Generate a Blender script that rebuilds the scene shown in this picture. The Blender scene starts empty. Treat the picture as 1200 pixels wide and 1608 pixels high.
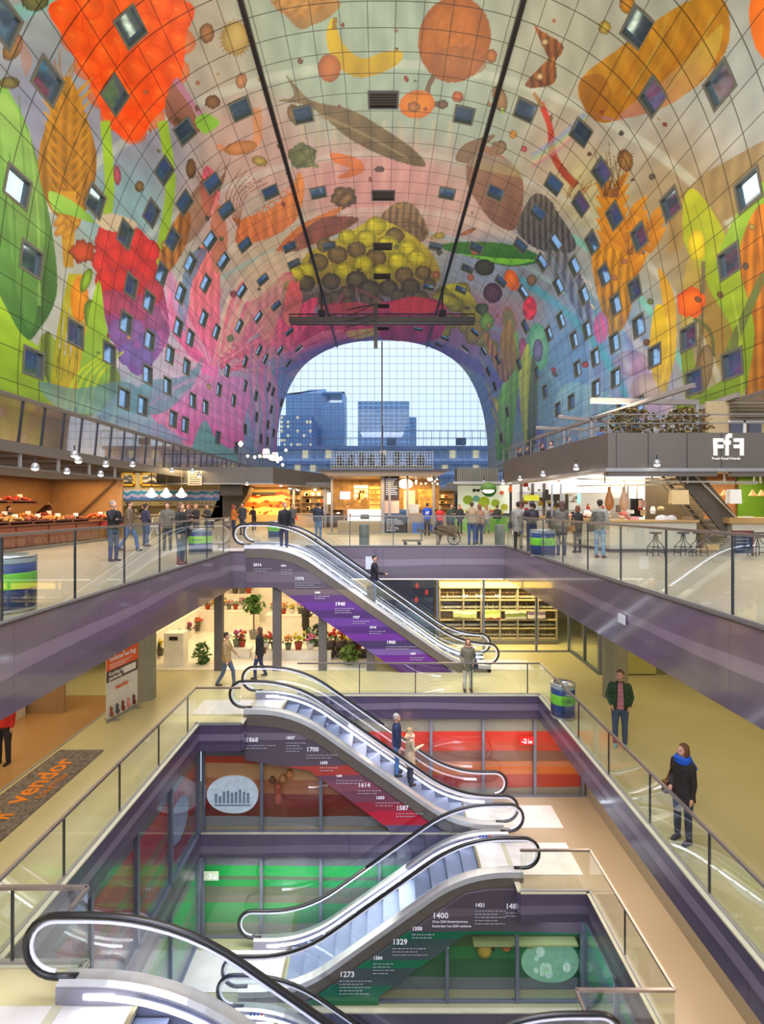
import bpy, math, random
import numpy as np
from mathutils import Vector, Matrix
random.seed(7); rng=np.random.RandomState(5)
SC=bpy.context.scene; COL=SC.collection
PI=math.pi
# ---- camera: eye level just above the market floor, looking straight along the hall ----
F=820.0; VX,VY=600.0,795.0; EYE=1.6
def at(px,py,d):
    "world point seen at photo pixel px,py at distance d down the hall"
    return Vector(((px-VX)*d/F,d,EYE-(py-VY)*d/F))
def onz(px,py,z):
    d=(EYE-z)*F/(py-VY); return Vector(((px-VX)*d/F,d,z))
cam=bpy.data.cameras.new('camera'); camo=bpy.data.objects.new('camera',cam); COL.objects.link(camo)
camo.location=(0,0,EYE); camo.rotation_euler=(PI/2,0,0)
cam.sensor_fit='HORIZONTAL'; cam.sensor_width=36; cam.lens=36*F/1200; cam.shift_y=-9/1200.0
cam.clip_start=.05; cam.clip_end=2000
SC.camera=camo
SC.view_settings.view_transform='Standard'; SC.view_settings.look='None'; SC.view_settings.gamma=1
SC.view_settings.exposure=0
SC.cycles.max_bounces=7; SC.cycles.diffuse_bounces=3; SC.cycles.glossy_bounces=4; SC.cycles.transmission_bounces=4
SC.cycles.transparent_max_bounces=24; SC.cycles.use_denoising=True
SC.cycles.sample_clamp_indirect=4; SC.cycles.sample_clamp_direct=0; SC.cycles.caustics_reflective=False; SC.cycles.caustics_refractive=False
SC.cycles.blur_glossy=1.0
# ---- materials ----
def lin(c):
    return tuple((v/255/12.92 if v/255<=.04045 else ((v/255+.055)/1.055)**2.4) for v in c[:3])
MATS={}
def new_mat(name):
    m=bpy.data.materials.new(name); m.use_nodes=True; nt=m.node_tree
    return m,nt,nt.nodes['Principled BSDF']
def mat(name,c,rough=.5,metal=0,spec=.5,emit=0,ec=None,var=.06,vs=3.0,coat=0):
    if name in MATS: return MATS[name]
    m,nt,b=new_mat(name); L=lin(c)
    nz=nt.nodes.new('ShaderNodeTexNoise'); nz.inputs['Scale'].default_value=vs; nz.inputs['Detail'].default_value=3
    tc=nt.nodes.new('ShaderNodeTexCoord'); nt.links.new(tc.outputs['Object'],nz.inputs['Vector'])
    cr=nt.nodes.new('ShaderNodeValToRGB'); nt.links.new(nz.outputs['Fac'],cr.inputs['Fac'])
    cr.color_ramp.elements[0].position=.3; cr.color_ramp.elements[1].position=.7
    cr.color_ramp.elements[0].color=[v*(1-var*1.5) for v in L]+[1]; cr.color_ramp.elements[1].color=[min(1,v*(1+var)) for v in L]+[1]
    nt.links.new(cr.outputs['Color'],b.inputs['Base Color'])
    b.inputs['Roughness'].default_value=rough; b.inputs['Metallic'].default_value=metal
    b.inputs['Specular IOR Level'].default_value=spec
    if coat: b.inputs['Coat Weight'].default_value=coat; b.inputs['Coat Roughness'].default_value=.05
    if emit:
        b.inputs['Emission Color'].default_value=list(lin(ec or c))+[1]; b.inputs['Emission Strength'].default_value=emit
    MATS[name]=m; return m
def glass_mat(name,tint=(.93,.97,.95),fr=.9,rough=.02,base=.0):
    if name in MATS: return MATS[name]
    m=bpy.data.materials.new(name); m.use_nodes=True; nt=m.node_tree; nt.nodes.clear()
    o=nt.nodes.new('ShaderNodeOutputMaterial'); mx=nt.nodes.new('ShaderNodeMixShader')
    t=nt.nodes.new('ShaderNodeBsdfTransparent'); g=nt.nodes.new('ShaderNodeBsdfGlossy')
    t.inputs['Color'].default_value=(*tint,1); g.inputs['Roughness'].default_value=rough; g.inputs['Color'].default_value=(.95,.97,1,1)
    f=nt.nodes.new('ShaderNodeFresnel')
    gb=nt.nodes.new('ShaderNodeNewGeometry'); ior=nt.nodes.new('ShaderNodeMath'); ior.operation='MULTIPLY_ADD'; ior.inputs[1].default_value=1/1.5-1.5; ior.inputs[2].default_value=1.5
    nt.links.new(gb.outputs['Backfacing'],ior.inputs[0]); nt.links.new(ior.outputs[0],f.inputs['IOR'])
    mu=nt.nodes.new('ShaderNodeMath'); mu.operation='MULTIPLY_ADD'; mu.inputs[1].default_value=fr; mu.inputs[2].default_value=base; mu.use_clamp=True
    nt.links.new(f.outputs[0],mu.inputs[0]); nt.links.new(mu.outputs[0],mx.inputs[0])
    nt.links.new(t.outputs[0],mx.inputs[1]); nt.links.new(g.outputs[0],mx.inputs[2]); nt.links.new(mx.outputs[0],o.inputs[0])
    MATS[name]=m; return m
def stripes(name,stops,amp=.25,fx=.18,rough=.25,spec=.6,axis='XY',coat=.3,seed=0.,const=True):
    "printed film: wavy horizontal bands of colour by height, stops=[(z,rgb)...] rising"
    if name in MATS: return MATS[name]
    m,nt,b=new_mat(name); N=nt.nodes; Lk=nt.links
    geo=N.new('ShaderNodeNewGeometry'); sep=N.new('ShaderNodeSeparateXYZ'); Lk.new(geo.outputs['Position'],sep.inputs[0])
    mp=N.new('ShaderNodeMapping'); mp.inputs['Scale'].default_value=(fx,fx,.55); mp.inputs['Location'].default_value=(seed,seed*1.7,0)
    Lk.new(geo.outputs['Position'],mp.inputs['Vector'])
    nz=N.new('ShaderNodeTexNoise'); nz.inputs['Scale'].default_value=1.0; nz.inputs['Detail'].default_value=1.5; Lk.new(mp.outputs[0],nz.inputs['Vector'])
    a=N.new('ShaderNodeMath'); a.operation='MULTIPLY_ADD'; Lk.new(nz.outputs['Fac'],a.inputs[0]); a.inputs[1].default_value=amp*2; a.inputs[2].default_value=-amp
    s=N.new('ShaderNodeMath'); s.operation='ADD'; Lk.new(a.outputs[0],s.inputs[0]); Lk.new(sep.outputs['Z'],s.inputs[1])
    z0,z1=stops[0][0],stops[-1][0]+.001
    mr=N.new('ShaderNodeMapRange'); mr.inputs['From Min'].default_value=z0; mr.inputs['From Max'].default_value=z1; Lk.new(s.outputs[0],mr.inputs['Value'])
    cr=N.new('ShaderNodeValToRGB'); cr.color_ramp.interpolation='CONSTANT' if const else 'LINEAR'
    el=cr.color_ramp.elements
    while len(el)>1: el.remove(el[-1])
    for i,(z,c) in enumerate(stops):
        p=(z-z0)/(z1-z0)
        e=el[0] if i==0 else el.new(p)
        e.position=p; e.color=list(lin(c))+[1]
    Lk.new(mr.outputs[0],cr.inputs['Fac']); Lk.new(cr.outputs['Color'],b.inputs['Base Color'])
    b.inputs['Roughness'].default_value=rough; b.inputs['Specular IOR Level'].default_value=spec
    b.inputs['Coat Weight'].default_value=coat; b.inputs['Coat Roughness'].default_value=.08
    MATS[name]=m; return m
# ---- mesh builder ----
class MB:
    def __init__(s): s.v=[]; s.f=[]
    def add(s,vs,fs):
        b=len(s.v); s.v+= [tuple(v) for v in vs]; s.f+=[tuple(i+b for i in f) for f in fs]; return s
    def box(s,x0,x1,y0,y1,z0,z1):
        v=[(x,y,z) for z in (z0,z1) for y in (y0,y1) for x in (x0,x1)]
        return s.add(v,[(0,2,3,1),(4,5,7,6),(0,1,5,4),(2,6,7,3),(0,4,6,2),(1,3,7,5)])
    def bar(s,p,q,w,h,up=(0,0,1)):
        p,q=Vector(p),Vector(q); d=(q-p).normalized(); u=Vector(up)
        if abs(d.dot(u))>.99: u=Vector((0,1,0))
        r=d.cross(u).normalized(); u=r.cross(d)
        v=[c+r*a*w/2+u*b*h/2 for c in (p,q) for a,b in ((-1,-1),(1,-1),(1,1),(-1,1))]
        return s.add(v,[(3,2,1,0),(4,5,6,7),(0,1,5,4),(1,2,6,5),(2,3,7,6),(3,0,4,7)])
    def tube(s,pts,r,n=8,closed=False,flat=1.0,caps=True):
        pts=[Vector(p) for p in pts]; m=len(pts); rr=r if hasattr(r,'__len__') else [r]*m
        b=len(s.v); pr=None
        for i,p in enumerate(pts):
            if closed: d=pts[(i+1)%m]-pts[i-1]
            else: d=pts[min(i+1,m-1)]-pts[max(i-1,0)]
            d=d.normalized() if d.length>1e-9 else Vector((0,0,1))
            if pr is None:
                a=Vector((0,1,0)) if abs(d.y)<.9 else Vector((1,0,0)); pr=(a-d*a.dot(d)).normalized()
            else: pr=(pr-d*pr.dot(d)).normalized()
            q=d.cross(pr)
            for k in range(n):
                t=2*PI*k/n; s.v.append(tuple(p+(pr*math.cos(t)*flat+q*math.sin(t))*rr[i]))
        R=m if closed else m-1
        for i in range(R):
            j=(i+1)%m
            for k in range(n): s.f.append((b+i*n+k,b+i*n+(k+1)%n,b+j*n+(k+1)%n,b+j*n+k))
        if not closed and caps:
            s.f.append(tuple(b+k for k in range(n))[::-1]); s.f.append(tuple(b+(m-1)*n+k for k in range(n)))
        return s
    def prism(s,poly,a0,a1,ax='y'):
        "poly of 2D points extruded along ax (y: poly is x,z; x: poly is y,z; z: poly is x,y)"
        n=len(poly); g={'y':lambda p,a:(p[0],a,p[1]),'x':lambda p,a:(a,p[0],p[1]),'z':lambda p,a:(p[0],p[1],a)}[ax]
        v=[g(p,a0) for p in poly]+[g(p,a1) for p in poly]
        return s.add(v,[tuple(range(n)),tuple(range(2*n-1,n-1,-1))]+[(i,(i+1)%n,n+(i+1)%n,n+i) for i in range(n)])
    def lathe(s,prof,c=(0,0,0),n=16,sx=1,sy=1):
        "prof=[(r,z)...]"
        b=len(s.v); m=len(prof)
        for r,z in prof:
            for k in range(n):
                t=2*PI*k/n; s.v.append((c[0]+r*math.cos(t)*sx,c[1]+r*math.sin(t)*sy,c[2]+z))
        for i in range(m-1):
            for k in range(n): s.f.append((b+i*n+k,b+i*n+(k+1)%n,b+(i+1)*n+(k+1)%n,b+(i+1)*n+k))
        s.f.append(tuple(b+k for k in range(n))[::-1]); s.f.append(tuple(b+(m-1)*n+k for k in range(n)))
        return s
    def ball(s,c,rx,ry=None,rz=None,n=10,m=7):
        ry=ry or rx; rz=rz or rx
        return s.lathe([(max(1e-4,math.sin(PI*i/m)),-math.cos(PI*i/m)*rz) for i in range(m+1)],c,n,rx,ry)
    def quad(s,a,b,c,d): return s.add([a,b,c,d],[(0,1,2,3)])
    def slab(s,a,b,c,d,t):
        "thin solid on quad abcd, thickness t along its normal"
        a,b,c,d=map(Vector,(a,b,c,d)); n=(b-a).cross(d-a).normalized()*t
        return s.add([a,b,c,d,a+n,b+n,c+n,d+n],[(3,2,1,0),(4,5,6,7),(0,1,5,4),(1,2,6,5),(2,3,7,6),(3,0,4,7)])
def tags(o,label=None,cat=None,group=None,kind=None):
    if label: o['label']=label
    if cat: o['category']=cat
    if group: o['group']=group
    if kind: o['kind']=kind
    return o
def wloc(o):
    v=Vector((0,0,0))
    while o is not None: v+=o.location; o=o.parent
    return v
def mk(name,mb,m,parent=None,label=None,cat=None,group=None,kind=None,smooth=False,bevel=0,local=False):
    "one mesh object; geometry given in world space (local=True: in the parent's space)"
    me=bpy.data.meshes.new(name); me.from_pydata(mb.v,[],mb.f); me.update()
    me.materials.append(m)
    o=bpy.data.objects.new(name,me); COL.objects.link(o)
    if parent is not None:
        o.parent=parent
        if not local:
            w=wloc(parent)
            if w.length>0: me.transform(Matrix.Translation(-w))
    elif not local and kind is None and mb.v:
        xs=[v[0] for v in mb.v]; ys=[v[1] for v in mb.v]; zs=[v[2] for v in mb.v]
        c=Vector(((min(xs)+max(xs))/2,(min(ys)+max(ys))/2,min(zs))); me.transform(Matrix.Translation(-c)); o.location=c
    if smooth:
        for p in me.polygons: p.use_smooth=True
    if bevel:
        b=o.modifiers.new('bevel','BEVEL'); b.width=bevel; b.segments=2; b.limit_method='ANGLE'
    return tags(o,label,cat,group,kind)
def thing(name,label,cat,loc=(0,0,0),group=None,rz=0,kind=None):
    o=bpy.data.objects.new(name,None); COL.objects.link(o); o.location=loc; o.rotation_euler=(0,0,rz); o.empty_display_size=.2
    return tags(o,label,cat,group,kind)
def kids(o): return list(o.children)
def dup(o,loc=None,label=None,group=None,rz=None,scale=None,parent=None):
    c=o.copy(); COL.objects.link(c)
    if parent is not None: c.parent=parent
    for ch in list(o.children):
        if ch.name!=c.name: dup(ch,parent=c)
    if loc is not None: c.location=loc
    if rz is not None: c.rotation_euler=(0,0,rz)
    if scale is not None: c.scale=(scale,)*3 if not hasattr(scale,'__len__') else scale
    if label: c['label']=label
    if group: c['group']=group
    return c
def text(name,s,m,parent,loc,size,rot=(PI/2,0,0),ext=.004,align='LEFT',sx=1.0,label=None,bold=0):
    cu=bpy.data.curves.new('tmp','FONT'); cu.body=s; cu.size=size; cu.extrude=ext; cu.align_x=align; cu.offset=bold; cu.resolution_u=2
    t=bpy.data.objects.new('tmp',cu); me=bpy.data.meshes.new_from_object(t); bpy.data.objects.remove(t); bpy.data.curves.remove(cu)
    me.materials.clear(); me.materials.append(m); o=bpy.data.objects.new(name,me); COL.objects.link(o)
    o.parent=parent; o.location=Vector(loc)-(wloc(parent) if parent else Vector((0,0,0))); o.rotation_euler=rot; o.scale=(sx,1,1)
    if label: o['label']=label
    return o
def area(name,loc,size,power,col=(255,255,255),rot=(0,0,0),spread=None):
    l=bpy.data.lights.new(name,'AREA'); l.shape='RECTANGLE'; l.size,l.size_y=size; l.energy=power; l.color=lin(col)
    if spread: l.spread=spread
    o=bpy.data.objects.new(name,l); COL.objects.link(o); o.location=loc; o.rotation_euler=rot; return o
# shared materials
STEEL=mat('brushed steel',(185,185,190),.28,.85,var=.04)
DSTEEL=mat('dark steel',(70,70,76),.4,.6)
ALU=mat('satin aluminium',(170,168,165),.4,.5)
BLACK=mat('black rubber',(26,23,24),.32,0,.6,var=.02)
WHITE=mat('white paint',(225,222,212),.5)
LED=mat('white light strip',(255,255,255),.5,emit=5,ec=(238,242,255),var=0)
FASC=mat('grey brown metal fascia',(112,104,94),.45,.25,var=.05,vs=.6)
RAILM=mat('bronze tinted rail',(150,138,130),.3,.6)
GLASS=glass_mat('balustrade glass',(.95,.975,.94),.85,.01,.008)
SHOPG=glass_mat('shop glass',(.97,.98,.97),.6,.01,.0)
DARK=mat('dark charcoal',(44,42,42),.5)
TXT=mat('white lettering',(235,232,240),.5,emit=.25,var=0)
# ================= the painted vault =================
_pp=[(21.0,-1.7),(21.0,4),(21.0,10.4),(20.7,15.5),(20.05,19.2),(19.2,22.0),(18.0,24.7),(16.6,27.0),(15.0,28.7),(12.7,30.3),(10,31.6),(7,32.5),(3.6,33.0),(0,33.1)]
_pp=_pp+[(-x,z) for x,z in _pp[-2::-1]]
_px=np.array([p[0] for p in _pp]); _pz=np.array([p[1] for p in _pp])
_th=np.arctan2(_pz,_px); _th[-1]=_th[-1]+2*PI if _th[-1]<0 else _th[-1]; _R=np.hypot(_px,_pz)
_tt=np.linspace(_th[0],_th[-1],2000); _rr=np.interp(_tt,_th,_R)
for _ in range(3):
    k=np.ones(41)/41; pad=np.r_[_rr[:20][::-1],_rr,_rr[-20:][::-1]]; _rr=np.convolve(pad,k,'valid')
def Rth(t): return np.interp(t,_tt,_rr)
TH0=math.atan2(6.2,21.0); TH1=PI-TH0
# painting: list of shapes in photograph coordinates, each laid onto the shell where it belongs
def vgrid(NT,ys,th0,th1):
    th=np.linspace(th0,th1,NT); R=Rth(th)
    X=(R*np.cos(th))[:,None]*np.ones(len(ys)); Z=(EYE+R*np.sin(th))[:,None]*np.ones(len(ys)); Y=np.ones(NT)[:,None]*ys
    return th,X,Y,Z
yn=np.array([-12,-4,4,10,14,17]); yv=1/np.linspace(1/19.5,1/104.3,620)
NT=1150
YS=np.r_[yn,yv]; th,X,Y,Z=vgrid(NT,YS,TH0,TH1)
PXa=VX+F*X/np.maximum(Y,5); PYa=VY-F*(Z-EYE)/np.maximum(Y,5)
C=np.zeros(X.shape+(3,),np.float32)
def vn(x,y,s=0):
    return (np.sin(x*1.0+1.3*np.sin(y*.7+s)+s)+np.sin(y*1.1+1.7*np.sin(x*.6-s))+np.sin((x+y)*.8+s*2))/3
RHO=np.hypot(PXa-VX,PYa-VY); ANG=np.degrees(np.arctan2(VY-PYa,PXa-VX))
C[:]=np.array([158,164,150])
def region(x0,y0,x1,y1):
    return np.nonzero((PXa>x0)&(PXa<x1)&(PYa>y0)&(PYa<y1)&(Y>18))
def Bl(cx,cy,rx,ry,c,a=.8,rot=0):
    idx=region(cx-2.2*max(rx,ry),cy-2.2*max(rx,ry),cx+2.2*max(rx,ry),cy+2.2*max(rx,ry)); x=PXa[idx]-cx; y=PYa[idx]-cy
    t=math.radians(rot); u=(x*math.cos(t)+y*math.sin(t))/rx; v=(-x*math.sin(t)+y*math.cos(t))/ry
    w=a*np.clip(1.25*np.exp(-(u*u+v*v)**1.3*1.2),0,1)
    C[idx]=C[idx]*(1-w[:,None])+np.array(c)*w[:,None]
def Ring(r,w,c,a=.6,a0=0,a1=180):
    "pale concentric bow around the axis of the hall"
    m=np.clip(1-np.abs(RHO-r-6*np.sin(ANG*.05))/w,0,1)*((ANG>a0)&(ANG<a1)); m=a*np.minimum(1,m*2)
    C[:]=C*(1-m[...,None])+np.array(c)*m[...,None]
def _put(idx,inside,cols,a):
    i=(idx[0][inside],idx[1][inside]); C[i]=C[i]*(1-a)+cols[inside]*a
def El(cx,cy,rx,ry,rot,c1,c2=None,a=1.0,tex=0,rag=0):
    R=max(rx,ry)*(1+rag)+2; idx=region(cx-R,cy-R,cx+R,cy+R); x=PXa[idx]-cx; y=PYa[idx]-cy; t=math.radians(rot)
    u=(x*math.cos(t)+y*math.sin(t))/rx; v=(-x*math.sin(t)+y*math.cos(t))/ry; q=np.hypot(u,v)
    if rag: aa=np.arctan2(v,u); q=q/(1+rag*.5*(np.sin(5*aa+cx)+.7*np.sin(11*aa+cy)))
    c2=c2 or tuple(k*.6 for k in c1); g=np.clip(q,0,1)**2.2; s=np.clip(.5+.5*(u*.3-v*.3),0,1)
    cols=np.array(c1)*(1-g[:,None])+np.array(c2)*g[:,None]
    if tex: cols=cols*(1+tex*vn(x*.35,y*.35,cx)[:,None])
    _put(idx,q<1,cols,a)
def Pg(pts,c1,c2=None,a=1.0,dirn=(0,1),tex=.0,fx=.2):
    P=np.array(pts,float); idx=region(P[:,0].min()-1,P[:,1].min()-1,P[:,0].max()+1,P[:,1].max()+1); x=PXa[idx]; y=PYa[idx]
    ins=np.zeros(len(x),bool); n=len(P)
    for i in range(n):
        x0,y0=P[i]; x1,y1=P[(i+1)%n]
        if y0==y1: continue
        c=((y0>y)!=(y1>y))&(x<(x1-x0)*(y-y0)/(y1-y0)+x0); ins^=c
    d=P@np.array(dirn,float); g=np.clip((x*dirn[0]+y*dirn[1]-d.min())/(np.ptp(d)+1e-6),0,1)
    c2=c2 or c1; cols=np.array(c1)*(1-g[:,None])+np.array(c2)*g[:,None]
    if tex:
        u=x*dirn[1]-y*dirn[0]; cols=cols*(1+tex*np.sin(u*fx+2*np.sin(g*3))[:,None])
    _put(idx,ins,cols,a)
def smooth_pts(P,n=6,closed=True):
    P=[np.array(p,float) for p in P]; m=len(P); out=[]
    for i in range(m if closed else m-1):
        p0=P[(i-1)%m] if closed or i>0 else P[0]; p1=P[i]; p2=P[(i+1)%m]; p3=P[(i+2)%m] if closed or i+2<m else P[-1]
        for k in range(n):
            t=k/n; out.append(.5*((2*p1)+(-p0+p2)*t+(2*p0-5*p1+4*p2-p3)*t*t+(-p0+3*p1-3*p2+p3)*t**3))
    if not closed: out.append(P[-1])
    return [tuple(p) for p in out]
def Sp(pts,c1,c2=None,**k): Pg(smooth_pts(pts),c1,c2,**k)
def St(pts,w0,w1,c,c2=None,a=1.0):
    "tapering stroke"
    Q=smooth_pts(pts,5,False); n=len(Q); L=[];Rr=[]
    for i,(x,y) in enumerate(Q):
        a_=Q[max(0,i-1)]; b_=Q[min(n-1,i+1)]; dx,dy=b_[0]-a_[0],b_[1]-a_[1]; l=math.hypot(dx,dy) or 1; w=(w0+(w1-w0)*i/(n-1))/2
        L.append((x-dy/l*w,y+dx/l*w)); Rr.append((x+dy/l*w,y-dx/l*w))
    Pg(L+Rr[::-1],c,c2,a=a)
def Berry(pts,r,c1,c2):
    for x,y in pts: El(x,y,r*random.uniform(.85,1.15),r*random.uniform(.85,1.15),0,c1,c2)
def Hairs(x0,y0,n,l,c,spread=30,up=90):
    for k in range(n):
        t=math.radians(up+random.uniform(-spread,spread)); q=l*random.uniform(.6,1.1); xx=x0+random.uniform(-12,12)
        St([(xx,y0),(xx+q*.5*math.cos(t)+random.uniform(-5,5),y0-q*.5*math.sin(t)),(xx+q*math.cos(t),y0-q*math.sin(t))],2.4,.8,c,a=.9)
# ---- backgrounds
Bl(520,60,260,150,(150,178,158)); Bl(700,140,160,160,(150,176,160)); Bl(100,60,140,170,(140,150,150)); Bl(300,90,110,180,(178,160,140),.7)
Bl(870,80,120,120,(170,172,150)); Bl(1130,160,120,140,(160,168,160)); Bl(1050,240,150,80,(172,170,158)); Bl(60,200,120,120,(128,132,158)); Bl(230,230,90,120,(140,140,165),.8)
Bl(190,330,80,80,(120,160,170),.9); Bl(400,230,90,90,(190,150,140),.8); Bl(590,290,150,70,(205,140,140),.85); Bl(720,340,90,60,(200,160,150),.8)
Bl(880,260,70,90,(190,165,140),.7); Bl(930,300,60,60,(190,190,120),.6); Bl(420,420,110,80,(196,176,150),.9); Bl(330,330,60,60,(190,160,160),.8)
Bl(780,420,100,50,(130,150,180),.9); Bl(860,420,60,70,(120,130,140),.8); Bl(1060,330,80,110,(150,130,90),.8); Bl(1150,480,90,140,(140,110,40),.9)
Bl(250,560,140,120,(178,172,200),.9); Bl(200,640,90,40,(130,160,190),.9); Bl(360,600,90,120,(196,160,192),.85); Bl(400,660,50,80,(120,150,200),.9); Bl(120,620,80,50,(90,120,140),.9)
Bl(950,560,90,110,(100,140,190),.95); Bl(880,600,70,110,(95,140,195),.95); Bl(1010,600,60,60,(150,150,190),.8); Bl(1000,690,90,40,(120,150,200),.8); Bl(830,620,50,90,(90,130,150),.9)
Bl(430,560,60,70,(170,120,170),.8); Bl(440,640,30,90,(90,120,190),.9); Bl(770,600,40,90,(90,120,170),.9); Bl(600,500,200,40,(180,70,130),.9); Bl(480,540,90,30,(190,90,150),.9); Bl(720,540,70,30,(140,110,160),.9)
Bl(560,470,150,25,(90,80,60),.7)
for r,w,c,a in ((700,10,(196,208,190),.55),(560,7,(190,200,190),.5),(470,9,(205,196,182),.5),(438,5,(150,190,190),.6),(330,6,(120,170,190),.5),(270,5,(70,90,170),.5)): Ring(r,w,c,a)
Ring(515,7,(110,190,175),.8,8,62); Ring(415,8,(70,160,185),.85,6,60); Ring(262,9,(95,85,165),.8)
# pale curtain-like streaks of the print
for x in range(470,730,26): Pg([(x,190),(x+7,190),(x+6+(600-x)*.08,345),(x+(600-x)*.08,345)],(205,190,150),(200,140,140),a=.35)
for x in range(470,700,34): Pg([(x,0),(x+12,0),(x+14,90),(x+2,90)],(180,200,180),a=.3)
# ---- left wall: big leaf, wheat, orange berry
Sp([(0,60),(60,20),(120,0),(60,0),(0,20)],(120,185,160),(130,150,170)); 
Sp([(-30,130),(30,170),(70,300),(90,450),(60,520),(30,540),(0,500),(-30,520)],(120,165,70),(50,95,40),tex=.12,fx=.05)
Sp([(0,150),(40,200),(70,330),(60,470),(45,520),(20,420),(10,300)],(150,190,90),(70,120,50),a=.8)
Sp([(-20,440),(30,520),(60,545),(90,600),(110,640),(0,620)],(150,190,40),(120,150,30))
Sp([(100,640),(60,560),(75,520),(110,560),(150,480),(160,540),(190,600),(150,650)],(110,130,30),(90,110,60),tex=.25,fx=.3)
for k in range(6): St([(80+8*k,640),(90+9*k,540),(110+4*k,430)],9,5,(150+8*k,150,20))
Sp([(88,0),(290,0),(292,60),(280,140),(240,190),(212,222),(170,196),(140,130),(100,60)],(238,90,10),(250,70,0),tex=.06)
for x,y in [(100,20),(118,62),(138,105),(160,150),(180,185),(208,205),(236,182),(255,150),(275,110),(284,65),(282,20),(150,40),(190,70),(230,40),(215,110),(180,120),(240,90),(140,10),(250,10),(205,150),(165,85)]:
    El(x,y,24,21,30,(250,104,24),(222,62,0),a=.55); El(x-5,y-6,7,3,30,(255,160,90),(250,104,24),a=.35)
Sp([(105,118),(138,190),(152,260),(132,335),(84,335),(60,260),(74,190)],(176,124,32),(140,92,18),tex=.12,fx=.4)
for i in range(11):
    y=140+i*17; 
    for s in (-1,1): Sp([(105,y+20),(105+s*16,y+10),(105+s*(42-i*1.2),y-18),(105+s*22,y-4)],(200,150,30),(170,105,15))
Pg([(92,300),(120,300),(115,420),(100,420)],(190,140,30),(170,130,30)); Hairs(100,150,12,70,(150,110,40))
for k in range(8): El(108+random.uniform(-18,18),330+k*5,14,6,-50,(190,140,40),(150,95,20))
for pts in ([(165,190),(172,300),(160,400)],[(255,190),(268,290),(250,400),(235,430)]): St(pts,16,14,(150,190,50),(130,170,40))
Sp([(78,300),(120,320),(150,350),(110,338),(84,330)],(150,200,80),(110,160,50)); 
El(20,75,14,22,30,(150,110,60)); El(15,130,16,10,0,(120,110,60)); El(55,0,22,18,0,(110,110,60))
Sp([(20,40),(50,90),(40,120),(30,80)],(170,110,90),a=.5)
# aubergine, nuts, pepper
Sp([(262,150),(280,122),(298,160),(310,185),(322,195),(312,208),(285,205),(262,185)],(160,110,95),(130,80,60)); St([(275,125),(300,160),(320,185)],10,7,(180,120,150)); Sp([(306,190),(322,178),(345,192),(322,210)],(130,185,50))
El(325,52,12,16,0,(160,110,60)); El(370,60,22,26,0,(190,165,90),(150,120,50)); Hairs(370,60,0,0,(150,120,60))
for k in range(26):
    t=k/26*2*PI; St([(370+22*math.cos(t),60+25*math.sin(t)),(370+28*math.cos(t),60+31*math.sin(t))],3,.8,(150,125,70))
El(379,127,9,13,10,(190,130,80)); El(334,160,12,11,0,(130,90,50),rag=.08); St([(340,228),(365,238),(392,232),(405,215),(402,170)],7,16,(190,130,80),(215,140,90)); El(378,232,26,11,-10,(195,125,70),(150,95,40)); 
El(300,265,8,16,0,(120,90,50)); El(408,253,13,8,20,(175,150,60)); El(219,293,7,9,0,(120,100,60)); El(184,275,6,16,-5,(180,80,100))
# prawn left, broccoli, shrimp
Sp([(370,380),(380,345),(420,330),(455,300),(470,270),(478,300),(465,345),(430,370),(395,382)],(215,130,40),(200,110,60),tex=.08,fx=.4)
for k in range(9): St([(470-k*10,300+k*8),(455-k*10,292+k*8),(448-k*9,305+k*8)],3,1,(200,110,50))
for k in range(6): St([(375,360),(355+6*k,310),(380+8*k,262+5*k)],2,1,(150,90,50))
El(475,245,22,20,0,(95,105,55),(70,80,40),rag=.12,tex=.2); St([(485,255),(500,262)],9,5,(110,120,60)); 
Sp([(520,240),(560,248),(572,268),(545,280),(530,278),(550,265),(525,255)],(215,120,60),(190,100,50)); El(540,310,20,17,0,(120,90,55),rag=.15,tex=.3); El(596,266,8,5,0,(90,70,60))
El(463,180,11,17,-20,(150,110,60)); 
# banana and ball fruit
Sp([(520,30),(528,40),(540,70),(570,92),(600,82),(630,80),(628,98),(590,118),(555,120),(525,98),(512,60)],(215,185,40),(180,150,30)); Pg([(523,28),(530,28),(529,46),(521,46)],(150,120,40)); El(517,107,18,22,0,(190,115,60),(150,85,50))
El(714,62,57,68,10,(190,110,40),(150,85,30),tex=.05); El(720,98,45,25,0,(160,105,70),(140,80,50),a=.5); El(772,88,9,11,0,(180,110,50)); St([(682,118),(672,140),(678,160),(694,166)],8,8,(110,90,70)); El(695,164,9,7,0,(110,85,70))
El(655,164,28,22,-10,(220,135,40),(200,105,20)); El(650,168,10,8,0,(190,120,60)); El(719,152,9,9,0,(190,100,50)); El(785,155,11,22,-15,(170,130,80)); St([(788,170),(791,180)],5,2,(150,200,60))
Sp([(430,0),(530,0),(520,25),(490,40),(470,45),(440,15)],(180,130,60),(150,110,60),a=.9); El(470,5,40,22,0,(190,140,70),(170,120,60),tex=.15,a=.8)
# grey fish
Sp([(449,118),(465,135),(490,158),(550,172),(600,200),(650,235),(669,260),(640,258),(590,240),(545,215),(510,185),(480,165),(436,158),(462,150)],(125,110,75),(95,80,50),tex=.06); St([(500,180),(560,205),(640,248)],7,3,(150,135,95),a=.7)
El(603,155,0.1,0.1,0,(0,0,0))
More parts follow.
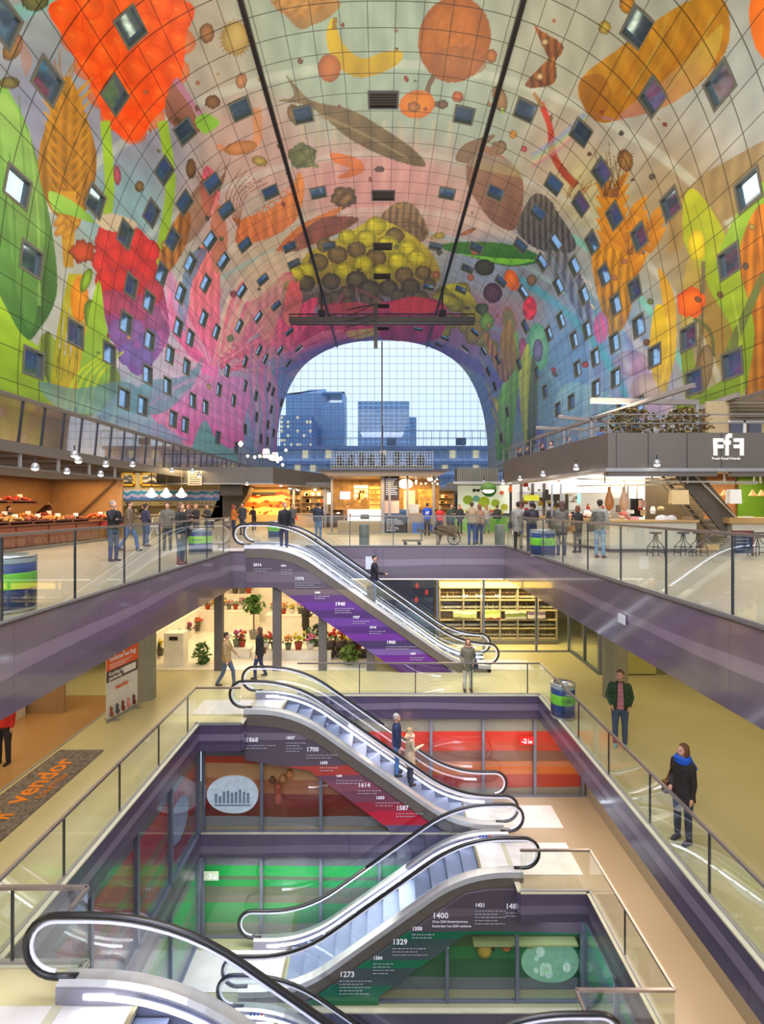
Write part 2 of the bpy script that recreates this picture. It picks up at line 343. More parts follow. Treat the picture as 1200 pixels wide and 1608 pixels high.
# butterfly-like gold flower, gourd, melon
for s in (0,1): Sp([(862,92),(838,38) if not s else (825,132),(850,48) if not s else (845,138),(885,72) if not s else (872,128),(872,95)],(150,90,25),(110,60,20),tex=.25,fx=.5)
El(848,120,6,6,0,(220,190,140),(80,50,20)); El(856,66,6,6,0,(220,190,140),(80,50,20)); El(950,43,10,11,0,(190,165,60)); El(985,6,12,16,0,(190,130,20)); El(870,33,3,3,0,(190,110,60)) 
Sp([(908,135),(925,110),(960,85),(1020,40),(1080,2),(1130,-6),(1146,30),(1140,80),(1100,130),(1040,170),(985,185),(940,192),(915,165)],(180,130,30),(170,110,20),tex=.05,dirn=(.6,.8)); Sp([(925,175),(960,190),(990,165),(1060,110),(1110,60),(1135,40),(1120,100),(1060,160),(980,186)],(170,110,160),(190,180,60),dirn=(1,-1),a=.6); Sp([(912,125),(945,118),(960,150),(940,190),(915,165)],(140,85,20),a=.6)
Sp([(1180,0),(1210,0),(1210,90),(1190,80),(1178,40)],(225,110,20))
St([(850,162),(864,200),(868,240),(885,270),(905,292)],9,13,(200,60,40),(150,70,40)); St([(838,145),(852,168)],4,8,(160,120,60))
for k,c in enumerate(((200,130,150),(210,190,130),(140,190,150),(130,150,200))): St([(835,262-k*6),(880,232-k*6),(920,190-k*4)],7,7,c,a=.55)
# bream
Sp([(735,250),(752,225),(790,245),(818,275),(822,310),(815,350),(800,362),(770,345),(745,310),(733,285)],(150,105,75),(120,85,70),tex=.04); Pg([(740,232),(810,255),(822,280),(735,262)],(120,130,160),(170,170,90),a=.55); Sp([(715,250),(732,225),(778,212),(748,240),(735,256)],(120,95,70)); El(785,232,10,12,30,(140,115,75)); Sp([(775,222),(790,235),(770,246)],(130,100,70))
El(806,211,6,7,0,(215,150,40)); El(823,234,5,5,0,(190,80,90)); El(982,252,12,18,-15,(160,120,60)); El(866,185,3,6,0,(120,100,60)) ;El(762,70,.1,.1,0,(0,0,0))
Sp([(645,270),(668,300),(668,315),(640,320),(600,318)],(200,140,120),a=.0)
# shell, onion leaves, grapes
Sp([(596,345),(620,320),(650,322),(673,362),(665,378),(640,388),(605,382)],(140,115,80),(115,90,65),tex=.2,fx=.6)
for k in range(7): St([(672,365),(640+k*3,345+k*5),(600+k*6,345+k*6)],1.6,1.2,(95,75,55))
Sp([(430,398),(470,355),(535,325),(520,345),(470,380),(440,402)],(200,120,50),(190,100,40)); Sp([(445,398),(500,345),(563,342),(540,362),(490,385)],(120,70,60),(140,80,60),tex=.08)
Sp([(480,400),(540,370),(590,345),(640,365),(680,400),(690,440),(640,450),(540,450),(480,440)],(200,190,45),(140,120,50))
gr=[(590,355,17),(575,375,16),(620,370,15),(560,392,15),(608,385,18),(640,390,15),(545,372,14),(530,400,16),(590,405,17),(655,405,15),(625,410,16),(570,415,16),(510,385,13),(500,412,16),(540,425,15),(480,425,15),(600,430,18),(635,432,15),(665,428,13),(560,440,17),(520,442,15),(610,452,15),(645,450,15),(580,455,18),(545,460,13),(480,445,15),(465,430,13),(675,445,10),(625,465,13),(528,468,14),(660,468,14),(510,470,12),(592,476,12),(550,478,14),(575,470,10)]
for i,(x,y,r) in enumerate(gr):
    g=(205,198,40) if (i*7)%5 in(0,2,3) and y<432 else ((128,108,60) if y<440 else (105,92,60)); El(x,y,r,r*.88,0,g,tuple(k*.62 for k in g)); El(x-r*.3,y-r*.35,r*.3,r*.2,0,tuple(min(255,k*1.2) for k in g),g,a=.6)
for x,y,r in ((440,428,17),(455,445,14),(420,455,12),(700,462,16),(715,478,15),(740,490,18),(735,512,16),(760,505,14),(705,505,15),(755,530,16),(770,545,14),(725,455,14),(695,520,14)): El(x,y,r,r*.85,0,(150,150,50),(100,95,30))
El(745,520,14,22,20,(160,140,60),(110,90,40)); El(700,470,22,10,20,(190,190,60)); Sp([(700,450),(722,447),(745,470),(755,500),(745,500),(728,474)],(200,200,50),(150,140,40))
# crimson strips at the far end
Sp([(455,535),(490,505),(560,498),(620,500),(600,515),(540,522),(480,545)],(205,50,100),(180,40,90),tex=.1); Sp([(590,500),(600,475),(665,468),(700,480),(690,530),(620,540),(600,530)],(170,50,90),(150,50,110),tex=.1); Sp([(610,478),(650,466),(690,478),(680,490),(620,490)],(205,60,70)); Sp([(500,480),(560,475),(590,485),(540,494)],(190,60,60),a=.8); Sp([(545,520),(590,515),(590,525),(555,532)],(190,170,80))
# green leaf right, herbs
Sp([(690,388),(720,380),(790,382),(842,398),(845,412),(800,418),(745,405)],(60,120,40),(40,100,30)); Sp([(720,398),(780,405),(840,408),(800,416),(745,404)],(110,190,50)); El(761,420,16,13,0,(60,65,50),(40,45,35)); El(804,440,11,17,-20,(235,120,20),(200,90,20)); El(835,440,8,9,0,(140,110,70)); El(774,460,15,16,0,(95,70,90),(60,45,60)); El(832,484,11,19,0,(215,40,60),(180,30,60),tex=.25); El(785,478,0.1,.1,0,(0,0,0))
El(757,485,11,9,0,(90,110,60)); El(765,505,11,14,0,(130,180,60),(80,120,40)); El(800,505,12,24,-10,(110,130,80),(160,110,90)); El(845,545,17,38,-3,(120,190,150),(70,150,120)); El(845,550,8,18,0,(120,120,170)); El(821,548,7,18,0,(180,90,140)); El(690,370,9,5,0,(190,170,60)); El(690,395,5,6,0,(80,90,60)); El(735,364,14,3,-25,(180,110,50))
Sp([(812,360),(835,308),(860,310),(880,340),(905,385),(880,400),(838,388)],(95,90,80),(75,75,75),tex=.25,fx=.7); Sp([(855,400),(890,400),(920,450),(930,520),(900,480)],(105,105,105),(90,110,150),tex=.25,fx=.5)
# wheat right
for bx,by,n,sc in ((962,400,8,1.0),(985,470,5,1.25),(1020,450,3,1)):
    for i in range(n):
        y=by-110*sc+i*18*sc
        for s in (-1,1): Sp([(bx,y+22*sc),(bx+s*14*sc,y+6*sc),(bx+s*(26)*sc,y-20*sc),(bx+s*5*sc,y-6*sc)],(205,140,20),(165,100,10))
Hairs(960,310,12,80,(110,70,40),25); Hairs(1000,400,8,60,(120,80,40),25); Hairs(900,310,6,50,(150,90,40),30,60)
Sp([(930,400),(960,390),(990,410),(990,490),(960,530),(940,470)],(190,130,10),(150,110,40),tex=.15,fx=.5); Sp([(1030,480),(1055,500),(1060,560),(1040,620),(1020,560)],(210,180,20),(190,160,60)); Sp([(1035,420),(1060,470),(1060,560),(1040,470)],(190,140,30),(210,180,60))
Pg([(1050,320),(1110,270),(1200,220),(1200,310),(1050,400)],(140,115,70),(150,120,60),tex=.06,fx=.3,a=.8)
# tulips right wall
Sp([(1075,310),(1095,300),(1135,360),(1140,400),(1110,440),(1075,380)],(175,180,20),(140,160,30)); Sp([(1140,370),(1180,300),(1210,290),(1210,360),(1160,440),(1120,440)],(140,180,50),(120,160,40)); Sp([(1110,440),(1160,420),(1188,500),(1180,590),(1140,640),(1060,640),(1140,590),(1150,520)],(140,165,30),(110,140,30))
Sp([(1160,400),(1205,330),(1210,640),(1170,640),(1185,520)],(190,110,20),(150,100,30),tex=.15,fx=.4); Sp([(1075,430),(1090,400),(1102,440),(1090,500),(1070,530)],(170,150,60),a=.7)
St([(1105,410),(1102,500),(1092,640)],7,7,(110,100,70)); St([(1200,430),(1160,520),(1140,570)],12,16,(95,110,50)); St([(1090,500),(1115,520),(1122,560)],6,5,(90,95,50)); Hairs(1090,620,0,0,(0,0,0))
El(1095,385,14,24,0,(225,205,20),(180,160,20)); El(1085,475,22,24,20,(235,110,20),(210,80,20),rag=.12); El(1160,390,.1,.1,0,(0,0,0)); Sp([(1070,560),(1078,520),(1090,560),(1100,640),(1080,640)],(120,140,40)); El(1105,580,14,40,10,(130,100,50),a=.6)
El(944,515,12,24,0,(205,90,150),(170,100,160)); St([(935,485),(928,478)],4,2,(220,200,140)); Sp([(1000,560),(1030,600),(1055,640),(1000,660),(985,610)],(170,140,180),a=.6); El(990,570,30,20,0,(180,120,150),a=.35); El(1020,610,30,24,0,(200,190,120),a=.4)
# pink blossom left wall
FC=(310,575)
for (pts,c1,c2) in ((([(335,590),(300,560),(270,520),(262,470),(275,455),(300,500),(325,545)]),(215,150,190),(225,60,140)),
 (([(330,575),(300,520),(298,470),(310,400),(330,375),(345,420),(345,480),(345,550)]),(230,130,110),(225,90,150)),
 (([(345,575),(355,510),(400,450),(450,410),(440,470),(410,510),(360,570)]),(200,180,150),(215,60,120)),
 (([(350,585),(390,560),(440,500),(470,440),(460,500),(440,540),(410,570)]),(225,100,90),(220,70,130)),
 (([(345,590),(390,600),(385,660),(375,700),(300,700),(235,650),(240,610),(290,590)]),(200,120,190),(215,90,170)),
 (([(395,560),(430,590),(440,650),(430,720),(400,700),(390,620)]),(215,90,150),(170,120,190))):
    Sp(pts,c1,c2,tex=.07,fx=.5)
Sp([(360,560),(420,520),(470,480),(500,470),(470,530),(430,560)],(230,70,110),(215,80,120),tex=.1,fx=.5); Sp([(400,500),(440,470),(452,440),(432,520),(420,540)],(190,170,130),(220,120,110),a=.8); Sp([(440,555),(470,540),(510,520),(540,520),(500,535),(460,550)],(225,120,140),(200,60,120))
El(330,580,14,20,0,(240,110,190),(220,90,170)); 
# alternating ribs of ivory and rose sweeping over the crown side
for k in range(7):
    c=((222,196,166),(226,90,120),(214,176,160),(232,130,120),(205,196,170),(220,80,130),(210,150,130))[k]
    St([(348+k*4,560-k*3),(352+k*7,500-k*3),(372+k*8,452-k*2),(402+k*7,425+k*2),(440+k*4,404+k*6)],10,13,c,a=.75)
for k in range(6):
    c=((210,70,130),(196,190,200),(230,120,180),(150,150,200),(225,100,150),(205,150,190))[k]
    St([(330,590),(300-k*8,600+k*8),(270-k*6,630+k*14),(262+k*10,680+k*5)],5,14,c,a=.55)
    St([(335,570),(310-k*8,520-k*4),(290-k*6,480-k*6),(272-k*2,440-k*6)],5,10,c,a=.45)
# curved pink & ivory sweeps
Sp([(400,470),(380,470),(390,420),(430,395),(480,400),(450,425),(420,455)],(200,185,155),(215,190,165),a=.9); Sp([(450,455),(462,440),(475,470),(460,510),(445,500)],(230,90,100),(225,130,110))
# red berry left, turning violet lower down
Sp([(150,395),(160,350),(190,350),(230,370),(248,420),(262,480),(265,530),(240,570),(215,590),(190,560),(165,500)],(190,40,40),(120,80,170),tex=.05)
for x,y in [(165,380),(185,370),(210,375),(235,395),(160,410),(180,405),(205,405),(230,425),(165,440),(190,440),(215,445),(240,460),(170,475),(195,480),(220,485),(245,500),(185,520),(210,520),(235,535),(200,555),(225,565)]:
    f=max(0,min(1,(y-440)/90)); c=(int(205-85*f),int(50+45*f),int(45+130*f)); El(x,y,16,19,0,c,tuple(k*.82 for k in c))
Sp([(150,345),(175,335),(215,350),(200,365),(165,360)],(190,175,145)); El(130,395,20,18,0,(190,70,30),rag=.2); El(125,470,14,35,0,(215,140,20),(190,110,20)); El(135,440,8,20,20,(130,170,40)); El(145,500,12,30,-10,(120,160,40))
Sp([(135,520),(155,440),(165,500),(175,560),(160,640),(120,640)],(150,190,40),(110,150,50)); 
for k in range(4): St([(100+12*k,650),(120+12*k,590),(170+8*k,552)],5,3,(170,190,20))
Sp([(250,400),(285,330),(300,345),(290,390),(262,430)],(180,120,40),(150,95,40),tex=.2,fx=.5); Sp([(315,300),(322,262),(340,275),(345,310),(325,345)],(205,80,110),(225,140,130)); Sp([(330,360),(345,320),(358,380),(340,430)],(190,120,90)); Hairs(335,300,9,60,(120,80,50),40); El(310,330,20,60,25,(150,90,40),a=.5)
Sp([(280,470),(300,400),(325,395),(300,450),(290,520)],(90,110,150),(110,150,190),a=.8); Sp([(60,600),(120,610),(200,600),(240,640),(200,650),(100,645)],(80,120,140),(130,170,190),a=.7)
Sp([(190,640),(230,600),(290,590),(320,560),(300,610),(250,650)],(90,140,160),a=.8); Sp([(215,690),(235,660),(285,690),(270,720)],(120,150,190),a=.7); Sp([(300,720),(320,660),(340,690),(375,720),(340,740)],(90,150,160),(120,170,180))
def Veins(cx,cy,a0,a1,n,l0,l1,cols,w=(1.5,4),a=.35,bend=10):
    for k in range(n):
        t=math.radians(a0+(a1-a0)*k/(n-1)+random.uniform(-2,2)); l=random.uniform(l0,l1); b_=random.uniform(-bend,bend)
        St([(cx+6*math.cos(t),cy-6*math.sin(t)),(cx+l*.5*math.cos(t)-b_*math.sin(t),cy-l*.5*math.sin(t)-b_*math.cos(t)),(cx+l*math.cos(t),cy-l*math.sin(t))],w[0],w[1],cols[k%len(cols)],a=a)
PK=[(250,140,190),(205,60,130),(240,180,200),(220,90,160)]
Veins(332,578,95,165,16,70,130,PK); Veins(332,578,30,80,14,70,150,[(240,190,170),(215,70,120),(235,130,120)]); Veins(332,585,200,300,18,60,120,[(235,150,205),(205,110,190),(190,160,210)])
Veins(345,575,-5,30,12,80,150,[(240,110,130),(200,60,100),(245,160,150)]); Veins(400,590,-95,-60,8,70,120,PK,a=.3)
Veins(485,530,10,60,8,40,90,[(230,90,130),(170,30,80)]); Veins(640,500,150,200,8,60,130,[(225,80,120),(150,30,80)],bend=4)
for x0,y0,x1,y1,c in ((30,150,40,500,(80,130,50)),(45,200,62,480,(150,190,90)),(15,240,20,500,(60,110,40)),(1090,320,1110,420,(130,150,30)),(1160,330,1135,430,(160,190,70)),(1150,460,1165,620,(170,190,60)),(1125,450,1150,600,(110,140,30)),(1190,380,1195,640,(150,80,20)),(1048,500,1040,600,(230,200,60)),(975,420,965,520,(215,160,40)),(955,420,955,500,(120,80,10))):
    St([(x0,y0),((x0+x1)/2+6,(y0+y1)/2),(x1,y1)],3,5,c,a=.5)
for k in range(6): St([(1000+k*24,30-k*2),(985+k*22,80),(950+k*18,150)],5,7,((200,150,50),(150,90,20),(190,170,80))[k%3],a=.35)
for k in range(5): St([(670+k*20,30),(664+k*21,62),(672+k*18,100)],3,3,(150,84,30),a=.4)
# right end greens
for pts,c in (([(800,560),(812,520),(815,600),(800,720),(790,700)],(110,170,60)),([(815,590),(830,540),(835,620),(825,700)],(170,190,60)),([(785,540),(800,500),(812,560),(800,590)],(160,130,50)),([(780,640),(795,600),(798,700),(780,720)],(120,190,70)),([(835,560),(845,600),(840,700),(828,700)],(80,100,60))): Sp(pts,c,tuple(k*.8 for k in c),tex=.1,fx=.7)
Sp([(760,520),(775,540),(800,585),(790,600),(770,560)],(170,120,50),(120,90,60),tex=.25,fx=.8); El(778,640,6,16,0,(210,210,60))
Pg([(855,470),(880,470),(960,700),(880,720)],(100,150,200),(90,140,200),a=.35); Sp([(870,640),(900,600),(990,640),(980,690),(890,700)],(140,200,190),(130,150,200),a=.5)
for k in range(9):
    c=((90,150,200),(70,110,160),(150,180,200),(110,90,150),(60,150,180))[k%5]
    St([(868+k*13,404+k*10),(892+k*12,470+k*8),(905+k*12,560+k*6),(890+k*13,690)],4,9,c,a=.28)
    St([(395+k*6,545),(392+k*6,600),(400+k*5,650),(396+k*5,715)],3,6,((90,140,190),(200,190,200),(90,160,170),(215,110,160))[k%4],a=.5)
    St([(452-k*1.5,560+k*18),(445-k,590+k*16),(436,620+k*12)],3,5,((110,90,170),(60,100,170),(190,90,140))[k%3],a=.5)
    St([(752+k*3,545+k*14),(762+k*3,580+k*12),(768+k*3,620+k*10)],3,5,((60,110,140),(190,170,90),(130,80,140))[k%3],a=.5)
for k in range(70):
    a_=math.radians(random.uniform(28,152)); r_=random.uniform(300,760); xx=600+r_*math.cos(a_); yy=795-r_*math.sin(a_); q=random.uniform(2.5,6)
    El(xx,yy,q,q*random.uniform(.5,1.2),random.uniform(0,90),random.choice([(120,80,50),(150,60,50),(110,120,60),(190,150,70),(90,80,70),(180,110,80)]))
# painterly streaks and grain
C*=(1+.05*np.sin(ANG*1.9+4*np.sin(RHO*.011))*np.sin(RHO*.05+3*np.sin(ANG*.13)))[...,None]
# soft grain
C*=(1+.035*vn(PXa*.05,PYa*.05,2))[...,None]; C=np.clip(C,0,255)/255.
# vivid, HDR-like print
mu=C.mean(2,keepdims=True); C=np.clip(mu+(C-mu)*.98,0.01,1)
Cl=np.where(C<=.04045,C/12.92,((C+.055)/1.055)**2.4).astype(np.float32)
def shell(name,X,Y,Z,Cl,th,holes=()):
    n,m=X.shape; co=np.stack([X,Y,Z],-1).reshape(-1,3).astype(np.float32)
    i=np.arange(n-1)[:,None]*m+np.arange(m-1); sl=np.r_[0,np.cumsum(np.hypot(np.diff(X[:,0]),np.diff(Z[:,0])))]; sc=(sl[1:]+sl[:-1])/2; yc=(Y[0][1:]+Y[0][:-1])/2; keep=np.ones((n-1,m-1),bool)
    for (t_,y_,w_,l_) in holes:
        s0=np.interp(t_,th,sl); ii=np.nonzero(np.abs(sc-s0)<w_/2)[0]; jj=np.nonzero(np.abs(yc-y_)<l_/2)[0]
        if len(ii) and len(jj): keep[ii[0]:ii[-1]+1,jj[0]:jj[-1]+1]=False
    i=i[keep]; f=np.stack([i,i+1,i+m+1,i+m],-1).reshape(-1,4)
    me=bpy.data.meshes.new(name); me.vertices.add(n*m); me.vertices.foreach_set('co',co.ravel())
    me.loops.add(f.size); me.loops.foreach_set('vertex_index',f.ravel().astype(np.int32))
    me.polygons.add(len(f)); me.polygons.foreach_set('loop_start',(np.arange(len(f))*4).astype(np.int32))
    at_=me.attributes.new('print','FLOAT_COLOR','POINT'); at_.data.foreach_set('color',np.concatenate([Cl,np.ones(Cl.shape[:2]+(1,),np.float32)],-1).ravel())
    ds=np.r_[0,np.cumsum(np.hypot(np.diff(X[:,0]),np.diff(Z[:,0])))]
    uv=me.attributes.new('arc','FLOAT2','POINT'); uv.data.foreach_set('vector',np.stack([np.broadcast_to(ds[:,None]-ds[-1]/2,X.shape),Y],-1).astype(np.float32).ravel())
    me.update(); me.validate(); me.shade_smooth()
    o=bpy.data.objects.new(name,me); COL.objects.link(o); return o
m,nt,b=new_mat('printed vault panels'); N=nt.nodes; Lk=nt.links
a=N.new('ShaderNodeAttribute'); a.attribute_name='print'; u=N.new('ShaderNodeAttribute'); u.attribute_name='arc'
sp=N.new('ShaderNodeSeparateXYZ'); Lk.new(u.outputs['Vector'],sp.inputs[0])
def line(out,period,w,ph=0):
    d=N.new('ShaderNodeMath'); d.operation='MULTIPLY_ADD'; d.inputs[1].default_value=1/period; d.inputs[2].default_value=ph+100; Lk.new(out,d.inputs[0])
    f=N.new('ShaderNodeMath'); f.operation='FRACT'; Lk.new(d.outputs[0],f.inputs[0])
    c=N.new('ShaderNodeMath'); c.operation='LESS_THAN'; c.inputs[1].default_value=w/period; Lk.new(f.outputs[0],c.inputs[0]); return c
l1=line(sp.outputs[0],1.9,.055,.5); l2=line(sp.outputs[1],1.9,.075)
mx=N.new('ShaderNodeMath'); mx.operation='MAXIMUM'; Lk.new(l1.outputs[0],mx.inputs[0]); Lk.new(l2.outputs[0],mx.inputs[1])
mm=N.new('ShaderNodeMix'); mm.data_type='RGBA'; mm.blend_type='MULTIPLY'; mm.inputs['B'].default_value=(.25,.25,.22,1)
Lk.new(mx.outputs[0],mm.inputs['Factor']); Lk.new(a.outputs['Color'],mm.inputs['A']); Lk.new(mm.outputs['Result'],b.inputs['Base Color'])
b.inputs['Roughness'].default_value=.38; b.inputs['Specular IOR Level'].default_value=.35
VM=m
# ---- square windows set into the vault ----
WFR=mat('olive window frame',(96,96,84),.5,.1); WPA=mat('dark glossy window pane',(160,190,215),.05,.9,1.0,var=.1); WPB=mat('vent grille',(38,32,24),.5)
WIN=[(206,42),(75,128),(181,149),(378,172),(476,180),(291,206),(258,268),(334,288),(425,302),(500,303),(356,330),(290,318),(28,294),(150,316),(238,335),(197,368),(330,378),(271,376),(385,384),(455,388),(517,386),(50,408),(4,30),
(1001,44),(1025,152),(1130,134),(913,209),(825,174),(729,181),(945,271),(870,290),(778,303),(702,304),(912,321),(1053,321),(1175,299),(845,335),(965,339),(1004,372),(930,381),(872,381),(818,386),(748,389),(684,387),
(53,570),(119,524),(206,449),(198,507),(172,555),(234,474),(235,534),(232,588),(195,626),(224,637),(254,430),(284,461),(280,514),(267,557),(263,606),(272,658),(291,667),(299,531),(293,576),(303,629),(323,639),(299,414),(323,445),(320,500),(340,521),(357,582),(344,612),(342,687),(351,410),(367,629),(380,457),(376,512),(413,439),(406,498),(434,480),(455,521),(462,414),(385,568),(385,606),(407,550),(417,563),(440,550),(402,622),(422,608),(429,615),(442,632),(385,674),(403,655),(421,667),(426,643),(453,570),(469,547),(410,689),(420,693),(371,703),(430,680),
(1145,411),(1150,572),(1081,530),(1028,559),(997,454),(1003,512),(967,478),(949,432),(902,418),(917,463),(965,538),(922,518),(967,593),(935,561),(902,534),(936,610),(907,579),(897,631),(876,643),(881,503),(862,524),(856,615),(843,586),(815,572),(825,513),(851,412),(822,459),(787,442),(877,449),(734,422),(724,455),(746,522),(760,551),(782,565),(731,547),(767,584),(787,688),(797,647),(777,607),(977,643),(1003,638),(657,517),(673,451),(699,531),(690,541),(1090,600),(560,388,)]
WIN=WIN[:-1]
VENT=[(602,157),(602,307),(601,387),(600,434),(600,481),(601,516),(600,-30)]
def onvault(px,py):
    a_,b_=(px-VX)/F,(VY-py)/F; t=math.atan2(b_,a_); R=float(Rth(t)); y=R/math.hypot(a_,b_)
    t2=t+.01; R2=float(Rth(t2)); p=Vector((R*math.cos(t),y,EYE+R*math.sin(t))); q=Vector((R2*math.cos(t2),y,EYE+R2*math.sin(t2)))
    tg=(q-p).normalized(); nrm=Vector((0,1,0)).cross(tg); nrm=nrm if nrm.dot(Vector((0,y,EYE))-p)>0 else -nrm
    return p,tg,nrm
def vwin(n,px,py,w,l,pm,parts={}):
    p,tg,nr=onvault(px,py)
    key=(w,l,pm.name)
    if key not in parts:
        f=MB(); t=.1; dp=.2 if pm is WPA else .12
        for x0,x1,y0,y1 in ((-w/2-.06,w/2+.06,-l/2-.06,-l/2+t),(-w/2-.06,w/2+.06,l/2-t,l/2+.06),(-w/2-.06,-w/2+t,-l/2+t,l/2-t),(w/2-t,w/2+.06,-l/2+t,l/2-t)): f.box(x0,x1,y0,y1,-dp-.05,.035)
        g=MB().box(-w/2+.04,w/2-.04,-l/2+.04,l/2-.04,-dp-.03,-dp+.03)
        if pm is WPB:
            for k in range(6): g.box(-w/2+.1,w/2-.1,-l/2+.2+k*l/6.5,-l/2+.26+k*l/6.5,-dp+.03,-dp+.07)
        for nm,mb,mt in (('window',g,pm),('window_frame',f,WFR if pm is WPA else DSTEEL)):
            me=bpy.data.meshes.new(nm); me.from_pydata(mb.v,[],mb.f); me.update(); me.materials.append(mt); parts.setdefault(key,[]).append(me)
    o=bpy.data.objects.new('window_%d'%n,parts[key][0]); COL.objects.link(o)
    M=Matrix((tg,Vector((0,1,0)) if tg.cross(Vector((0,1,0))).dot(nr)>0 else Vector((0,-1,0)),nr)).transposed().to_4x4(); M.translation=p; o.matrix_world=M
    tags(o,kind='structure'); c=bpy.data.objects.new('window_frame',parts[key][1]); COL.objects.link(c); c.parent=o
n=1
HOLES=[]
for q,w_,l_ in [(q,1.62,1.85) for q in WIN]+[(q,2.4,1.8) for q in VENT]:
    t_=math.atan2((VY-q[1])/F,(q[0]-VX)/F); HOLES.append((t_,onvault(*q)[0].y,w_-.06,l_-.06))
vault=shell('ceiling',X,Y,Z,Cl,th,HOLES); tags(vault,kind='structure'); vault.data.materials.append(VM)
for q in WIN: vwin(n,q[0],q[1],1.62,1.85,WPA); n+=1
for q in VENT: vwin(n,q[0],q[1],2.4,1.8,WPB); n+=1
NWIN=n
# black rails along the crown
for s in (-1,1):
    t=math.atan2(32.2,8.95*s); R=float(Rth(t)); x,z=R*math.cos(t),EYE+R*math.sin(t)
    mk('trim_%d'%(1 if s<0 else 2),MB().box(x-.16,x+.16,-10,104,z-.35,z-.02),BLACK,kind='structure')
# maintenance gantry
g=thing('maintenance_gantry','grey steel maintenance gantry hanging below the vault crown near the far end','gantry',(0,77,29))
t=MB()
for zz in (28.6,29.7):
    for yy in (76.4,77.6): t.bar((-13.6,yy,zz),(13.6,yy,zz),.14,.14)
for k in range(18):
    x=-13.6+k*1.6
    for yy in (76.4,77.6): t.bar((x,yy,28.6),(x,yy,29.7),.08,.08); t.bar((x,yy,28.6 if k%2 else 29.7),(min(13.6,x+1.6),yy,29.7 if k%2 else 28.6),.07,.07)
mk('truss',t,DSTEEL,g); mk('walkway',MB().box(-13.5,13.5,76.5,77.5,28.62,28.72),mat('grating',(90,90,95),.5),g)
mk('side_panel',MB().box(-13.6,13.6,76.32,76.36,28.6,29.3),mat('gantry panel',(100,100,104),.4,.4),g)
mk('mast',MB().box(-1.2,-.65,76.2,76.8,24.8,31.2),mat('mast grey',(92,92,98),.4,.4),g)
for s in (-1,1): mk('hanger',MB().bar((s*8.9,77,29.6),(s*8.9,77,33.2),.25,.25).box(s*8.9-.5,s*8.9+.5,76.5,77.5,29.7,30.4),DSTEEL,g)
b2=MB(); b2.bar((-5,76,30.2),(-1,76,31),.15,.15).bar((-5,76,29.2),(-1,76,31),.1,.1).bar((-5.4,76,27.6),(-1,76,28.6),.12,.12).bar((-5.4,76,28.4),(-.9,76,29.6),.12,.12); mk('brace',b2,DSTEEL,g)
# ================= floors, slabs, stairwell =================
Z1,Z2,Z3,Z4=-4.2,-7.35,-10.2,-13.1
def screed(name,c,c2,rough=.32,sc=.35):
    m,nt,b=new_mat(name); N=nt.nodes; L=nt.links
    g=N.new('ShaderNodeNewGeometry'); n1=N.new('ShaderNodeTexNoise'); n1.inputs['Scale'].default_value=sc; n1.inputs['Detail'].default_value=6
    L.new(g.outputs['Position'],n1.inputs['Vector']); r=N.new('ShaderNodeValToRGB'); r.color_ramp.elements[0].position=.35; r.color_ramp.elements[1].position=.7
    r.color_ramp.elements[0].color=(*lin(c),1); r.color_ramp.elements[1].color=(*lin(c2),1)
    L.new(n1.outputs['Fac'],r.inputs['Fac']); L.new(r.outputs['Color'],b.inputs['Base Color']); b.inputs['Roughness'].default_value=rough; b.inputs['Specular IOR Level'].default_value=.45
    return m
FL0=screed('market floor screed',(150,138,116),(166,155,132),.38); FL1=screed('gallery floor screed',(192,180,130),(204,193,146),.3); FL2=screed('lower floor screed',(160,144,116),(172,156,130),.35); FL3=screed('basement floor screed',(160,160,120),(175,172,132),.35)
def tri_floor(name,outer,hole,z,t,m,kind='structure'):
    "slab with an opening; both polygons counter-clockwise lists of (x,y)"
    import bmesh
    bm=bmesh.new(); 
    def loop(P):
        vs=[bm.verts.new((x,y,z)) for x,y in P]; return [bm.edges.new((vs[i],vs[(i+1)%len(vs)])) for i in range(len(vs))]
    e=loop(outer)+loop(hole); bmesh.ops.triangle_fill(bm,edges=e,use_beauty=True)
    bmesh.ops.recalc_face_normals(bm,faces=bm.faces[:]); 
    if sum(f.normal.z for f in bm.faces)<0: bmesh.ops.reverse_faces(bm,faces=bm.faces[:])
    me=bpy.data.meshes.new(name); bm.to_mesh(me); bm.free(); me.materials.append(m)
    o=bpy.data.objects.new(name,me); COL.objects.link(o); s=o.modifiers.new('thickness','SOLIDIFY'); s.thickness=t; s.offset=-1
    return tags(o,kind=kind)
O0=[(-4.98,-6),(4.95,-6),(4.87,20.6),(-4.8,20.6),(-4.8,18.2),(-5.25,18.2)]
O1=[(-3.75,4.5),(4.82,4.5),(4.82,16),(-3.75,16),(-3.75,13.9),(-4.9,13.9),(-4.9,6.6),(-3.75,6.6)]
O2=[(-5,6.6),(3.2,6.6),(3.2,8.6),(4.78,8.6),(4.78,12.1),(3.2,12.1),(3.2,14.3),(-5,14.3)]
O3=[(-3.7,6),(4.78,6),(4.78,12.2),(-3.7,12.2)]
tri_floor('floor_market',[(-21,-11),(21,-11),(21,104),(-21,104)],O0,0,1.2,FL0)
tri_floor('floor_gallery',[(-15,-2),(15,-2),(15,30),(-15,30)],O1,Z1,.6,FL1)
tri_floor('floor_lower',[(-6,-1),(7,-1),(7,17),(-6,17)],O2,Z2,.6,FL2)
tri_floor('floor_basement',[(-6,-1),(7,-1),(7,16),(-6,16)],O3,Z3,.6,FL3)
mk('floor_deep',MB().box(-6,7,-1,16,Z4-.2,Z4),FL3,kind='structure')
SOF=mat('soffit plaster',(150,140,125),.7)
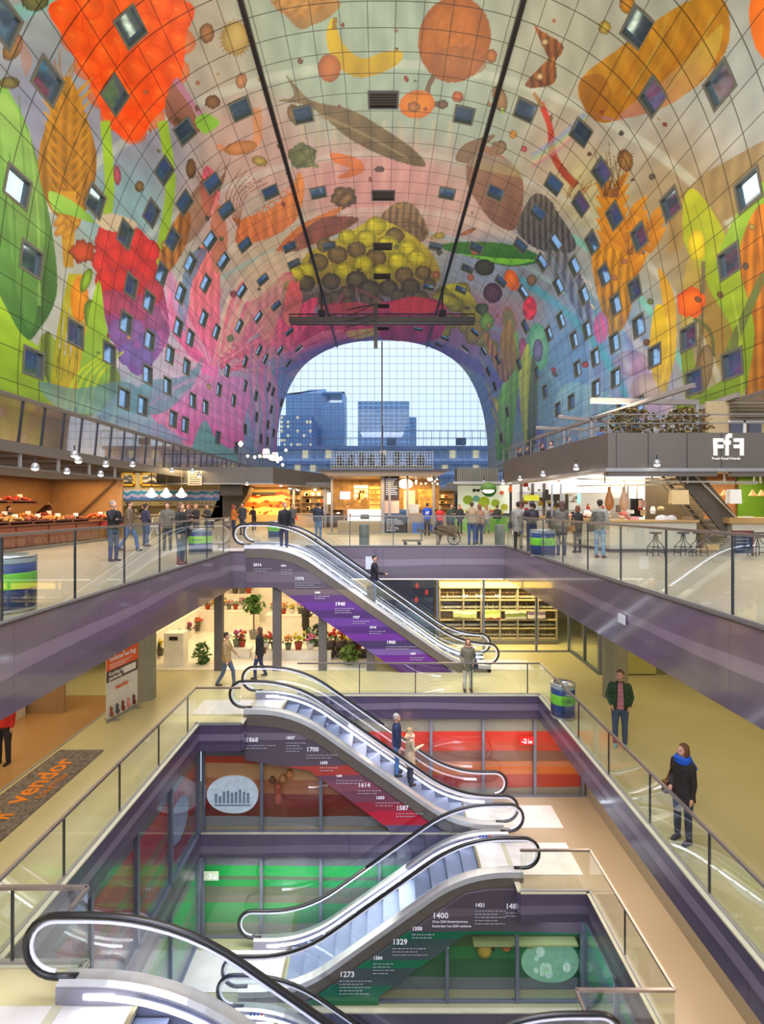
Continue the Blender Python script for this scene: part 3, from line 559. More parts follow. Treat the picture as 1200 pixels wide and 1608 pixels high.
# printed purple edge bands around each opening
PUR=[(-1.6,(98,82,98)),(-1.0,(106,90,104)),(-.72,(140,122,136)),(-.50,(112,95,108)),(.4,(106,90,104))]
P0=stripes('purple printed edge upper',[(z,c) for z,c in PUR],.5,.11,.3,.6,coat=1.0)
P1=stripes('purple printed edge gallery',[(Z1-1.4,(92,78,100)),(Z1-.52,(84,70,92)),(Z1-.42,(128,112,134)),(Z1-.24,(88,74,98)),(Z1+.5,(92,78,100))],.12,.2,.25,.55,seed=3)
P2=stripes('purple printed edge lower',[(Z2-1.6,(88,78,96)),(Z2-.5,(118,106,126)),(Z2-.3,(96,82,104)),(Z2+.5,(92,80,100))],.12,.2,.28,.5,seed=5)
def band(name,path,z0,z1,m,t=.05,closed=True,seam=2.2):
    n=len(path); o=None; root=MB()
    for i in range(n if closed else n-1):
        (x0,y0),(x1,y1)=path[i],path[(i+1)%n]; dx,dy=x1-x0,y1-y0; l=math.hypot(dx,dy); nx,ny=-dy/l*t,dx/l*t
        k=max(1,round(l/seam))
        for j in range(k):
            a=j/k; b_=(j+1)/k-.006/l*(j<k-1)
            root.slab((x0+dx*a,y0+dy*a,z0),(x0+dx*b_,y0+dy*b_,z0),(x0+dx*b_,y0+dy*b_,z1),(x0+dx*a,y0+dy*a,z1),-t)
    return mk(name,root,m,kind='structure')
band('trim_3',O0,-1.25,-.005,P0); band('trim_4',O1,Z1-.7,Z1-.005,P1); band('trim_5',O2,Z2-.65,Z2-.005,P2); band('trim_6',O3,Z3-.7,Z3-.005,P2)
EDGE=mat('pale concrete kerb',(196,190,160),.5)
def kerb(name,path,z,m=None):
    r=MB(); n=len(path)
    for i in range(n):
        (x0,y0),(x1,y1)=path[i],path[(i+1)%n]; r.bar((x0,y0,z+.012),(x1,y1,z+.012),.12,.03)
    return mk(name,r,m or EDGE,kind='structure')
kerb('trim_7',O0,0,mat('dark edge profile',(84,74,70),.5,.3)); kerb('trim_8',O1,Z1); kerb('trim_9',O2,Z2); kerb('trim_10',O3,Z3)
# soffit strip light under the far edge of the upper slab
mk('trim_11',MB().box(-1.2,4.8,20.66,20.72,-1.3,-1.25),mat('soft strip light',(255,250,240),.5,emit=2,var=0),kind='structure')
# ---- glass balustrades ----
def balus(label,path,z,h,group,first=0,pane=1.72,inset=.04,railw=.05):
    (x0,y0),(x1,y1)=path; L=math.hypot(x1-x0,y1-y0); t=thing('glass_balustrade',label,'balustrade',(x0,y0,z),group)
    dx,dy=(x1-x0)/L,(y1-y0)/L; s=0; e=min(first,L) if first else min(pane,L)
    while s<L-.05:
        a=(x0+dx*(s+.008),y0+dy*(s+.008)); b_=(x0+dx*(e-.008),y0+dy*(e-.008))
        mk('glass_pane',MB().bar((*a,z+(h+.03)/2),(*b_,z+(h+.03)/2),.018,h-.05),GLASS,t)
        if s>0: mk('joint_strip',MB().box(a[0]-.014,a[0]+.014,a[1]-.014,a[1]+.014,z+.04,z+h),DSTEEL,t)
        s=e; e=min(e+pane,L)
        if L-e<.3: e=L
    mk('handrail',MB().bar((x0,y0,z+h),(x1,y1,z+h),railw,.045),RAILM,t)
    mk('base_channel',MB().bar((x0,y0,z+.035),(x1,y1,z+.035),.05,.06),ALU,t)
    return t
H0=1.21
balus('long glass balustrade of the market floor beside the blue and green bins and produce stall',[(-4.98-.04,1.8),(-5.27,18.1)],0,H0,None,first=5.2-1.73*2+1.73)
balus('long glass balustrade of the market floor in front of the stools and checked-shirt shopper',[(4.99,2.2),(4.92,20.6)],0,H0,None,first=1.75)
balus('glass balustrade closing the far end of the market floor opening by the wooden barrow',[(-3.0,20.66),(4.9,20.66)],0,H0,None)
H1=.98
balus('glass balustrade of the gallery running beside the grey door mat',[(-4.94,6.6),(-4.94,13.9)],Z1,H1,None,first=1.5)
balus('glass balustrade of the gallery between the green-jacket man and the shaft',[(4.86,3.2),(4.86,16.04)],Z1,H1,None,first=1.1)
balus('glass balustrade at the far gallery edge in front of the woman in the parka',[(-2.6,16.04),(4.86,16.04)],Z1,H1,None,first=1.9)
balus('short glass balustrade closing the landing left of the middle escalator',[(-4.94,13.86),(-3.75,13.86)],Z1,H1,None)
balus('short glass balustrade on the nearest gallery landing above the big escalator newel',[(-6.4,6.6),(-3.72,6.6)],Z1,H1,None)
balus('short return balustrade turning back beside the big escalator newel',[(-3.72,6.6),(-3.72,6.25)],Z1,H1,None)
balus('glass balustrade of the lower floor beside the pale walkway',[(4.82,8.6),(4.82,12.1)],Z2,H1,None,first=1.75)
balus('short glass balustrade ending at the newel of the rising escalator',[(3.2,12.1),(4.82,12.1)],Z2,H1,None)
balus('short glass balustrade at the lower right landing of the bottom newel',[(3.2,8.6),(4.82,8.6)],Z2,H1,None)
balus('short return balustrade turning back beside the bottom right newel',[(3.2,8.6),(3.2,8.2)],Z2,H1,None)
# ---- escalators ----
STEP=mat('ribbed step metal',(122,132,158),.45,.25); SKIRT=mat('skirt panel steel',(150,150,166),.3,.6); DECK=mat('deck steel',(200,198,196),.34,.5); CLAD=mat('truss cladding grey',(118,108,98),.4,.3); PLATE=mat('landing plate steel',(220,214,206),.4,.1); YEL=mat('brass comb edge',(150,136,100),.4,.5)
GUIDE=mat('bright handrail guide',(225,225,238),.3,.2,emit=.35,ec=(230,232,255)); EGL=glass_mat('escalator glass',(.96,.985,.99),.9,.01,.015)  # guide is plain metal; its faint glow stands in for the shine
NOTICE=mat('notice white',(230,232,240),.4); BLU=mat('pictogram blue',(40,90,190),.4); RED_=mat('pictogram red',(200,40,40),.4)
def esc(label,y0,y1,xa,za,xb,zb,xt,xe,group=None,steps=True,notice=None):
    "xa,za: upper knee of the steps line; xb,zb: lower knee; xt/xe: outer ends of the handrail loops; y0 near rail, y1 far rail"
    sg=1 if xb>xa else -1; r=.36; T=1.0
    A=Vector((xa,0,za)); B=Vector((xb,0,zb)); inc=(B-A).normalized()
    def rnd(c,p,q,n=8):
        "rounded corner at c"
        a=c+p*T; b=c+q*T; out=[]
        for i in range(n+1):
            t=i/n; out.append(a*(1-t)**2+c*2*t*(1-t)+b*t*t)
        return out
    hx=Vector((sg,0,0))
    def path(x_top,x_bot): return [Vector((x_top,0,za))]+rnd(A,-hx,inc)+rnd(B,-inc,hx)+[Vector((x_bot,0,zb))]
    E=thing('escalator',label,'escalator',(xa,y0,za),group)
    core=path(xt+sg*r,xe-sg*r); long=path(xt+sg*.42,xe-sg*.42)
    up=Vector((0,0,1))
    for y in (y0,y1):
        Y=Vector((0,y,0)); rail=[p+up*.98+Y for p in core]
        cE=core[-1]+up*.62+Y; cT=core[0]+up*.62+Y
        aE=[cE+Vector((sg*r*math.sin(a),0,r*math.cos(a))) for a in [PI*k/12 for k in range(1,13)]]
        aT=[cT+Vector((-sg*r*math.sin(a),0,r*math.cos(a))) for a in [PI*k/12 for k in range(12,0,-1)]]
        hr=mk('handrail',MB().tube([aT[0]+hx*.25]+aT+rail+aE+[aE[-1]-hx*.25],.036,8,flat=1.25),BLACK,E,smooth=True)
        def inn(P,c,q=.07): return [c+(p-c)*(1-q/r) for p in P]
        mk('handrail_guide',MB().tube(inn(aT,cT)+[p-up*.07 for p in rail]+inn(aE,cE),.022,6),GUIDE,hr,smooth=True)
        top=inn(aT,cT,.08)+[p-up*.08 for p in rail]+inn(aE,cE,.08); 
        n=len(top); loX=[Vector((p.x,y,0)) for p in top]
        zs=lambda x:(lambda P:[ (p,q) for p,q in zip(P[:-1],P[1:]) if min(p.x,q.x)-1e-6<=x<=max(p.x,q.x)+1e-6])(path(xt-1*sg,xe+1*sg))
        g=MB(); vs=[]; 
        xs=sorted(set([round(p.x,3) for p in core[1:-1]]+[xt+sg*.2,xt+sg*.08,xe-sg*.08,xe-sg*.2,xt+sg*r,xe-sg*r]),reverse=sg<0)
        prev=None
        for x in xs:
            sgm=zs(x)[0]; tt=0 if abs(sgm[1].x-sgm[0].x)<1e-6 else (x-sgm[0].x)/(sgm[1].x-sgm[0].x); zc=sgm[0].z+(sgm[1].z-sgm[0].z)*tt
            d=max(0,(xt+sg*r-x)*sg,(x-(xe-sg*r))*sg)
            hh=math.sqrt(max(0,(r-.08)**2-min(d,r-.08)**2)); zt=zc+.62+(hh if d>0 else r-.08); zl=zc+(.62-hh if d>0 else .22); zl=max(zl,zc+.22)
            cur=[(x,y-.007,zl),(x,y-.007,zt),(x,y+.007,zt),(x,y+.007,zl)]
            if prev: g.add(prev+cur,[(0,1,5,4),(2,3,7,6),(1,2,6,5),(3,0,4,7)])
            prev=cur
        mk('glass_panel',g,EGL,E)
    def sweep(cross,P):
        m=MB(); n=len(cross); vs=[(p.x,cy,p.z+cz) for p in P for cy,cz in cross]
        fs=[(i*n+k,i*n+(k+1)%n,(i+1)*n+(k+1)%n,(i+1)*n+k) for i in range(len(P)-1) for k in range(n)]+[tuple(range(n))[::-1],tuple((len(P)-1)*n+k for k in range(n))]
        return m.add(vs,fs)
    mk('deck',sweep([(y0-.15,.12),(y0-.13,.24),(y0+.04,.27),(y0+.1,.24),(y0+.1,.2),(y0-.06,.12)],long),DECK,E)
    mk('deck',sweep([(y1+.15,.12),(y1+.13,.24),(y1-.04,.27),(y1-.1,.24),(y1-.1,.2),(y1+.06,.12)],long),DECK,E)
    mk('skirt',sweep([(y0+.09,-.1),(y0+.09,.22),(y0+.11,.22),(y0+.11,-.1)],long),SKIRT,E); mk('skirt',sweep([(y1-.09,-.1),(y1-.09,.22),(y1-.11,.22),(y1-.11,-.1)],long),SKIRT,E)
    sl=path(xt+sg*1.1,xe-sg*1.1)
    for yy in (y0+.115,y1-.115): mk('light_strip',sweep([(yy-.008,.1),(yy-.008,.155),(yy+.008,.155),(yy+.008,.1)],sl),LED,E,label='glowing white light strip')
    mk('cladding',sweep([(y0-.14,-.2),(y0-.14,.14),(y0-.1,.14),(y0-.1,-.2)],long),CLAD,E); mk('cladding',sweep([(y1+.14,-.2),(y1+.14,.14),(y1+.1,.14),(y1+.1,-.2)],long),CLAD,E)
    mk('underside',sweep([(y0-.12,-.36),(y0-.12,-.3),(y1+.12,-.3),(y1+.12,-.36)],[p for p in path(xt+sg*1.2,xe-sg*1.2)]),CLAD,E)
    xs0,xs1=xt+sg*1.35,xe-sg*1.35
    mk('landing_plate',MB().box(min(xt-sg*1.1,xs0),max(xt-sg*1.1,xs0),y0+.11,y1-.11,za-.08,za+.02),PLATE,E); mk('landing_plate',MB().box(min(xe+sg*1.3,xs1),max(xe+sg*1.3,xs1),y0+.11,y1-.11,zb-.08,zb+.02),PLATE,E)
    for x,z in ((xs0,za),(xs1,zb)): mk('comb_edge',MB().box(x-.03,x+.03,y0+.12,y1-.12,z+.015,z+.03),YEL,E)
    # steps: horizontal treads following the path
    P=path(xs0,xs1); x=xs0+sg*.2; k=0
    def zat(x):
        for p,q in zip(P[:-1],P[1:]):
            if min(p.x,q.x)-1e-6<=x<=max(p.x,q.x)+1e-6 and abs(q.x-p.x)>1e-9: return p.z+(q.z-p.z)*(x-p.x)/(q.x-p.x)
        return zb
    while (xs1-x)*sg>.2:
        z=zat(x); zn=zat(x+sg*.4); dz=min(.3,max(.04,z-zn+.06))
        rib=MB().box(x-.2,x+.2,y0+.125,y1-.125,z-.04,z-.0); rib.box(*(sorted((x+sg*.17,x+sg*.2))),y0+.125,y1-.125,z-dz,z-.03)
        mk('step',rib,STEP,E); x+=sg*.4
    if notice:
        xx=notice; sx=min(xt+sg*.8,xt+sg*.2) if False else xx
        for j,mm in enumerate((BLU,BLU,BLU,RED_)): mk('pictogram',MB().prism([(xx+j*.085+.034*math.cos(a),za+.19+.034*math.sin(a)) for a in [k*PI/5 for k in range(10)]],y1-.128,y1-.124),mm,E)
    return E
# knees are 35 degrees apart
E1=esc('upper escalator descending from market floor to gallery with a dark-haired man riding it',18.35,19.75,-3.2,0,2.8,Z1,-5.23,4.1)
E2=esc('middle escalator from the gallery carrying the grey-haired couple down',14.4,15.7,-2.45,Z1,2.05,Z2,-4.2,3.75)
E3=esc('rising escalator between lower floor and green basement walls',12.55,13.97,1.98,Z2,-2.05,Z3,3.78,-3.84,notice=2.6)
E4=esc('lowest escalator disappearing down below the basement floor',10.75,12.05,-2.2,Z3,1.95,Z4,-3.8,3.75,notice=-3.0)
E5=esc('nearest escalator with the big black handrail newel at the gallery landing',4.8,6.15,-2.45,Z1,2.05,Z2,-4.2,3.75)
E6=esc('near escalator whose newel just shows at the bottom edge by the lower landing',6.85,8.2,1.98,Z2,-2.05,Z3,3.78,-3.84)
# ---- printed panels under the escalators ----
def panel(name,poly,y,t,m,sides=True): return mk(name,MB().prism(poly,y,y+t),m,kind='structure')
PV=stripes('violet history print',[(-5,(84,30,110)),(-3.95,(104,30,140)),(-3.62,(120,92,160)),(-3.42,(70,52,100)),(-3.15,(112,52,150)),(-2.85,(84,44,120)),(-2.6,(106,60,150)),(-2.3,(76,46,108)),(-2.05,(98,50,140)),(-1.75,(86,50,116)),(-1.5,(98,84,98)),(-1.05,(118,102,114)),(-.7,(94,80,92)),(.2,(94,80,92))],.16,.22,.32,.5,coat=.15,seed=1.2)
p1=panel('wall_stairs_upper',[(-4.8,-.12),(-3.9,-.12),(-3.2,-.22),(-2.9,-.38),(2.45,Z1-.05+.05),(.62,Z1),(.11,-3.84),(-3.7,-1.24),(-4.8,-1.24)],18.22,.05,PV)
PR=stripes('red history print',[(-7.6,(98,88,118)),(-7.12,(200,36,60)),(-6.75,(160,50,70)),(-6.5,(128,74,92)),(-6.2,(146,80,96)),(-5.95,(122,76,96)),(-5.75,(186,70,60)),(-5.5,(100,86,96)),(-5.0,(96,84,98)),(-4.78,(128,114,128)),(-4.6,(92,80,94)),(-4,(92,80,94))],.14,.22,.3,.5,coat=.2,seed=2.3)
p2=panel('wall_stairs_middle',[(-3.75,Z1-.12),(-3.1,Z1-.12),(-2.45,Z1-.22),(1.75,Z2-.02),(.25,Z2),(.155,-7.2),(-2.0,-5.62),(-3.75,-5.35)],14.275,.05,PR)
PG=stripes('green history print',[(-10.6,(40,120,80)),(-10.05,(20,110,78)),(-9.75,(66,84,84)),(-9.3,(22,118,80)),(-9.1,(74,88,90)),(-8.78,(64,86,84)),(-8.62,(20,106,76)),(-8.45,(92,82,90)),(-8.1,(108,96,104)),(-7.9,(90,78,88)),(-7,(90,78,88))],.14,.22,.3,.5,coat=.2,seed=4.1)
p3=panel('wall_stairs_lower',[(4.78,Z2-.05),(3.22,Z2-.05),(3.2,Z2-.12),(2.6,Z2-.12),(1.98,Z2-.22),(1.7,Z2-.4),(-1.85,Z3-.02),(-.1,Z3),(-.06,-9.98),(1.98,-8.52),(4.78,-8.52)],12.34,.05,PG)
def yr(p,px,py,d,s,size,n,wd,par=TXT):
    "year heading with small illegible lines beneath"
    q=at(px,py,d); text('lettering',s,par,p,(q.x,q.y,q.z),size,ext=.002,bold=.003)
    r=MB()
    for i in range(n):
        z=q.z-.09-.075*i; x=q.x
        while x<q.x+wd*(1-.25*(i%2)):
            w=random.uniform(.03,.1); r.box(x,x+w,q.y-.004,q.y,z-.02,z); x+=w+.025
    mk('small_print',r,mat('faint print',(186,180,190),.5),p)
d=18.2
for a in ((463,911,'1970',.16,3,.9),(494,932,'1969',.1,2,.5),(526,951,'1940',.18,3,.6),(554,971,'1937',.12,2,.6),(580,987,'1914',.12,2,.55),(607,1011,'1900',.16,2,1.0),(644,1028,'1895',.1,2,.5),(398,889,'2014',.14,2,.6),(441,890,'1991',.1,3,.4)): yr(p1,a[0],a[1],d,*a[2:])
d=14.255
for a in ((386,1165,'1868',.17,2,.8),(449,1161,'1847',.12,4,.45),(481,1180,'1700',.17,2,.85),(502,1200,'1695',.11,2,.45),(528,1220,'1650',.08,2,.7),(562,1236,'1614',.17,2,.65),(590,1255,'1600',.12,2,.6),(622,1272,'1587',.17,2,.7)): yr(p2,a[0],a[1],d,*a[2:])
d=12.32
for a in ((746,1424,'1421',.12,5,.7),(794,1427,'1489',.17,2,.55),(647,1461,'1358',.12,2,.55),(616,1483,'1329',.18,3,.8),(586,1507,'1304',.11,4,.5),(533,1534,'1273',.18,5,.7)): yr(p3,a[0],a[1],d,*a[2:])
q=at(679,1442,d); text('lettering','1400',TXT,p3,q,.19,ext=.002,bold=.003); q=at(679,1449,d); text('lettering','Circa 2500 Rotterdammers',TXT,p3,q,.075,ext=.002); q=at(679,1456,d); text('lettering','Rotterdam has 2500 residents',TXT,p3,q,.075,ext=.002)
# ---- glazed walls of the lower levels ----
RW=stripes('red striped film',[(Z2-.1,(140,130,120)),(Z2+.22,(176,48,34)),(Z2+.62,(206,104,36)),(Z2+.85,(196,118,80)),(Z2+1.02,(128,84,72)),(Z2+1.35,(190,62,40)),(Z2+1.6,(200,52,38)),(Z2+1.95,(140,136,128)),(Z2+2.6,(150,148,140))],.07,.2,.3,.5,coat=.3,seed=6)
RW2=stripes('crimson striped film',[(Z2-.1,(120,120,134)),(Z2+.25,(150,30,44)),(Z2+.6,(112,62,58)),(Z2+.8,(160,40,46)),(Z2+1.1,(140,92,60)),(Z2+1.35,(176,48,48)),(Z2+1.8,(196,60,50)),(Z2+2.02,(122,118,130)),(Z2+2.6,(120,118,136))],.08,.25,.25,.6,coat=.4,seed=7)
GW=stripes('green striped film',[(Z3-.1,(150,150,130)),(Z3+.3,(60,160,80)),(Z3+.65,(50,170,80)),(Z3+.85,(128,122,100)),(Z3+1.05,(112,118,92)),(Z3+1.3,(30,160,80)),(Z3+1.5,(96,112,88)),(Z3+1.6,(26,165,76)),(Z3+1.9,(110,108,120)),(Z3+2.3,(110,108,120))],.08,.25,.25,.6,coat=.4,seed=8)
mk('wall_lower_back',MB().box(-1.5,6.3,16.22,16.35,Z2,Z1-.6),RW,kind='structure')
mk('wall_lower_left',MB().box(-5.12,-5.03,5,14.4,Z2,Z1-.6),RW2,kind='structure')
mk('wall_lower_right',MB().box(6.3,6.4,3,16.3,Z2,Z1-.6),stripes('grey to red side film',[(Z2-.1,(150,140,120)),(Z2+1.6,(170,60,40)),(Z2+2.6,(140,130,120))],.06,.2,.3,.5),kind='structure')
mk('wall_lower_front',MB().prism([(-5,Z2),(.2,Z2),(-2.15,-5.53),(-2.6,-4.85),(-5,-4.85)],14.62,14.7),stripes('red exhibition wall',[(Z2-.1,(150,150,150)),(Z2+.25,(128,52,38)),(Z2+.5,(140,44,36)),(Z2+.9,(186,110,70)),(Z2+1.3,(206,150,100)),(Z2+1.75,(200,70,36)),(Z2+1.95,(122,118,130)),(Z2+2.6,(122,118,130))],.12,.3,.35,.5),kind='structure')
mk('wall_basement_back',MB().box(-5,4.78,14.4,14.5,Z3,Z2-.6),GW,kind='structure')
mk('wall_basement_left',MB().box(-5.12,-5.03,5,14.4,Z3,Z2-.6),stripes('green side film',[(Z3-.1,(120,128,120)),(Z3+.4,(40,140,80)),(Z3+.9,(90,120,90)),(Z3+1.2,(40,150,80)),(Z3+1.8,(112,108,128)),(Z3+2.4,(112,108,128))],.12,.25,.25,.6),kind='structure')
mk('wall_basement_right',MB().box(4.8,4.9,5,14.4,Z3,Z2-.6),stripes('blue green side film',[(Z3-.1,(88,100,124)),(Z3+.7,(24,120,80)),(Z3+1.3,(70,90,110)),(Z3+1.7,(30,130,90)),(Z3+1.95,(100,98,124)),(Z3+2.4,(100,98,124))],.15,.25,.2,.6,coat=.5),kind='structure')
GF=stripes('green exhibition wall',[(Z3-.1,(120,126,130)),(Z3+.3,(30,100,60)),(Z3+.75,(40,128,70)),(Z3+1.05,(70,104,60)),(Z3+1.35,(110,140,50)),(Z3+1.62,(34,110,64)),(Z3+2.4,(60,90,80))],.06,.3,.35,.5,seed=3)
mk('wall_basement_front',MB().prism([(-.1,Z3),(4.78,Z3),(4.78,-8.52),(1.98,-8.52)],12.75,12.83),GF,kind='structure')
MUL=mat('blue grey mullion',(128,134,150),.35,.5)
def glazing(n,x0,x1,y,z0,z1,mx,poly=None,g=SHOPG):
    "glass wall facing the viewer with its mullions"
    o=mk('window_%d'%n,MB().prism(poly,y,y+.02) if poly else MB().box(x0,x1,y,y+.02,z0,z1),g,kind='structure')
    f=MB(); f.box(x0,x1,y-.03,y+.05,z0-.02,z0+.05)
    for m in mx:
        zt=z1
        if poly:
            for (a,b),(c,d_) in zip(poly,poly[1:]+poly[:1]):
                if a!=c and min(a,c)<=m<=max(a,c) and max(b,d_)>z0+.1: zt=b+(d_-b)*(m-a)/(c-a)
        f.box(m-.04,m+.04,y-.04,y+.06,z0,zt)
    mk('window_frame',f,MUL,o); return o
nw=NWIN
k=820/14.3
glazing(nw,-5,.2,14.32,Z2,-4.9,[-4.9,(411-600)/k,(504-600)/k],[(-5,Z2),(.2,Z2),(-2.15,-5.53),(-2.6,-4.9),(-5,-4.9)]); nw+=1
k=820/16.1; glazing(nw,0,6.3,16.1,Z2,-4.85,[(x-600)/k for x in (677,759,840,915)]); nw+=1
k=820/14.3; glazing(nw,-5,4.7,14.28,Z3,-8.0,[-4.9,(411-600)/k,(504-600)/k,(596-600)/k]); nw+=1
k=820/12.42; glazing(nw,-.1,4.78,12.42,Z3,-8.5,[(x-600)/k for x in (702,812,915)],[(-.1,Z3),(4.78,Z3),(4.78,-8.52),(1.98,-8.52)]); nw+=1
for X_,za,zb,nm in ((-4.98,Z2,Z1-.65,'l'),(-4.98,Z3,Z2-.6,'m'),(4.76,Z3,Z2-.6,'r')):
    o=mk('window_%d'%nw,MB().box(X_-.01,X_+.01,6.7,14.25,za,zb),SHOPG,kind='structure'); nw+=1
    f=MB()
    for yy in (7.2,8.9,10.6,12.3,14.15): f.box(X_-.05,X_+.05,yy-.04,yy+.04,za,zb)
    f.box(X_-.05,X_+.05,6.7,14.2,za,za+.06); mk('window_frame',f,MUL,o)
# exhibition pieces behind the glass
def oval(label,px,py,d,rx,ry,c1,c2,blobs):
    c=at(px,py,d); t=thing('oval_screen',label,'screen',(c.x,d,c.z-ry))
    pts=[(c.x+rx*math.copysign(abs(math.cos(a))**.9,math.cos(a)),c.z+ry*math.sin(a)*(1+.08*math.cos(a))) for a in [2*PI*k/40 for k in range(40)]]
    mk('panel',MB().prism(pts,d,d+.04),mat(label[:20],c1,.3,emit=.35,ec=c1,var=.15,vs=5),t)
    r=MB()
    if 'buildings' in label:
        for k in range(9): h_=random.uniform(.25,.75)*ry; x_=c.x-rx*.68+k*rx*.155; r.box(x_,x_+rx*.1,d-.01,d,c.z-ry*.45,c.z-ry*.45+h_)
        r.box(c.x-rx*.7,c.x+rx*.7,d-.01,d,c.z-ry*.6,c.z-ry*.52)
    else:
      for bx,by,br in blobs: r.prism([(c.x+bx*rx+br*math.cos(a),c.z+by*ry+br*1.2*math.sin(a)) for a in [2*PI*k/9 for k in range(9)]],d-.01,d)
    mk('picture',r,mat(label[:20]+' picture',c2,.4,emit=.2,ec=c2,var=.2,vs=8),t); return t
def grid_blobs(n,s=.12,w=.7):
    return [(random.uniform(-w,w),random.uniform(-w,w)*.8,random.uniform(.4,1.2)*s) for _ in range(n)]
oval('white oval screen on the red exhibition wall showing pale buildings',365,1248,14.56,.72,.52,(196,208,222),(120,140,160),grid_blobs(16,.07))
oval('pale green oval screen on the green exhibition wall near the right corner',864,1511,12.7,.7,.5,(120,170,140),(200,228,210),grid_blobs(9,.09))
c=at(283,1240,14.0); t=thing('oval_screen','ghostly oval screen on the crimson side wall beside the shaft corner','screen',(-5.02,12.6,-6.6))
mk('panel',MB().prism([(12.9+.6*math.cos(a),-6.15+.5*math.sin(a)) for a in [2*PI*k/30 for k in range(30)]],-5.03,-5.0,'x'),mat('pale screen blue',(128,140,170),.2,emit=.15,ec=(128,140,170)),t)
def urn(label,px,py,d,s,c,cat='exhibit',prof=None):
    q=at(px,py,d); prof=prof or [(.3,0),(.8,.3),(1,.8),(.8,1.3),(.45,1.6),(.55,1.8)]
    mk('clay_exhibit',MB().lathe([(r*s,z*s) for r,z in prof],(q.x,q.y,q.z),14),mat('exhibit %d %d %d'%c,c,.6),label=label,cat=cat,smooth=True)
urn('tall terracotta jug standing out on the orange display panel',437,1262,14.5,.13,(170,70,40),prof=[(.6,0),(1,.7),(.8,1.6),(.5,2.4),(.7,3),(.9,3.6),(.5,4.2)])
urn('round orange clay pot above the terracotta jug',455,1222,14.55,.12,(200,120,60)); urn('pale clay pot highest on the orange display panel',444,1228,14.55,.11,(190,130,80)) ; urn('dark clay bowl on the orange display panel near the mullion',428,1230,14.55,.1,(110,70,50))
urn('golden bowl exhibit behind the green diagonal glass edge',760,1497,12.7,.17,(190,160,60),prof=[(.9,0),(1.1,.5),(1.0,1.2),(.6,1.5)]); urn('small dark jug exhibit on the lit green shelf',768,1490,12.72,.06,(60,50,40)); urn('tall dark bottle exhibit on the lit green shelf',775,1492,12.72,.07,(50,46,40),prof=[(.5,0),(.6,1.2),(.2,1.8),(.2,2.4)])
urn('orange bowl exhibit on the lit green shelf by the mullion',795,1492,12.72,.12,(190,120,50),prof=[(.5,0),(1,.5),(1.1,1.1),(.9,1.2)]); urn('ochre dish exhibit above the green oval screen',832,1484,12.72,.14,(190,150,60),prof=[(.7,0),(1.1,.4),(1.1,.9)])
mk('display_shelf',MB().prism([(2.2,-8.95),(4.7,-8.95),(4.7,-8.9),(2.2,-8.9)],12.5,12.75),mat('pale shelf',(170,180,120),.5),label='pale green display shelf carrying the small basement exhibits',cat='shelf')
# floor level signs
def sign(label,px,py,d,w,h,c,s,sz,y=None):
    q=at(px,py,d); t=thing('level_sign',label,'sign',(q.x,q.y,q.z-h/2)); t=mk('plate',MB().box(q.x-w/2,q.x+w/2,d-.02,d,q.z-h/2,q.z+h/2),mat('sign %d%d%d'%c,c,.4,emit=.15,ec=c),t)
    text('lettering',s,TXT,t,(q.x-w*.36,d-.022,q.z-h*.3),sz,ext=.002,bold=.004); mk('pictogram_frame',MB().box(q.x+w*.1,q.x+w*.38,d-.026,d-.021,q.z-h*.3,q.z-h*.22).box(q.x+w*.1,q.x+w*.13,d-.026,d-.021,q.z-h*.3,q.z+h*.25).box(q.x+w*.2,q.x+w*.38,d-.026,d-.021,q.z-h*.3,q.z-h*.02),TXT,t)
sign('red level sign reading -2 on the striped back wall',827,1163,16.05,.44,.24,(214,30,30),'-2',.2); sign('pale level sign reading -3 on the green back wall',332,1375,14.24,.4,.24,(190,200,170),'-3',.2)
q=at(931,973,0) if False else None
X_=4.83; dd=F*X_/(978-600); zz=EYE-(972-795)*dd/F
t=thing('level_sign','tiny white sign stuck on the purple band above the wine shop side','sign',(X_,dd,zz-.09)); mk('plate',MB().box(X_-.03,X_-.01,dd-.14,dd+.14,zz-.09,zz+.09),NOTICE,t)
q=at(581,884,20.5); mk('notice_board',MB().box(q.x-.17,q.x+.17,20.5,20.54,q.z-.25,q.z+.25),NOTICE,label='small white notice board on the purple edge above the riding man',cat='sign')
# ================= market floor =================
def M_(c,r=.55,e=0,**k): return mat('paint %d %d %d %s %s'%(*c,r,e),c,r,emit=e,**k)
WARM=mat('warm lamp glow',(255,236,200),.5,emit=3.5,ec=(255,232,190),var=0); COOLW=mat('white lamp glow',(255,250,240),.5,emit=10,ec=(255,250,238),var=0)
WALLG=M_((196,182,150),.8)
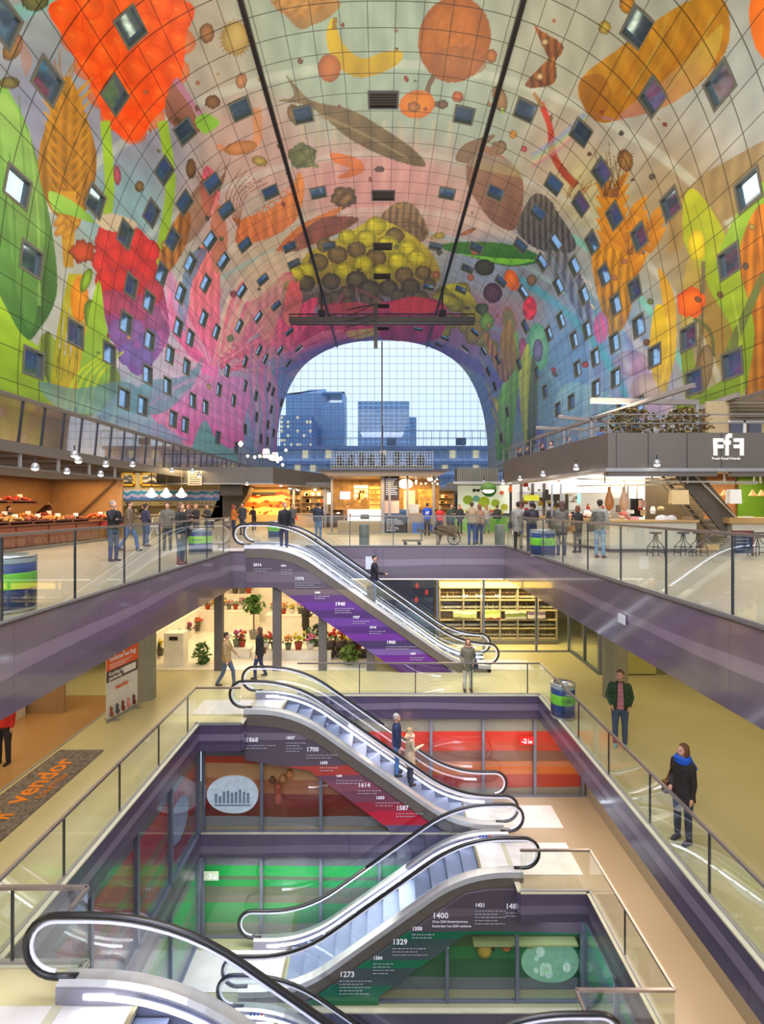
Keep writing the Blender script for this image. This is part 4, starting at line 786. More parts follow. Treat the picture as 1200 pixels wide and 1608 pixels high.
# lower glazed strip of the vault wall, leaning mullions, and the wall below
for s,nm in ((-1,'left'),(1,'right')):
    X=s*20.95
    mk('wall_%s'%nm,MB().box(min(X,X+s*.2),max(X,X+s*.2),-10,104,0,4.9),M_((120,104,84)),kind='structure')
    mk('trim_%d'%(12+(s>0)),MB().box(min(X-s*.6,X+s*.2),max(X-s*.6,X+s*.2),-10,104,4.55,4.95).box(min(X-s*.1,X+s*.2),max(X-s*.1,X+s*.2),-10,104,7.72,7.95),FASC,kind='structure')
    mk('wall_upper_%s'%nm,MB().box(min(X+s*3,X+s*3.2),max(X+s*3,X+s*3.2),-10,104,4.9,8),M_((190,166,130)),kind='structure')
    pane=MB(); fr=MB()
    for k in range(44):
        y=16+k*2.0
        fr.bar((X,y,4.9),(X,y+.5,7.8),.1,.14)
    pane.box(X-.02,X+.02,-10,104,4.9,7.8)
    nw+=1; o=mk('window_%d'%nw,pane,glass_mat('upper strip glass',(.85,.9,.95),1.0,.02,.10),kind='structure'); mk('window_frame',fr,DSTEEL,o)
    for k in range(7):
        area('upper room light %s %d'%(nm,k),(X+s*1.6,22+k*11,5.0),(1.5,8),200,(255,220,160),(PI,0,0))
mk('wall_upper_floor',MB().box(-24,-20.9,-10,104,4.8,4.9).box(20.9,24,-10,104,4.8,4.9).box(-24,-20.9,-10,104,7.9,8).box(20.9,24,-10,104,7.9,8),M_((140,120,95)),kind='structure')
# far glass front: cable net
f=MB(); XE=[float(Rth(t)*math.cos(t)) for t in np.linspace(0,PI,181)]; ZE=[EYE+float(Rth(t)*math.sin(t)) for t in np.linspace(0,PI,181)]
def half(z): 
    for a_,b_ in zip(range(90),range(1,91)):
        if ZE[a_]<=z<=ZE[b_]: return XE[a_]
    return 21.0
for k in range(-14,15):
    x=k*1.47
    zt=max([z for X_,z in zip(XE,ZE) if abs(X_-x)<.9] or [8]); f.bar((x,104,0),(x,104,zt),.05,.05)
for k in range(1,24):
    z=k*1.5; h=half(z); f.bar((-h,104,z),(h,104,z),.05,.05,up=(0,1,0))
f.box(-.14,.14,103.9,104.1,0,34.5)
nw+=1; poly=[(XE[i],ZE[i]) for i in range(0,181,6)]+[(-21,0),(21,0)]
o=mk('window_%d'%nw,MB().prism(poly,104.1,104.12),glass_mat('facade glass',(.9,.95,1),.5,.0,.0),kind='structure'); mk('window_frame',f,M_((120,130,145)),o)
# ---- city beyond ----
FB=M_((150,184,216),.5); FD=M_((96,134,172),.2,spec=1.0); FL=M_((178,206,232),.5); LITW=M_((250,225,170),.5,e=.35)
def tower(label,x0,x1,z0,z1,y,rows,cols,top=None,lit=0,c=FB,wc=FD,depth=14):
    a=at(x0,795,y).x; b=at(x1,795,y).x; zt=at(0,z1,y).z; zb=at(0,z0,y).z
    t=thing('office_tower',label,'building',((a+b)/2,y,zb))
    mk('wall',MB().box(a,b,y,y+depth,zb,zt),c,t); g=MB(); l=MB(); dx=(b-a)/cols; dz=(zt-zb)/rows
    for i in range(rows):
        for j in range(cols):
            (l if random.random()<lit else g).box(a+dx*(j+.14),a+dx*(j+.86),y-.15,y,zb+dz*(i+.2),zb+dz*(i+.8))
    mk('window',g,wc,t)
    if l.v: mk('lit_window',l,LITW,t,label='lit yellow window panes')
    return t,a,b,zb,zt
t,a,b,zb,zt=tower('glassy blue office tower with sloping crown on the left of the city view',449,512,700,618,190,16,9)
mk('crown',MB().prism([(a,zt),(b,zt),(b,zt+1.6),(a+(b-a)*.6,zt+1.4),(a,zt-.8)],190,204),FL,t)
t,a,b,zb,zt=tower('blue tower wing with an open frame at its top right',505,541,700,632,186,15,6); mk('roof_frame',MB().box(a,b,186,199,at(0,617,186).z,at(0,615,186).z).box(b-.9,b,186,199,zt,at(0,615,186).z),FB,t)
tower('low dark blue office with lit windows at the left edge of the city view',440,490,702,652,170,7,10,lit=.35,c=M_((104,140,180)))
tower('square blue hotel block with regular windows in the middle of the city view',562,643,700,630,180,11,10,c=FL)
tower('narrow dark block joined behind the square hotel',643,654,700,655,184,8,3)
# street building in front with galleries and lit rooms
t,a,b,zb,zt=tower('long low white and blue street building with lit rooms beyond the glass front',425,790,765,703,140,3,30,lit=.22,c=M_((176,196,222)))
dk=MB(); 
for yy in (703,727,748): z=at(0,yy,139).z; dk.box(a,b,138.6,140,z-.45,z+.45)
mk('balcony_slab',dk,M_((110,132,172)),t)
fn=MB(); z0=at(0,702,138).z; z1=at(0,676,138).z
for k in range(30): x=a+(b-a)*k/29; fn.bar((x,138,z0),(x,138,z1 if k>14 else z0+2.4),.12,.12)
fn.bar((a,138,z0+2.4),(b,138,z0+2.4),.15,.15).bar(((a+b)/2,138,z1),(b,138,z1),.15,.15); mk('roof_fence',fn,M_((90,110,140)),t)
for px in (615,725): q=at(px,686,137); mk('rooftop_unit',MB().box(q.x-1.2,q.x+1.2,137,139,q.z-2,q.z-.2),M_((70,85,110)),t)
mk('street_tree',MB().lathe([(.2,0),(1.6,2),(1.2,5),(.3,9)],(at(722,750,120).x,120,0),8),M_((40,50,45)),label='dark clipped street tree standing beyond the glass front',cat='tree')
mk('lamp_mast',MB().box(at(601,0,100).x-.12,at(601,0,100).x+.12,100,100.2,0,at(0,668,100).z),DSTEEL,label='slim dark mast rising behind the middle kiosk planters',cat='mast')
mk('ground_outside',MB().box(-90,90,104.5,260,-.3,-.02),M_((90,95,105)),kind='structure')
# ---- small goods ----
def lampspot(x,y,z,label,group='ceiling spotlights of the stalls',parts=[]):
    if not parts:
        t=thing('spotlight',label,'lamp',(0,0,0),group); mk('housing',MB().lathe([(.05,.16),(.1,.1),(.13,0),(.12,-.02)],(0,0,0),10),ALU,t,local=True,smooth=True)
        mk('bulb',MB().ball((0,0,-.03),.1,.1,.05,8,5),COOLW,t,local=True,label='bright white bulb'); mk('stem',MB().box(-.015,.015,-.015,.015,.15,.32),DSTEEL,t,local=True)
        parts.append(t); t.location=(x,y,z); return t
    return dup(parts[0],(x,y,z),label)
for (px,py,d_,wh) in ((117,715,17,'second from the left on the produce stall beam'),(123,724,17.2,'just right of the first pair on the produce stall beam'),(55,735,16,'above the letters of the produce stall'),(105,741,20,'over the heap of red produce'),(166,730,19.5,'at the right end of the produce stall beam'),(158,745,21,'above the brown stall partition'),(208,730,22,'left of the gold picture frames'),(270,739,26,'over the largest gold picture frame'),(302,740,27,'above the smallest gold picture frame'),(313,747,30,'beside the price board on the dark block'),
 (388,760,33,'on the left dark block above the stair'),(441,762,36,'in front of the orange stall wall'),(455,766,37,'right of the orange stall wall'),(468,769,38,'third along the receding left fascia'),(495,769,40,'near the end of the receding left fascia'),(548,741,29.5,'on the left half of the kiosk roof edge'),(656,741,29.5,'on the right half of the kiosk roof edge'),(760,758,33,'under the planter box of the green stall'),(790,758,28,'at the far end of the right fascia'),(817,752,26,'second from the far end of the right fascia'),(853,745,22.5,'third from the far end of the right fascia'),(905,735,19.5,'nearest on the receding right fascia'),(1032,729,17.5,'under the fascia near the stairs')):
    q=at(px,py,d_); lampspot(q.x,q.y,q.z,'small spotlight '+wh)
def blob_pile(mb,x0,x1,y0,y1,z,r,n,h=.25):
    for _ in range(n):
        u,v=random.uniform(-1,1),random.uniform(-1,1); mb.ball(((x0+x1)/2+u*(x1-x0)/2*.9,(y0+y1)/2+v*(y1-y0)/2*.9,z+h*max(0,1-u*u*.7-v*v*.5)+random.uniform(0,.03)),r,r,r,6,4)
def tray(label,x,y,z,c,w=.8,l=.6,group='trays of produce on the stall'):
    t=thing('produce_tray',label,'tray',(x,y,z),group); mk('tray',MB().box(x-w/2,x+w/2,y-l/2,y+l/2,z,z+.05).box(x+w/2-.03,x+w/2,y-l/2,y+l/2,z,z+.12),M_((90,50,40)),t)
    mb=MB(); blob_pile(mb,x-w/2,x+w/2,y-l/2,y+l/2,z+.04,.055,46,.2); o=mk('produce',mb,M_(c,.6,var=.3,vs=9),t,smooth=True); o['kind']='stuff'
    sk_=mk('tag_stick',MB().box(x+w*.2-.01,x+w*.2+.01,y-.01,y,z+.05,z+.24),WHITE,t); mk('price_tag',MB().box(x+w*.1,x+w*.1+.2,y-.02,y,z+.22,z+.36),M_((240,236,225)),sk_); return t
# ---- stall A: produce stall on the left ----
BR=M_((150,112,70),.7); BRD=M_((112,62,44),.45)
st=thing('produce_stall','long brown produce stall on the left under the orange OTS letters','stall',(-14,20,0))
mk('counter',MB().box(-14.6,-13,13,24,.1,.88).box(-14.7,-12.95,12.95,24.05,.88,.94),BRD,st,label='dark red counter front with pale worktop'); mk('plinth',MB().box(-14.6,-12.8,13,24.2,0,.1),M_((120,110,95)),st)
for k in range(6): mk('front_panel',MB().box(-12.99,-12.97,13.1+k*1.82,14.8+k*1.82,.15,.84),M_((128,70,48),.4),st)
mk('back_panel',MB().box(-16.5,-16.4,12,26,0,2.95),BR,st); mk('end_partition',MB().box(-16.4,-12.95,26,26.12,0,2.95),M_((170,128,78),.7),st)
mk('upper_shelf',MB().box(-15.6,-14.5,12,23,1.66,1.72),M_((120,80,50)),st); mk('shelf_bracket',MB().bar((-14.6,23,1.66),(-15.4,23,.95),.06,.3),BRD,st)
mk('canopy_frame',MB().bar((-12.9,10,2.95),(-12.9,27,2.95),.1,.08).bar((-12.9,10,3.66),(-12.9,33.9,3.66),.16,.36).box(-18,-12.9,10,33.9,3.84,3.88),FASC,st)
for k in range(7): mk('canopy_post',MB().bar((-12.9,12+k*2.2,2.95),(-12.9,12+k*2.2,3.5),.08,.1).bar((-12.9,12+k*2.2,3.4),(-17,12+k*2.2,3.4),.05,.08),ALU,st)
mk('sign_board',MB().box(-16.35,-16.3,15.5,18.8,2.1,2.9),M_((120,82,50)),st); text('lettering','OTS',M_((235,90,30),.5,e=.8),st,(-16.25,17.45,2.2),.62,rot=(PI/2,0,PI/2),ext=.01,bold=.01)
mk('diagonal_strut',MB().bar((-13.2,25.9,2.9),(-15.2,25.9,1.0),.06,.1),M_((100,75,50)),st)
col=[(200,120,30),(150,60,35),(190,110,40),(170,130,60),(140,70,40),(210,140,60),(160,90,50)]; cn=['orange','dark red','amber','straw','russet','golden','chestnut']
for i in range(7):
    tray('tray of %s dried goods along the front of the produce counter'%cn[i],-13.5,15.2+i*1.25,.95,col[i],.9,1.1)
for i in range(6): tray('tray of %s nuts on the second row behind the counter front'%cn[i],-14.25,15.6+i*1.3,1.05,col[(i+3)%7],.6,1.1)
for i in range(4): tray('tray of %s goods high on the upper shelf'%('yellow','green','pink','scarlet')[i],-14.95,16.2+i*1.7,1.73,((215,165,40),(120,110,50),(220,160,150),(190,50,40))[i],.8,1.4)
for i,(c_,nm) in enumerate((((225,90,40),'tomatoes'),((240,170,50),'apricots'),((230,130,50),'clementines'))): tray('sloping tray of bright %s at the right end of the stall'%nm,-13.3,24.3+i*.62,.98,c_,1.0,.56)
mk('crate',MB().box(-13.5,-12.6,24.1,25.4,.55,.9),M_((150,40,35)),label='dark red crate under the bright fruit at the stall end',cat='crate')
area('produce light',(-14,20,2.85),(3,11),420,(255,205,140))
# ---- stall B: bar with gold frames ----
b_=thing('gold_frame_bar','bar with gold picture frames and glass chandeliers behind the brown partition','stall',(-15,33,0)); yb=36
mk('back_wall',MB().box(-18,-11,yb,yb+.1,0,3.9),M_((190,170,120),.6),b_); mk('counter',MB().box(-17.5,-10.8,30,30.8,0,1.05).box(-17.6,-10.7,29.9,30.9,1.05,1.12),M_((180,160,110)),b_)
mk('backlit_poster',MB().box(-17.8,-11.2,yb-.06,yb,2.0,2.75),stripes('poster collage',[(1.9,(90,130,190)),(2.2,(190,180,220)),(2.4,(60,150,180)),(2.6,(200,190,200)),(2.8,(120,120,170))],.2,3.5,.5,.3,seed=9),b_)
mk('shelf',MB().box(-17.8,-11.2,yb-.3,yb,1.55,1.6),M_((120,90,60)),b_)
for x0,x1 in ((-17.9,-17.0),(-16.6,-14.5),(-14.3,-13.1)):
    p=thing('picture_frame',{-17.9:'leftmost small gold frame on the bar wall, cut by the partition',-16.6:'widest gold frame in the middle of the bar wall',-14.3:'gold frame at the right of the bar wall'}[x0],'picture',((x0+x1)/2,yb,2.95),'gold picture frames over the bar')
    f=MB()
    for a in ((x0,x1,3.0,3.13),(x0,x1,3.77,3.9),(x0,x0+.13,3,3.9),(x1-.13,x1,3,3.9)): f.box(a[0],a[1],yb-.15,yb-.02,a[2],a[3])
    mk('frame',f,M_((215,165,50),.3,e=.15),p); mk('picture',MB().box(x0+.1,x1-.1,yb-.08,yb-.03,3.1,3.8),stripes('cafe print',[(3,(70,60,50)),(3.3,(210,200,170)),(3.5,(110,100,80)),(3.7,(230,225,205))],.3,2,.4,.4,seed=4),p)
def chand(x,y,z,label,P=[]):
    if P: return dup(P[0],(x,y,z),label)
    t=thing('chandelier',label,'lamp',(0,0,0),'glass chandeliers over the bar'); mk('lamp_shade',MB().lathe([(.05,.5),(.12,.35),(.2,.2),(.34,.1),(.3,0),(.1,-.1)],(0,0,0),10),WARM,t,local=True,smooth=True); mk('rod',MB().box(-.02,.02,-.02,.02,.4,1.6),YEL,t,local=True); t.location=(x,y,z); P.append(t)
for px,l in ((238,'left'),(261,'middle'),(285,'right')): q=at(px,779,32); chand(q.x,q.y,q.z,'glowing glass chandelier, %s of the three above the bar counter'%l)
def bmat(c):
    m,nt,b=new_mat('bottle glass %d'%c[0]); t=nt.nodes.new('ShaderNodeTexCoord'); sp=nt.nodes.new('ShaderNodeSeparateXYZ'); r=nt.nodes.new('ShaderNodeValToRGB'); nt.links.new(t.outputs['Object'],sp.inputs[0]); nt.links.new(sp.outputs['Z'],r.inputs['Fac']); r.color_ramp.interpolation='CONSTANT'
    e=r.color_ramp.elements; e[0].position=0; e[0].color=(*lin(c),1); e[1].position=.055; e[1].color=(*lin((232,226,206)),1); q=e.new(.145); q.color=(*lin(c),1); q=e.new(.26); q.color=(*lin((150,60,50) if c[0]<60 else (200,180,90)),1)
    nt.links.new(r.outputs['Color'],b.inputs['Base Color']); b.inputs['Roughness'].default_value=.2; return m
def bott(c): 
    o=mk('bottle',MB().lathe([(.037,0),(.038,.19),(.014,.24),(.013,.31)],(0,0,0),6),bmat(c),kind='thing',local=True,smooth=True); return o
BT=[bott(c) for c in ((30,40,22),(70,16,20),(120,100,30),(24,30,40),(150,150,110))]
for o in BT: del o['kind']
usedb=set()
def bottle(x,y,z,label,group,i=None):
    i=random.randrange(5) if i is None else i; o=BT[i]
    if i in usedb: o=o.copy(); COL.objects.link(o)
    usedb.add(i); o.location=(x,y,z); tags(o,label,'bottle',group); return o
for k in range(26): bottle(-17.6+k*.24,yb-.15,1.6,'small bottle on the bar shelf under the collage poster','bottles on the bar shelf')
area('bar light',(-14.5,33,3.9),(6,4),600,(255,225,170))
# ---- dark block C with stair and orange stall ----
c3=thing('mezzanine_block','grey brown upper block on the left carrying the lamp terrace','building',(-11,36,0))
mk('fascia',MB().prism([(-14.7,34),(-7.1,34),(-4.2,42),(-4.2,43),(-14.7,43)],3.1,4.15,'z'),FASC,c3); mk('soffit',MB().prism([(-14.9,33.7),(-7.0,33.7),(-4.0,42),(-4,43),(-14.9,43)],3.02,3.1,'z'),ALU,c3)
mk('column',MB().prism([(-11.0,3.05),(-9.1,3.05),(-9.3,2.4),(-10.2,1.0),(-11.6,.5),(-11.6,0),(-12.2,0),(-11.6,1.4)],36,37.2),M_((84,74,64)),c3,label='dark slanting concrete support')
mk('menu_board',MB().box(-10.6,-9.2,34.2,34.3,2.3,3.0).box(-10.5,-9.3,34.18,34.2,2.36,2.94),M_((70,62,52)),c3); mk('price_board',MB().box(-12.5,-11.6,33.6,33.66,2.95,3.9),M_((176,164,140)),c3)
for k in range(6): mk('board_line',MB().box(-12.4,-11.7,33.58,33.6,3.05+k*.14,3.08+k*.14),M_((70,62,52)),c3)
ter=MB(); 
for k in range(10): ter.bar((-14.2+k*.8,34.1,4.15),(-14.2+k*.8,34.1,5.0),.04,.04)
ter.bar((-14.4,34.1,5.0),(-7,34.1,5.0),.06,.06); mk('terrace_railing',ter,DSTEEL,c3)
for i,(px,py,s_) in enumerate(((400,718,.12),(418,712,.3),(425,718,.2),(432,717,.28),(441,720,.15),(449,707,.12),(378,697,.2),(389,716,.12),(444,730,.12),(408,716,.14),(436,724,.14))):
    q=at(px,py,37+i*.3); t=thing('terrace_lamp','warm glowing lamp number %s on the left terrace'%'' if False else 'warm %s lamp glowing over the left terrace, %s'%(('small','large drum-shaded')[s_>.25],('far left','centre left by the drum shade','just right of the biggest shade','right drum shade','lower right','top of the tall right tree','highest, apart on the left','low on the left','lowest at the right corner','beside the left drum','under the right drum')[i]),'lamp',q,'terrace lamps')
    mk('lamp_shade',MB().lathe([(s_*.7,s_),(s_,-s_)] if s_>.25 else [(s_*.3,s_),(s_,0),(s_*.3,-s_)],q,10),WARM,t,smooth=False); mk('stem',MB().box(q.x-.02,q.x+.02,q.y-.02,q.y+.02,4.1,q.z),DSTEEL,t)
os_=thing('orange_stall','bright orange and yellow lit stall with patterned back wall','stall',(-8,39,0))
q0=at(381,765,39); q1=at(455,805,39)
mk('back_wall',MB().box(q0.x,q1.x,39,39.1,.3,3.0),stripes('orange pattern wall',[(0,(255,170,60)),(1.0,(255,220,120)),(1.5,(240,120,40)),(1.9,(250,210,120)),(2.3,(230,90,40)),(2.6,(250,200,110)),(3,(255,220,150))],.35,1.2,.5,.3,seed=2),os_)
mk('counter',MB().box(q0.x-.2,q1.x+.2,37.6,38.3,0,1.0),M_((225,190,110),e=.15),os_); mk('sign_board',MB().box(q0.x+.5,q1.x-1,38.8,38.86,2.45,2.65),DARK,os_)
for k in range(12): x=random.uniform(q0.x,q1.x); z=random.uniform(1.3,2.8); mk('round_pan',MB().lathe([(.16,0),(.16,.05)],(x,38.9,z),8),M_(((220,80,40),(250,220,120),(200,60,40))[k%3]),os_)
area('orange light',(-8,37.5,2.9),(3.4,1.5),340,(255,210,140))
# ---- generic lit kiosks in the distance ----
def kiosk(label,x0,x1,y0,y1,h,wc,cc,gc,n=16,lp=60):
    t=thing('market_kiosk',label,'kiosk',((x0+x1)/2,y0,0)); mk('counter',MB().box(x0,x1,y0,y0+.8,0,1.0).box(x0-.05,x1+.05,y0-.05,y0+.85,1.0,1.06),M_(cc),t); mk('back_wall',MB().box(x0,x1,y1-.1,y1,0,h),M_(wc,.6,var=.25,vs=2),t)
    mk('roof',MB().box(x0-.5,x1+.5,y0-.8,y1+.3,h,h+.35),FASC,t)
    for x in (x0,x1): mk('post',MB().box(x-.08,x+.08,y0,y0+.16,0,h),ALU,t)
    for k in range(3): mk('shelf',MB().box(x0+.2,x1-.2,y1-.5,y1-.1,1.3+k*.55,1.34+k*.55),M_((150,120,80)),t)
    for k in range(n):
        x=x0+.3+(x1-x0-.6)*random.random(); r=random.uniform(.08,.16); z=1.34+.55*random.randrange(3)
        mk('goods',MB().box(x-r,x+r,y1-.45,y1-.2,z,z+r*2),M_(gc[k%len(gc)]),t)
    area('kiosk light',((x0+x1)/2,(y0+y1)/2,h-.05),(x1-x0,(y1-y0)*.8),lp*1.8,(255,220,160)); return t
WG=((250,230,180),(220,150,60),(200,80,40),(240,240,230),(120,150,60))
kiosk('small kiosk with pale shelves between the orange stall and the dark-jacket shopper',-6.6,-4.3,39,42,3.0,(170,140,100),(160,140,110),WG,20,90)
kiosk('dim kiosk with white lantern left of the middle kiosk',-4.2,-2.9,40,43,2.9,(110,90,70),(120,100,80),WG,8,45)
kiosk('distant kiosk seen between the middle kiosk and the green stall',3.9,7.2,48,52,3.0,(140,110,70),(150,120,80),WG,16,110)
kiosk('far kiosk beyond the shoppers on the right of the hall',3.6,9,66,70,3.2,(150,120,80),(150,120,80),WG,12,130)
kiosk('far kiosk deep in the hall on the left',-14,-6,62,66,3.2,(180,140,90),(150,120,80),WG,14,160)
mk('hanging_lantern',MB().box(-4.05,-3.3,38.6,39.2,1.75,2.6),WARM,label='white glowing box lantern beside the dim kiosk',cat='lamp')
# ---- middle kiosk ----
y=29.8; ck=thing('middle_kiosk','middle market kiosk with planted roof, menu boards and lit glass counter','kiosk',(0,y,0))
X0,X1=at(521,0,y).x,at(700,0,y).x; zr=3.55
mk('roof',MB().prism([(at(500,0,y).x,zr+.12),(at(704,0,y).x,zr+.12),(at(700,0,y).x,zr-.02),(at(688,0,y).x,zr-.25),(at(520,0,y).x,zr-.25),(at(503,0,y).x,zr-.02)],y-.6,y+8),M_((150,128,100),.5),ck); mk('roof_edge',MB().box(at(499,0,y).x,at(705,0,y).x,y-.7,y-.55,zr+.02,zr+.14),DSTEEL,ck)
for px in (521,601,612,640,681): 
    x=at(px,0,y).x; w=.12 if px!=601 else .2; mk('post',MB().box(x-w/2,x+w/2,y-.1,y+.1,0,zr-.2),M_((140,132,126)),ck)
def R_(nm,px0,py0,px1,py1,m,dy=0,th=.06,par=ck,d=y,label=None): 
    a=at(px0,py0,d+dy); b=at(px1,py1,d+dy); return mk(nm,MB().box(min(a.x,b.x),max(a.x,b.x),d+dy,d+dy+th,min(a.z,b.z),max(a.z,b.z)),m,par,label=label)
R_('back_wall',521,752,690,800,M_((170,130,75),.6,var=.3,vs=2),4); R_('menu_board',603,747,627,785,M_((58,42,36)),0); R_('lower_panel',604,785,627,806,M_((214,176,150)),.05); R_('chalk_board',604,811,640,839,M_((44,40,38)),-.1)
R_('lit_shelf',556,762,578,784,M_((250,236,190),e=.6),2.6); R_('lit_shelf',580,764,597,800,M_((245,190,90),e=.3),2.6); R_('lit_shelf',634,770,652,800,M_((240,215,170),e=.2),2.6); R_('bread_poster',657,768,683,796,M_((214,160,60),.5,var=.4,vs=4,e=.15),2.4); R_('screen',534,772,550,784,M_((150,190,240),e=1.2),2,label='glowing blue screen')
for k in range(4): R_('shelf_board',580,768+k*8,597,769+k*8,M_((120,80,40)),2.5)
for k in range(3): R_('shelf_board',556,767+k*7,578,768+k*7,M_((130,100,60)),2.5)
for i in range(9): R_('board_line',606,752+i*3,606+random.randint(12,19),752.8+i*3,TXT,-.03,.02)
for i in range(8): R_('board_line',607,815+i*2.6,607+random.randint(8,28),815.5+i*2.6,TXT,-.13,.02)
R_('counter',530,818,600,839,M_((150,132,104)),0,.9); R_('glass_case',546,800,599,818,M_((250,244,225),.3,e=.7),.1,.7); R_('case_panel',566,808,580,815,DARK,0.02,.02); R_('plinth',512,837,700,841,M_((150,150,130)),-.2,1.2); R_('counter',640,806,700,839,M_((150,124,92)),.2,.8)
R_('blue_tile_panel',648,820,656,837,M_((60,100,180)),-.05); R_('blue_tile_panel',658,820,666,837,M_((60,100,180)),-.05); R_('blue_tile_panel',676,824,688,837,M_((50,90,170)),-.05); R_('espresso_machine',643,792,658,806,M_((190,186,176),.3),.3,.5)
t=MB(); q=at(637,760,y+1); t.ball(q,.45,.4,.3,10,6); mk('bright_globe',t,M_((225,232,245),.5,e=1.0),ck,smooth=True)
for i in range(16): q=at(random.uniform(640,690),random.uniform(752,760),y+random.uniform(.3,3)); mk('bulb',MB().ball(q,.05),COOLW,ck)
for i in range(14): 
    px=random.choice((random.uniform(557,577),random.uniform(582,596),random.uniform(635,651))); R_('loaf',px-1.5,random.choice((773,781,788))-3,px+1.5,random.choice((774,782,789)),M_(((200,130,50),(230,180,90),(150,80,40))[i%3]),2.35,.1)
area('kiosk warm light',(0,y+2,3.2),(6,3),390,(255,215,150)); area('kiosk front light',(0,y-.8,3.1),(6,.5),150,(255,225,170))
# roof planters
pl=thing('roof_planter','mesh-fenced roof planter with dark shrubs on top of the middle kiosk','planter',(0,y+.4,zr+.12))
m_=MB(); xa,xb=at(520,0,y).x,at(680,0,y).x
for k in range(38): x=xa+(xb-xa)*k/37; m_.box(x-.012,x+.012,y,y+.02,zr+.12,zr+1.15)
for k in range(7): z=zr+.2+k*.16; m_.box(xa,xb,y,y+.02,z-.01,z+.01)
mk('mesh_fence',m_,ALU,pl); mk('trough',MB().box(xa,xb,y+.2,y+1.2,zr+.1,zr+.4),M_((90,84,60)),pl)
def bush(label,x,y,z,r,h,c,n=260,cat='shrub',group=None,name='shrub',leaf=.07,par=None):
    t=MB()
    for k in range(n):
        a=random.uniform(0,2*PI); rr=r*math.sqrt(random.random()); zz=z+h*random.random(); f=math.sqrt(max(.05,1-((zz-z)/h*2-1)**2)); p=Vector((x+rr*f*math.cos(a),y+rr*f*math.sin(a),zz))
        d1=Vector((random.gauss(0,1),random.gauss(0,1),random.gauss(0,.6))).normalized()*leaf; d2=d1.cross(Vector((random.gauss(0,1),random.gauss(0,1),1))).normalized()*leaf*.5
        t.add([p-d1,p+d2,p+d1,p-d2],[(0,1,2,3)])
    if par is None:
        T=thing(name,label,cat,(x,y,z),group); par=T
    o=mk('foliage',t,M_(c,.7,var=.4,vs=6),par); st_=MB(); 
    for k in range(4): st_.bar((x,y,z-.05),(x+random.uniform(-.5,.5)*r,y+random.uniform(-.5,.5)*r,z+h*.6),.02,.02)
    mk('stem',st_,M_((80,60,40)),par); return o
for i,px in enumerate((534,551,568,583,601,624,643,661)): bush('clipped dark shrub in the roof planter, %s along'%('first','second','third','fourth','fifth','sixth','seventh','eighth')[i],at(px,0,y+.6).x,y+.7,zr+.38,.26,(.62,.66,.78,.7,.74,.9,.8,.7)[i],(62,72,40),240,group='shrubs on the kiosk roof')
# ---- green stall on the right middle ----
gs=thing('green_stall','green and white fruit stall with glowing pendant at mid right','stall',(6,34,0)); d=33.5
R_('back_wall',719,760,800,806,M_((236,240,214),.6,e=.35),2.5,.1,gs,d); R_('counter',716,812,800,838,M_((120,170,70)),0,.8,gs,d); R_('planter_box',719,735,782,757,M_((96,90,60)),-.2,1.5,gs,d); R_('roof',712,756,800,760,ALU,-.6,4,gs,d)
g=MB(); 
for k in range(24): px=719+63*k/23; a=at(px,735,d-.3); b2=at(px,757,d-.3); g.box(a.x-.01,a.x+.01,a.y,a.y+.02,b2.z,a.z)
mk('mesh_fence',g,ALU,gs)
for px,py,r,c_ in ((768,770,.5,(60,120,40)),(805,768,.28,(230,110,50)),(788,774,.15,(230,110,60)),(745,770,.13,(60,60,40)),(751,770,.12,(60,60,40)),(735,785,.35,(170,200,60)),(760,788,.4,(190,215,50)),(778,790,.3,(180,210,60)),(748,783,.25,(120,190,170)),(792,796,.25,(200,200,60))):
    q=at(px,py,d+2.4); mk('picture_disc',MB().prism([(q.x+r*math.cos(a),q.z+r*.9*math.sin(a)) for a in [2*PI*k/16 for k in range(16)]],q.y-.03,q.y),M_(c_,.6,e=.15),gs)
q=at(767,769,31); mk('pendant',MB().lathe([(.1,.45),(.4,.3),(.5,.05),(.45,-.02)],q,14),M_((90,130,50)),label='large green dome pendant glowing over the fruit stall',cat='lamp',smooth=True); mk('pendant_globe',MB().ball((q.x,q.y,q.z-.05),.34,.34,.16),COOLW,label='bright globe hanging inside the green dome',cat='lamp')
area('green stall light',(6.4,34.6,3.1),(3.2,2.4),221,(245,245,215))
# ---- right row: butcher and friends structure ----
B1=(7.75,17.9); B2=(6.75,29)
fs=thing('food_hall_block','grey brown fascia of the food hall with terrace above, lettered FfF','building',(9,20,2.9))
# kinked fascia as vertical slabs
m_=MB(); m_.prism([B1,(15.5,17.9),(15.5,18.15),(7.95,18.15),(6.95,29),B2],2.92,4.12,'z'); mk('fascia',m_,FASC,fs)
for px in (968,1018,1079,1133): x=at(px,0,17.9).x; mk('panel_seam',MB().box(x-.008,x+.008,17.885,17.9,2.92,4.12),DSTEEL,fs)
mk('soffit',MB().prism([(7.6,17.7),(15.5,17.7),(15.5,19),(8.2,19),(7.2,29),(6.6,29)],2.78,2.9,'z'),ALU,fs); mk('ceiling_slab',MB().prism([(8.0,18.2),(21,18.2),(21,29),(7.05,29)],3.25,3.35,'z'),SOF,fs)
mk('shutter_box',MB().box(7.7,11.4,17.75,17.95,2.62,2.8).box(11.9,15.5,17.75,17.95,2.62,2.8),M_((110,100,92),.4),fs)
WHT=M_((240,232,214),.5,e=.25); xl=at(1119,0,17.88).x; zl=at(0,714,17.88).z
text('lettering','F',WHT,fs,(xl,17.88,zl),.78,ext=.015,bold=.03); text('lettering','f',WHT,fs,(xl+.40,17.88,zl),1.02,ext=.015,bold=.03,sx=.8)
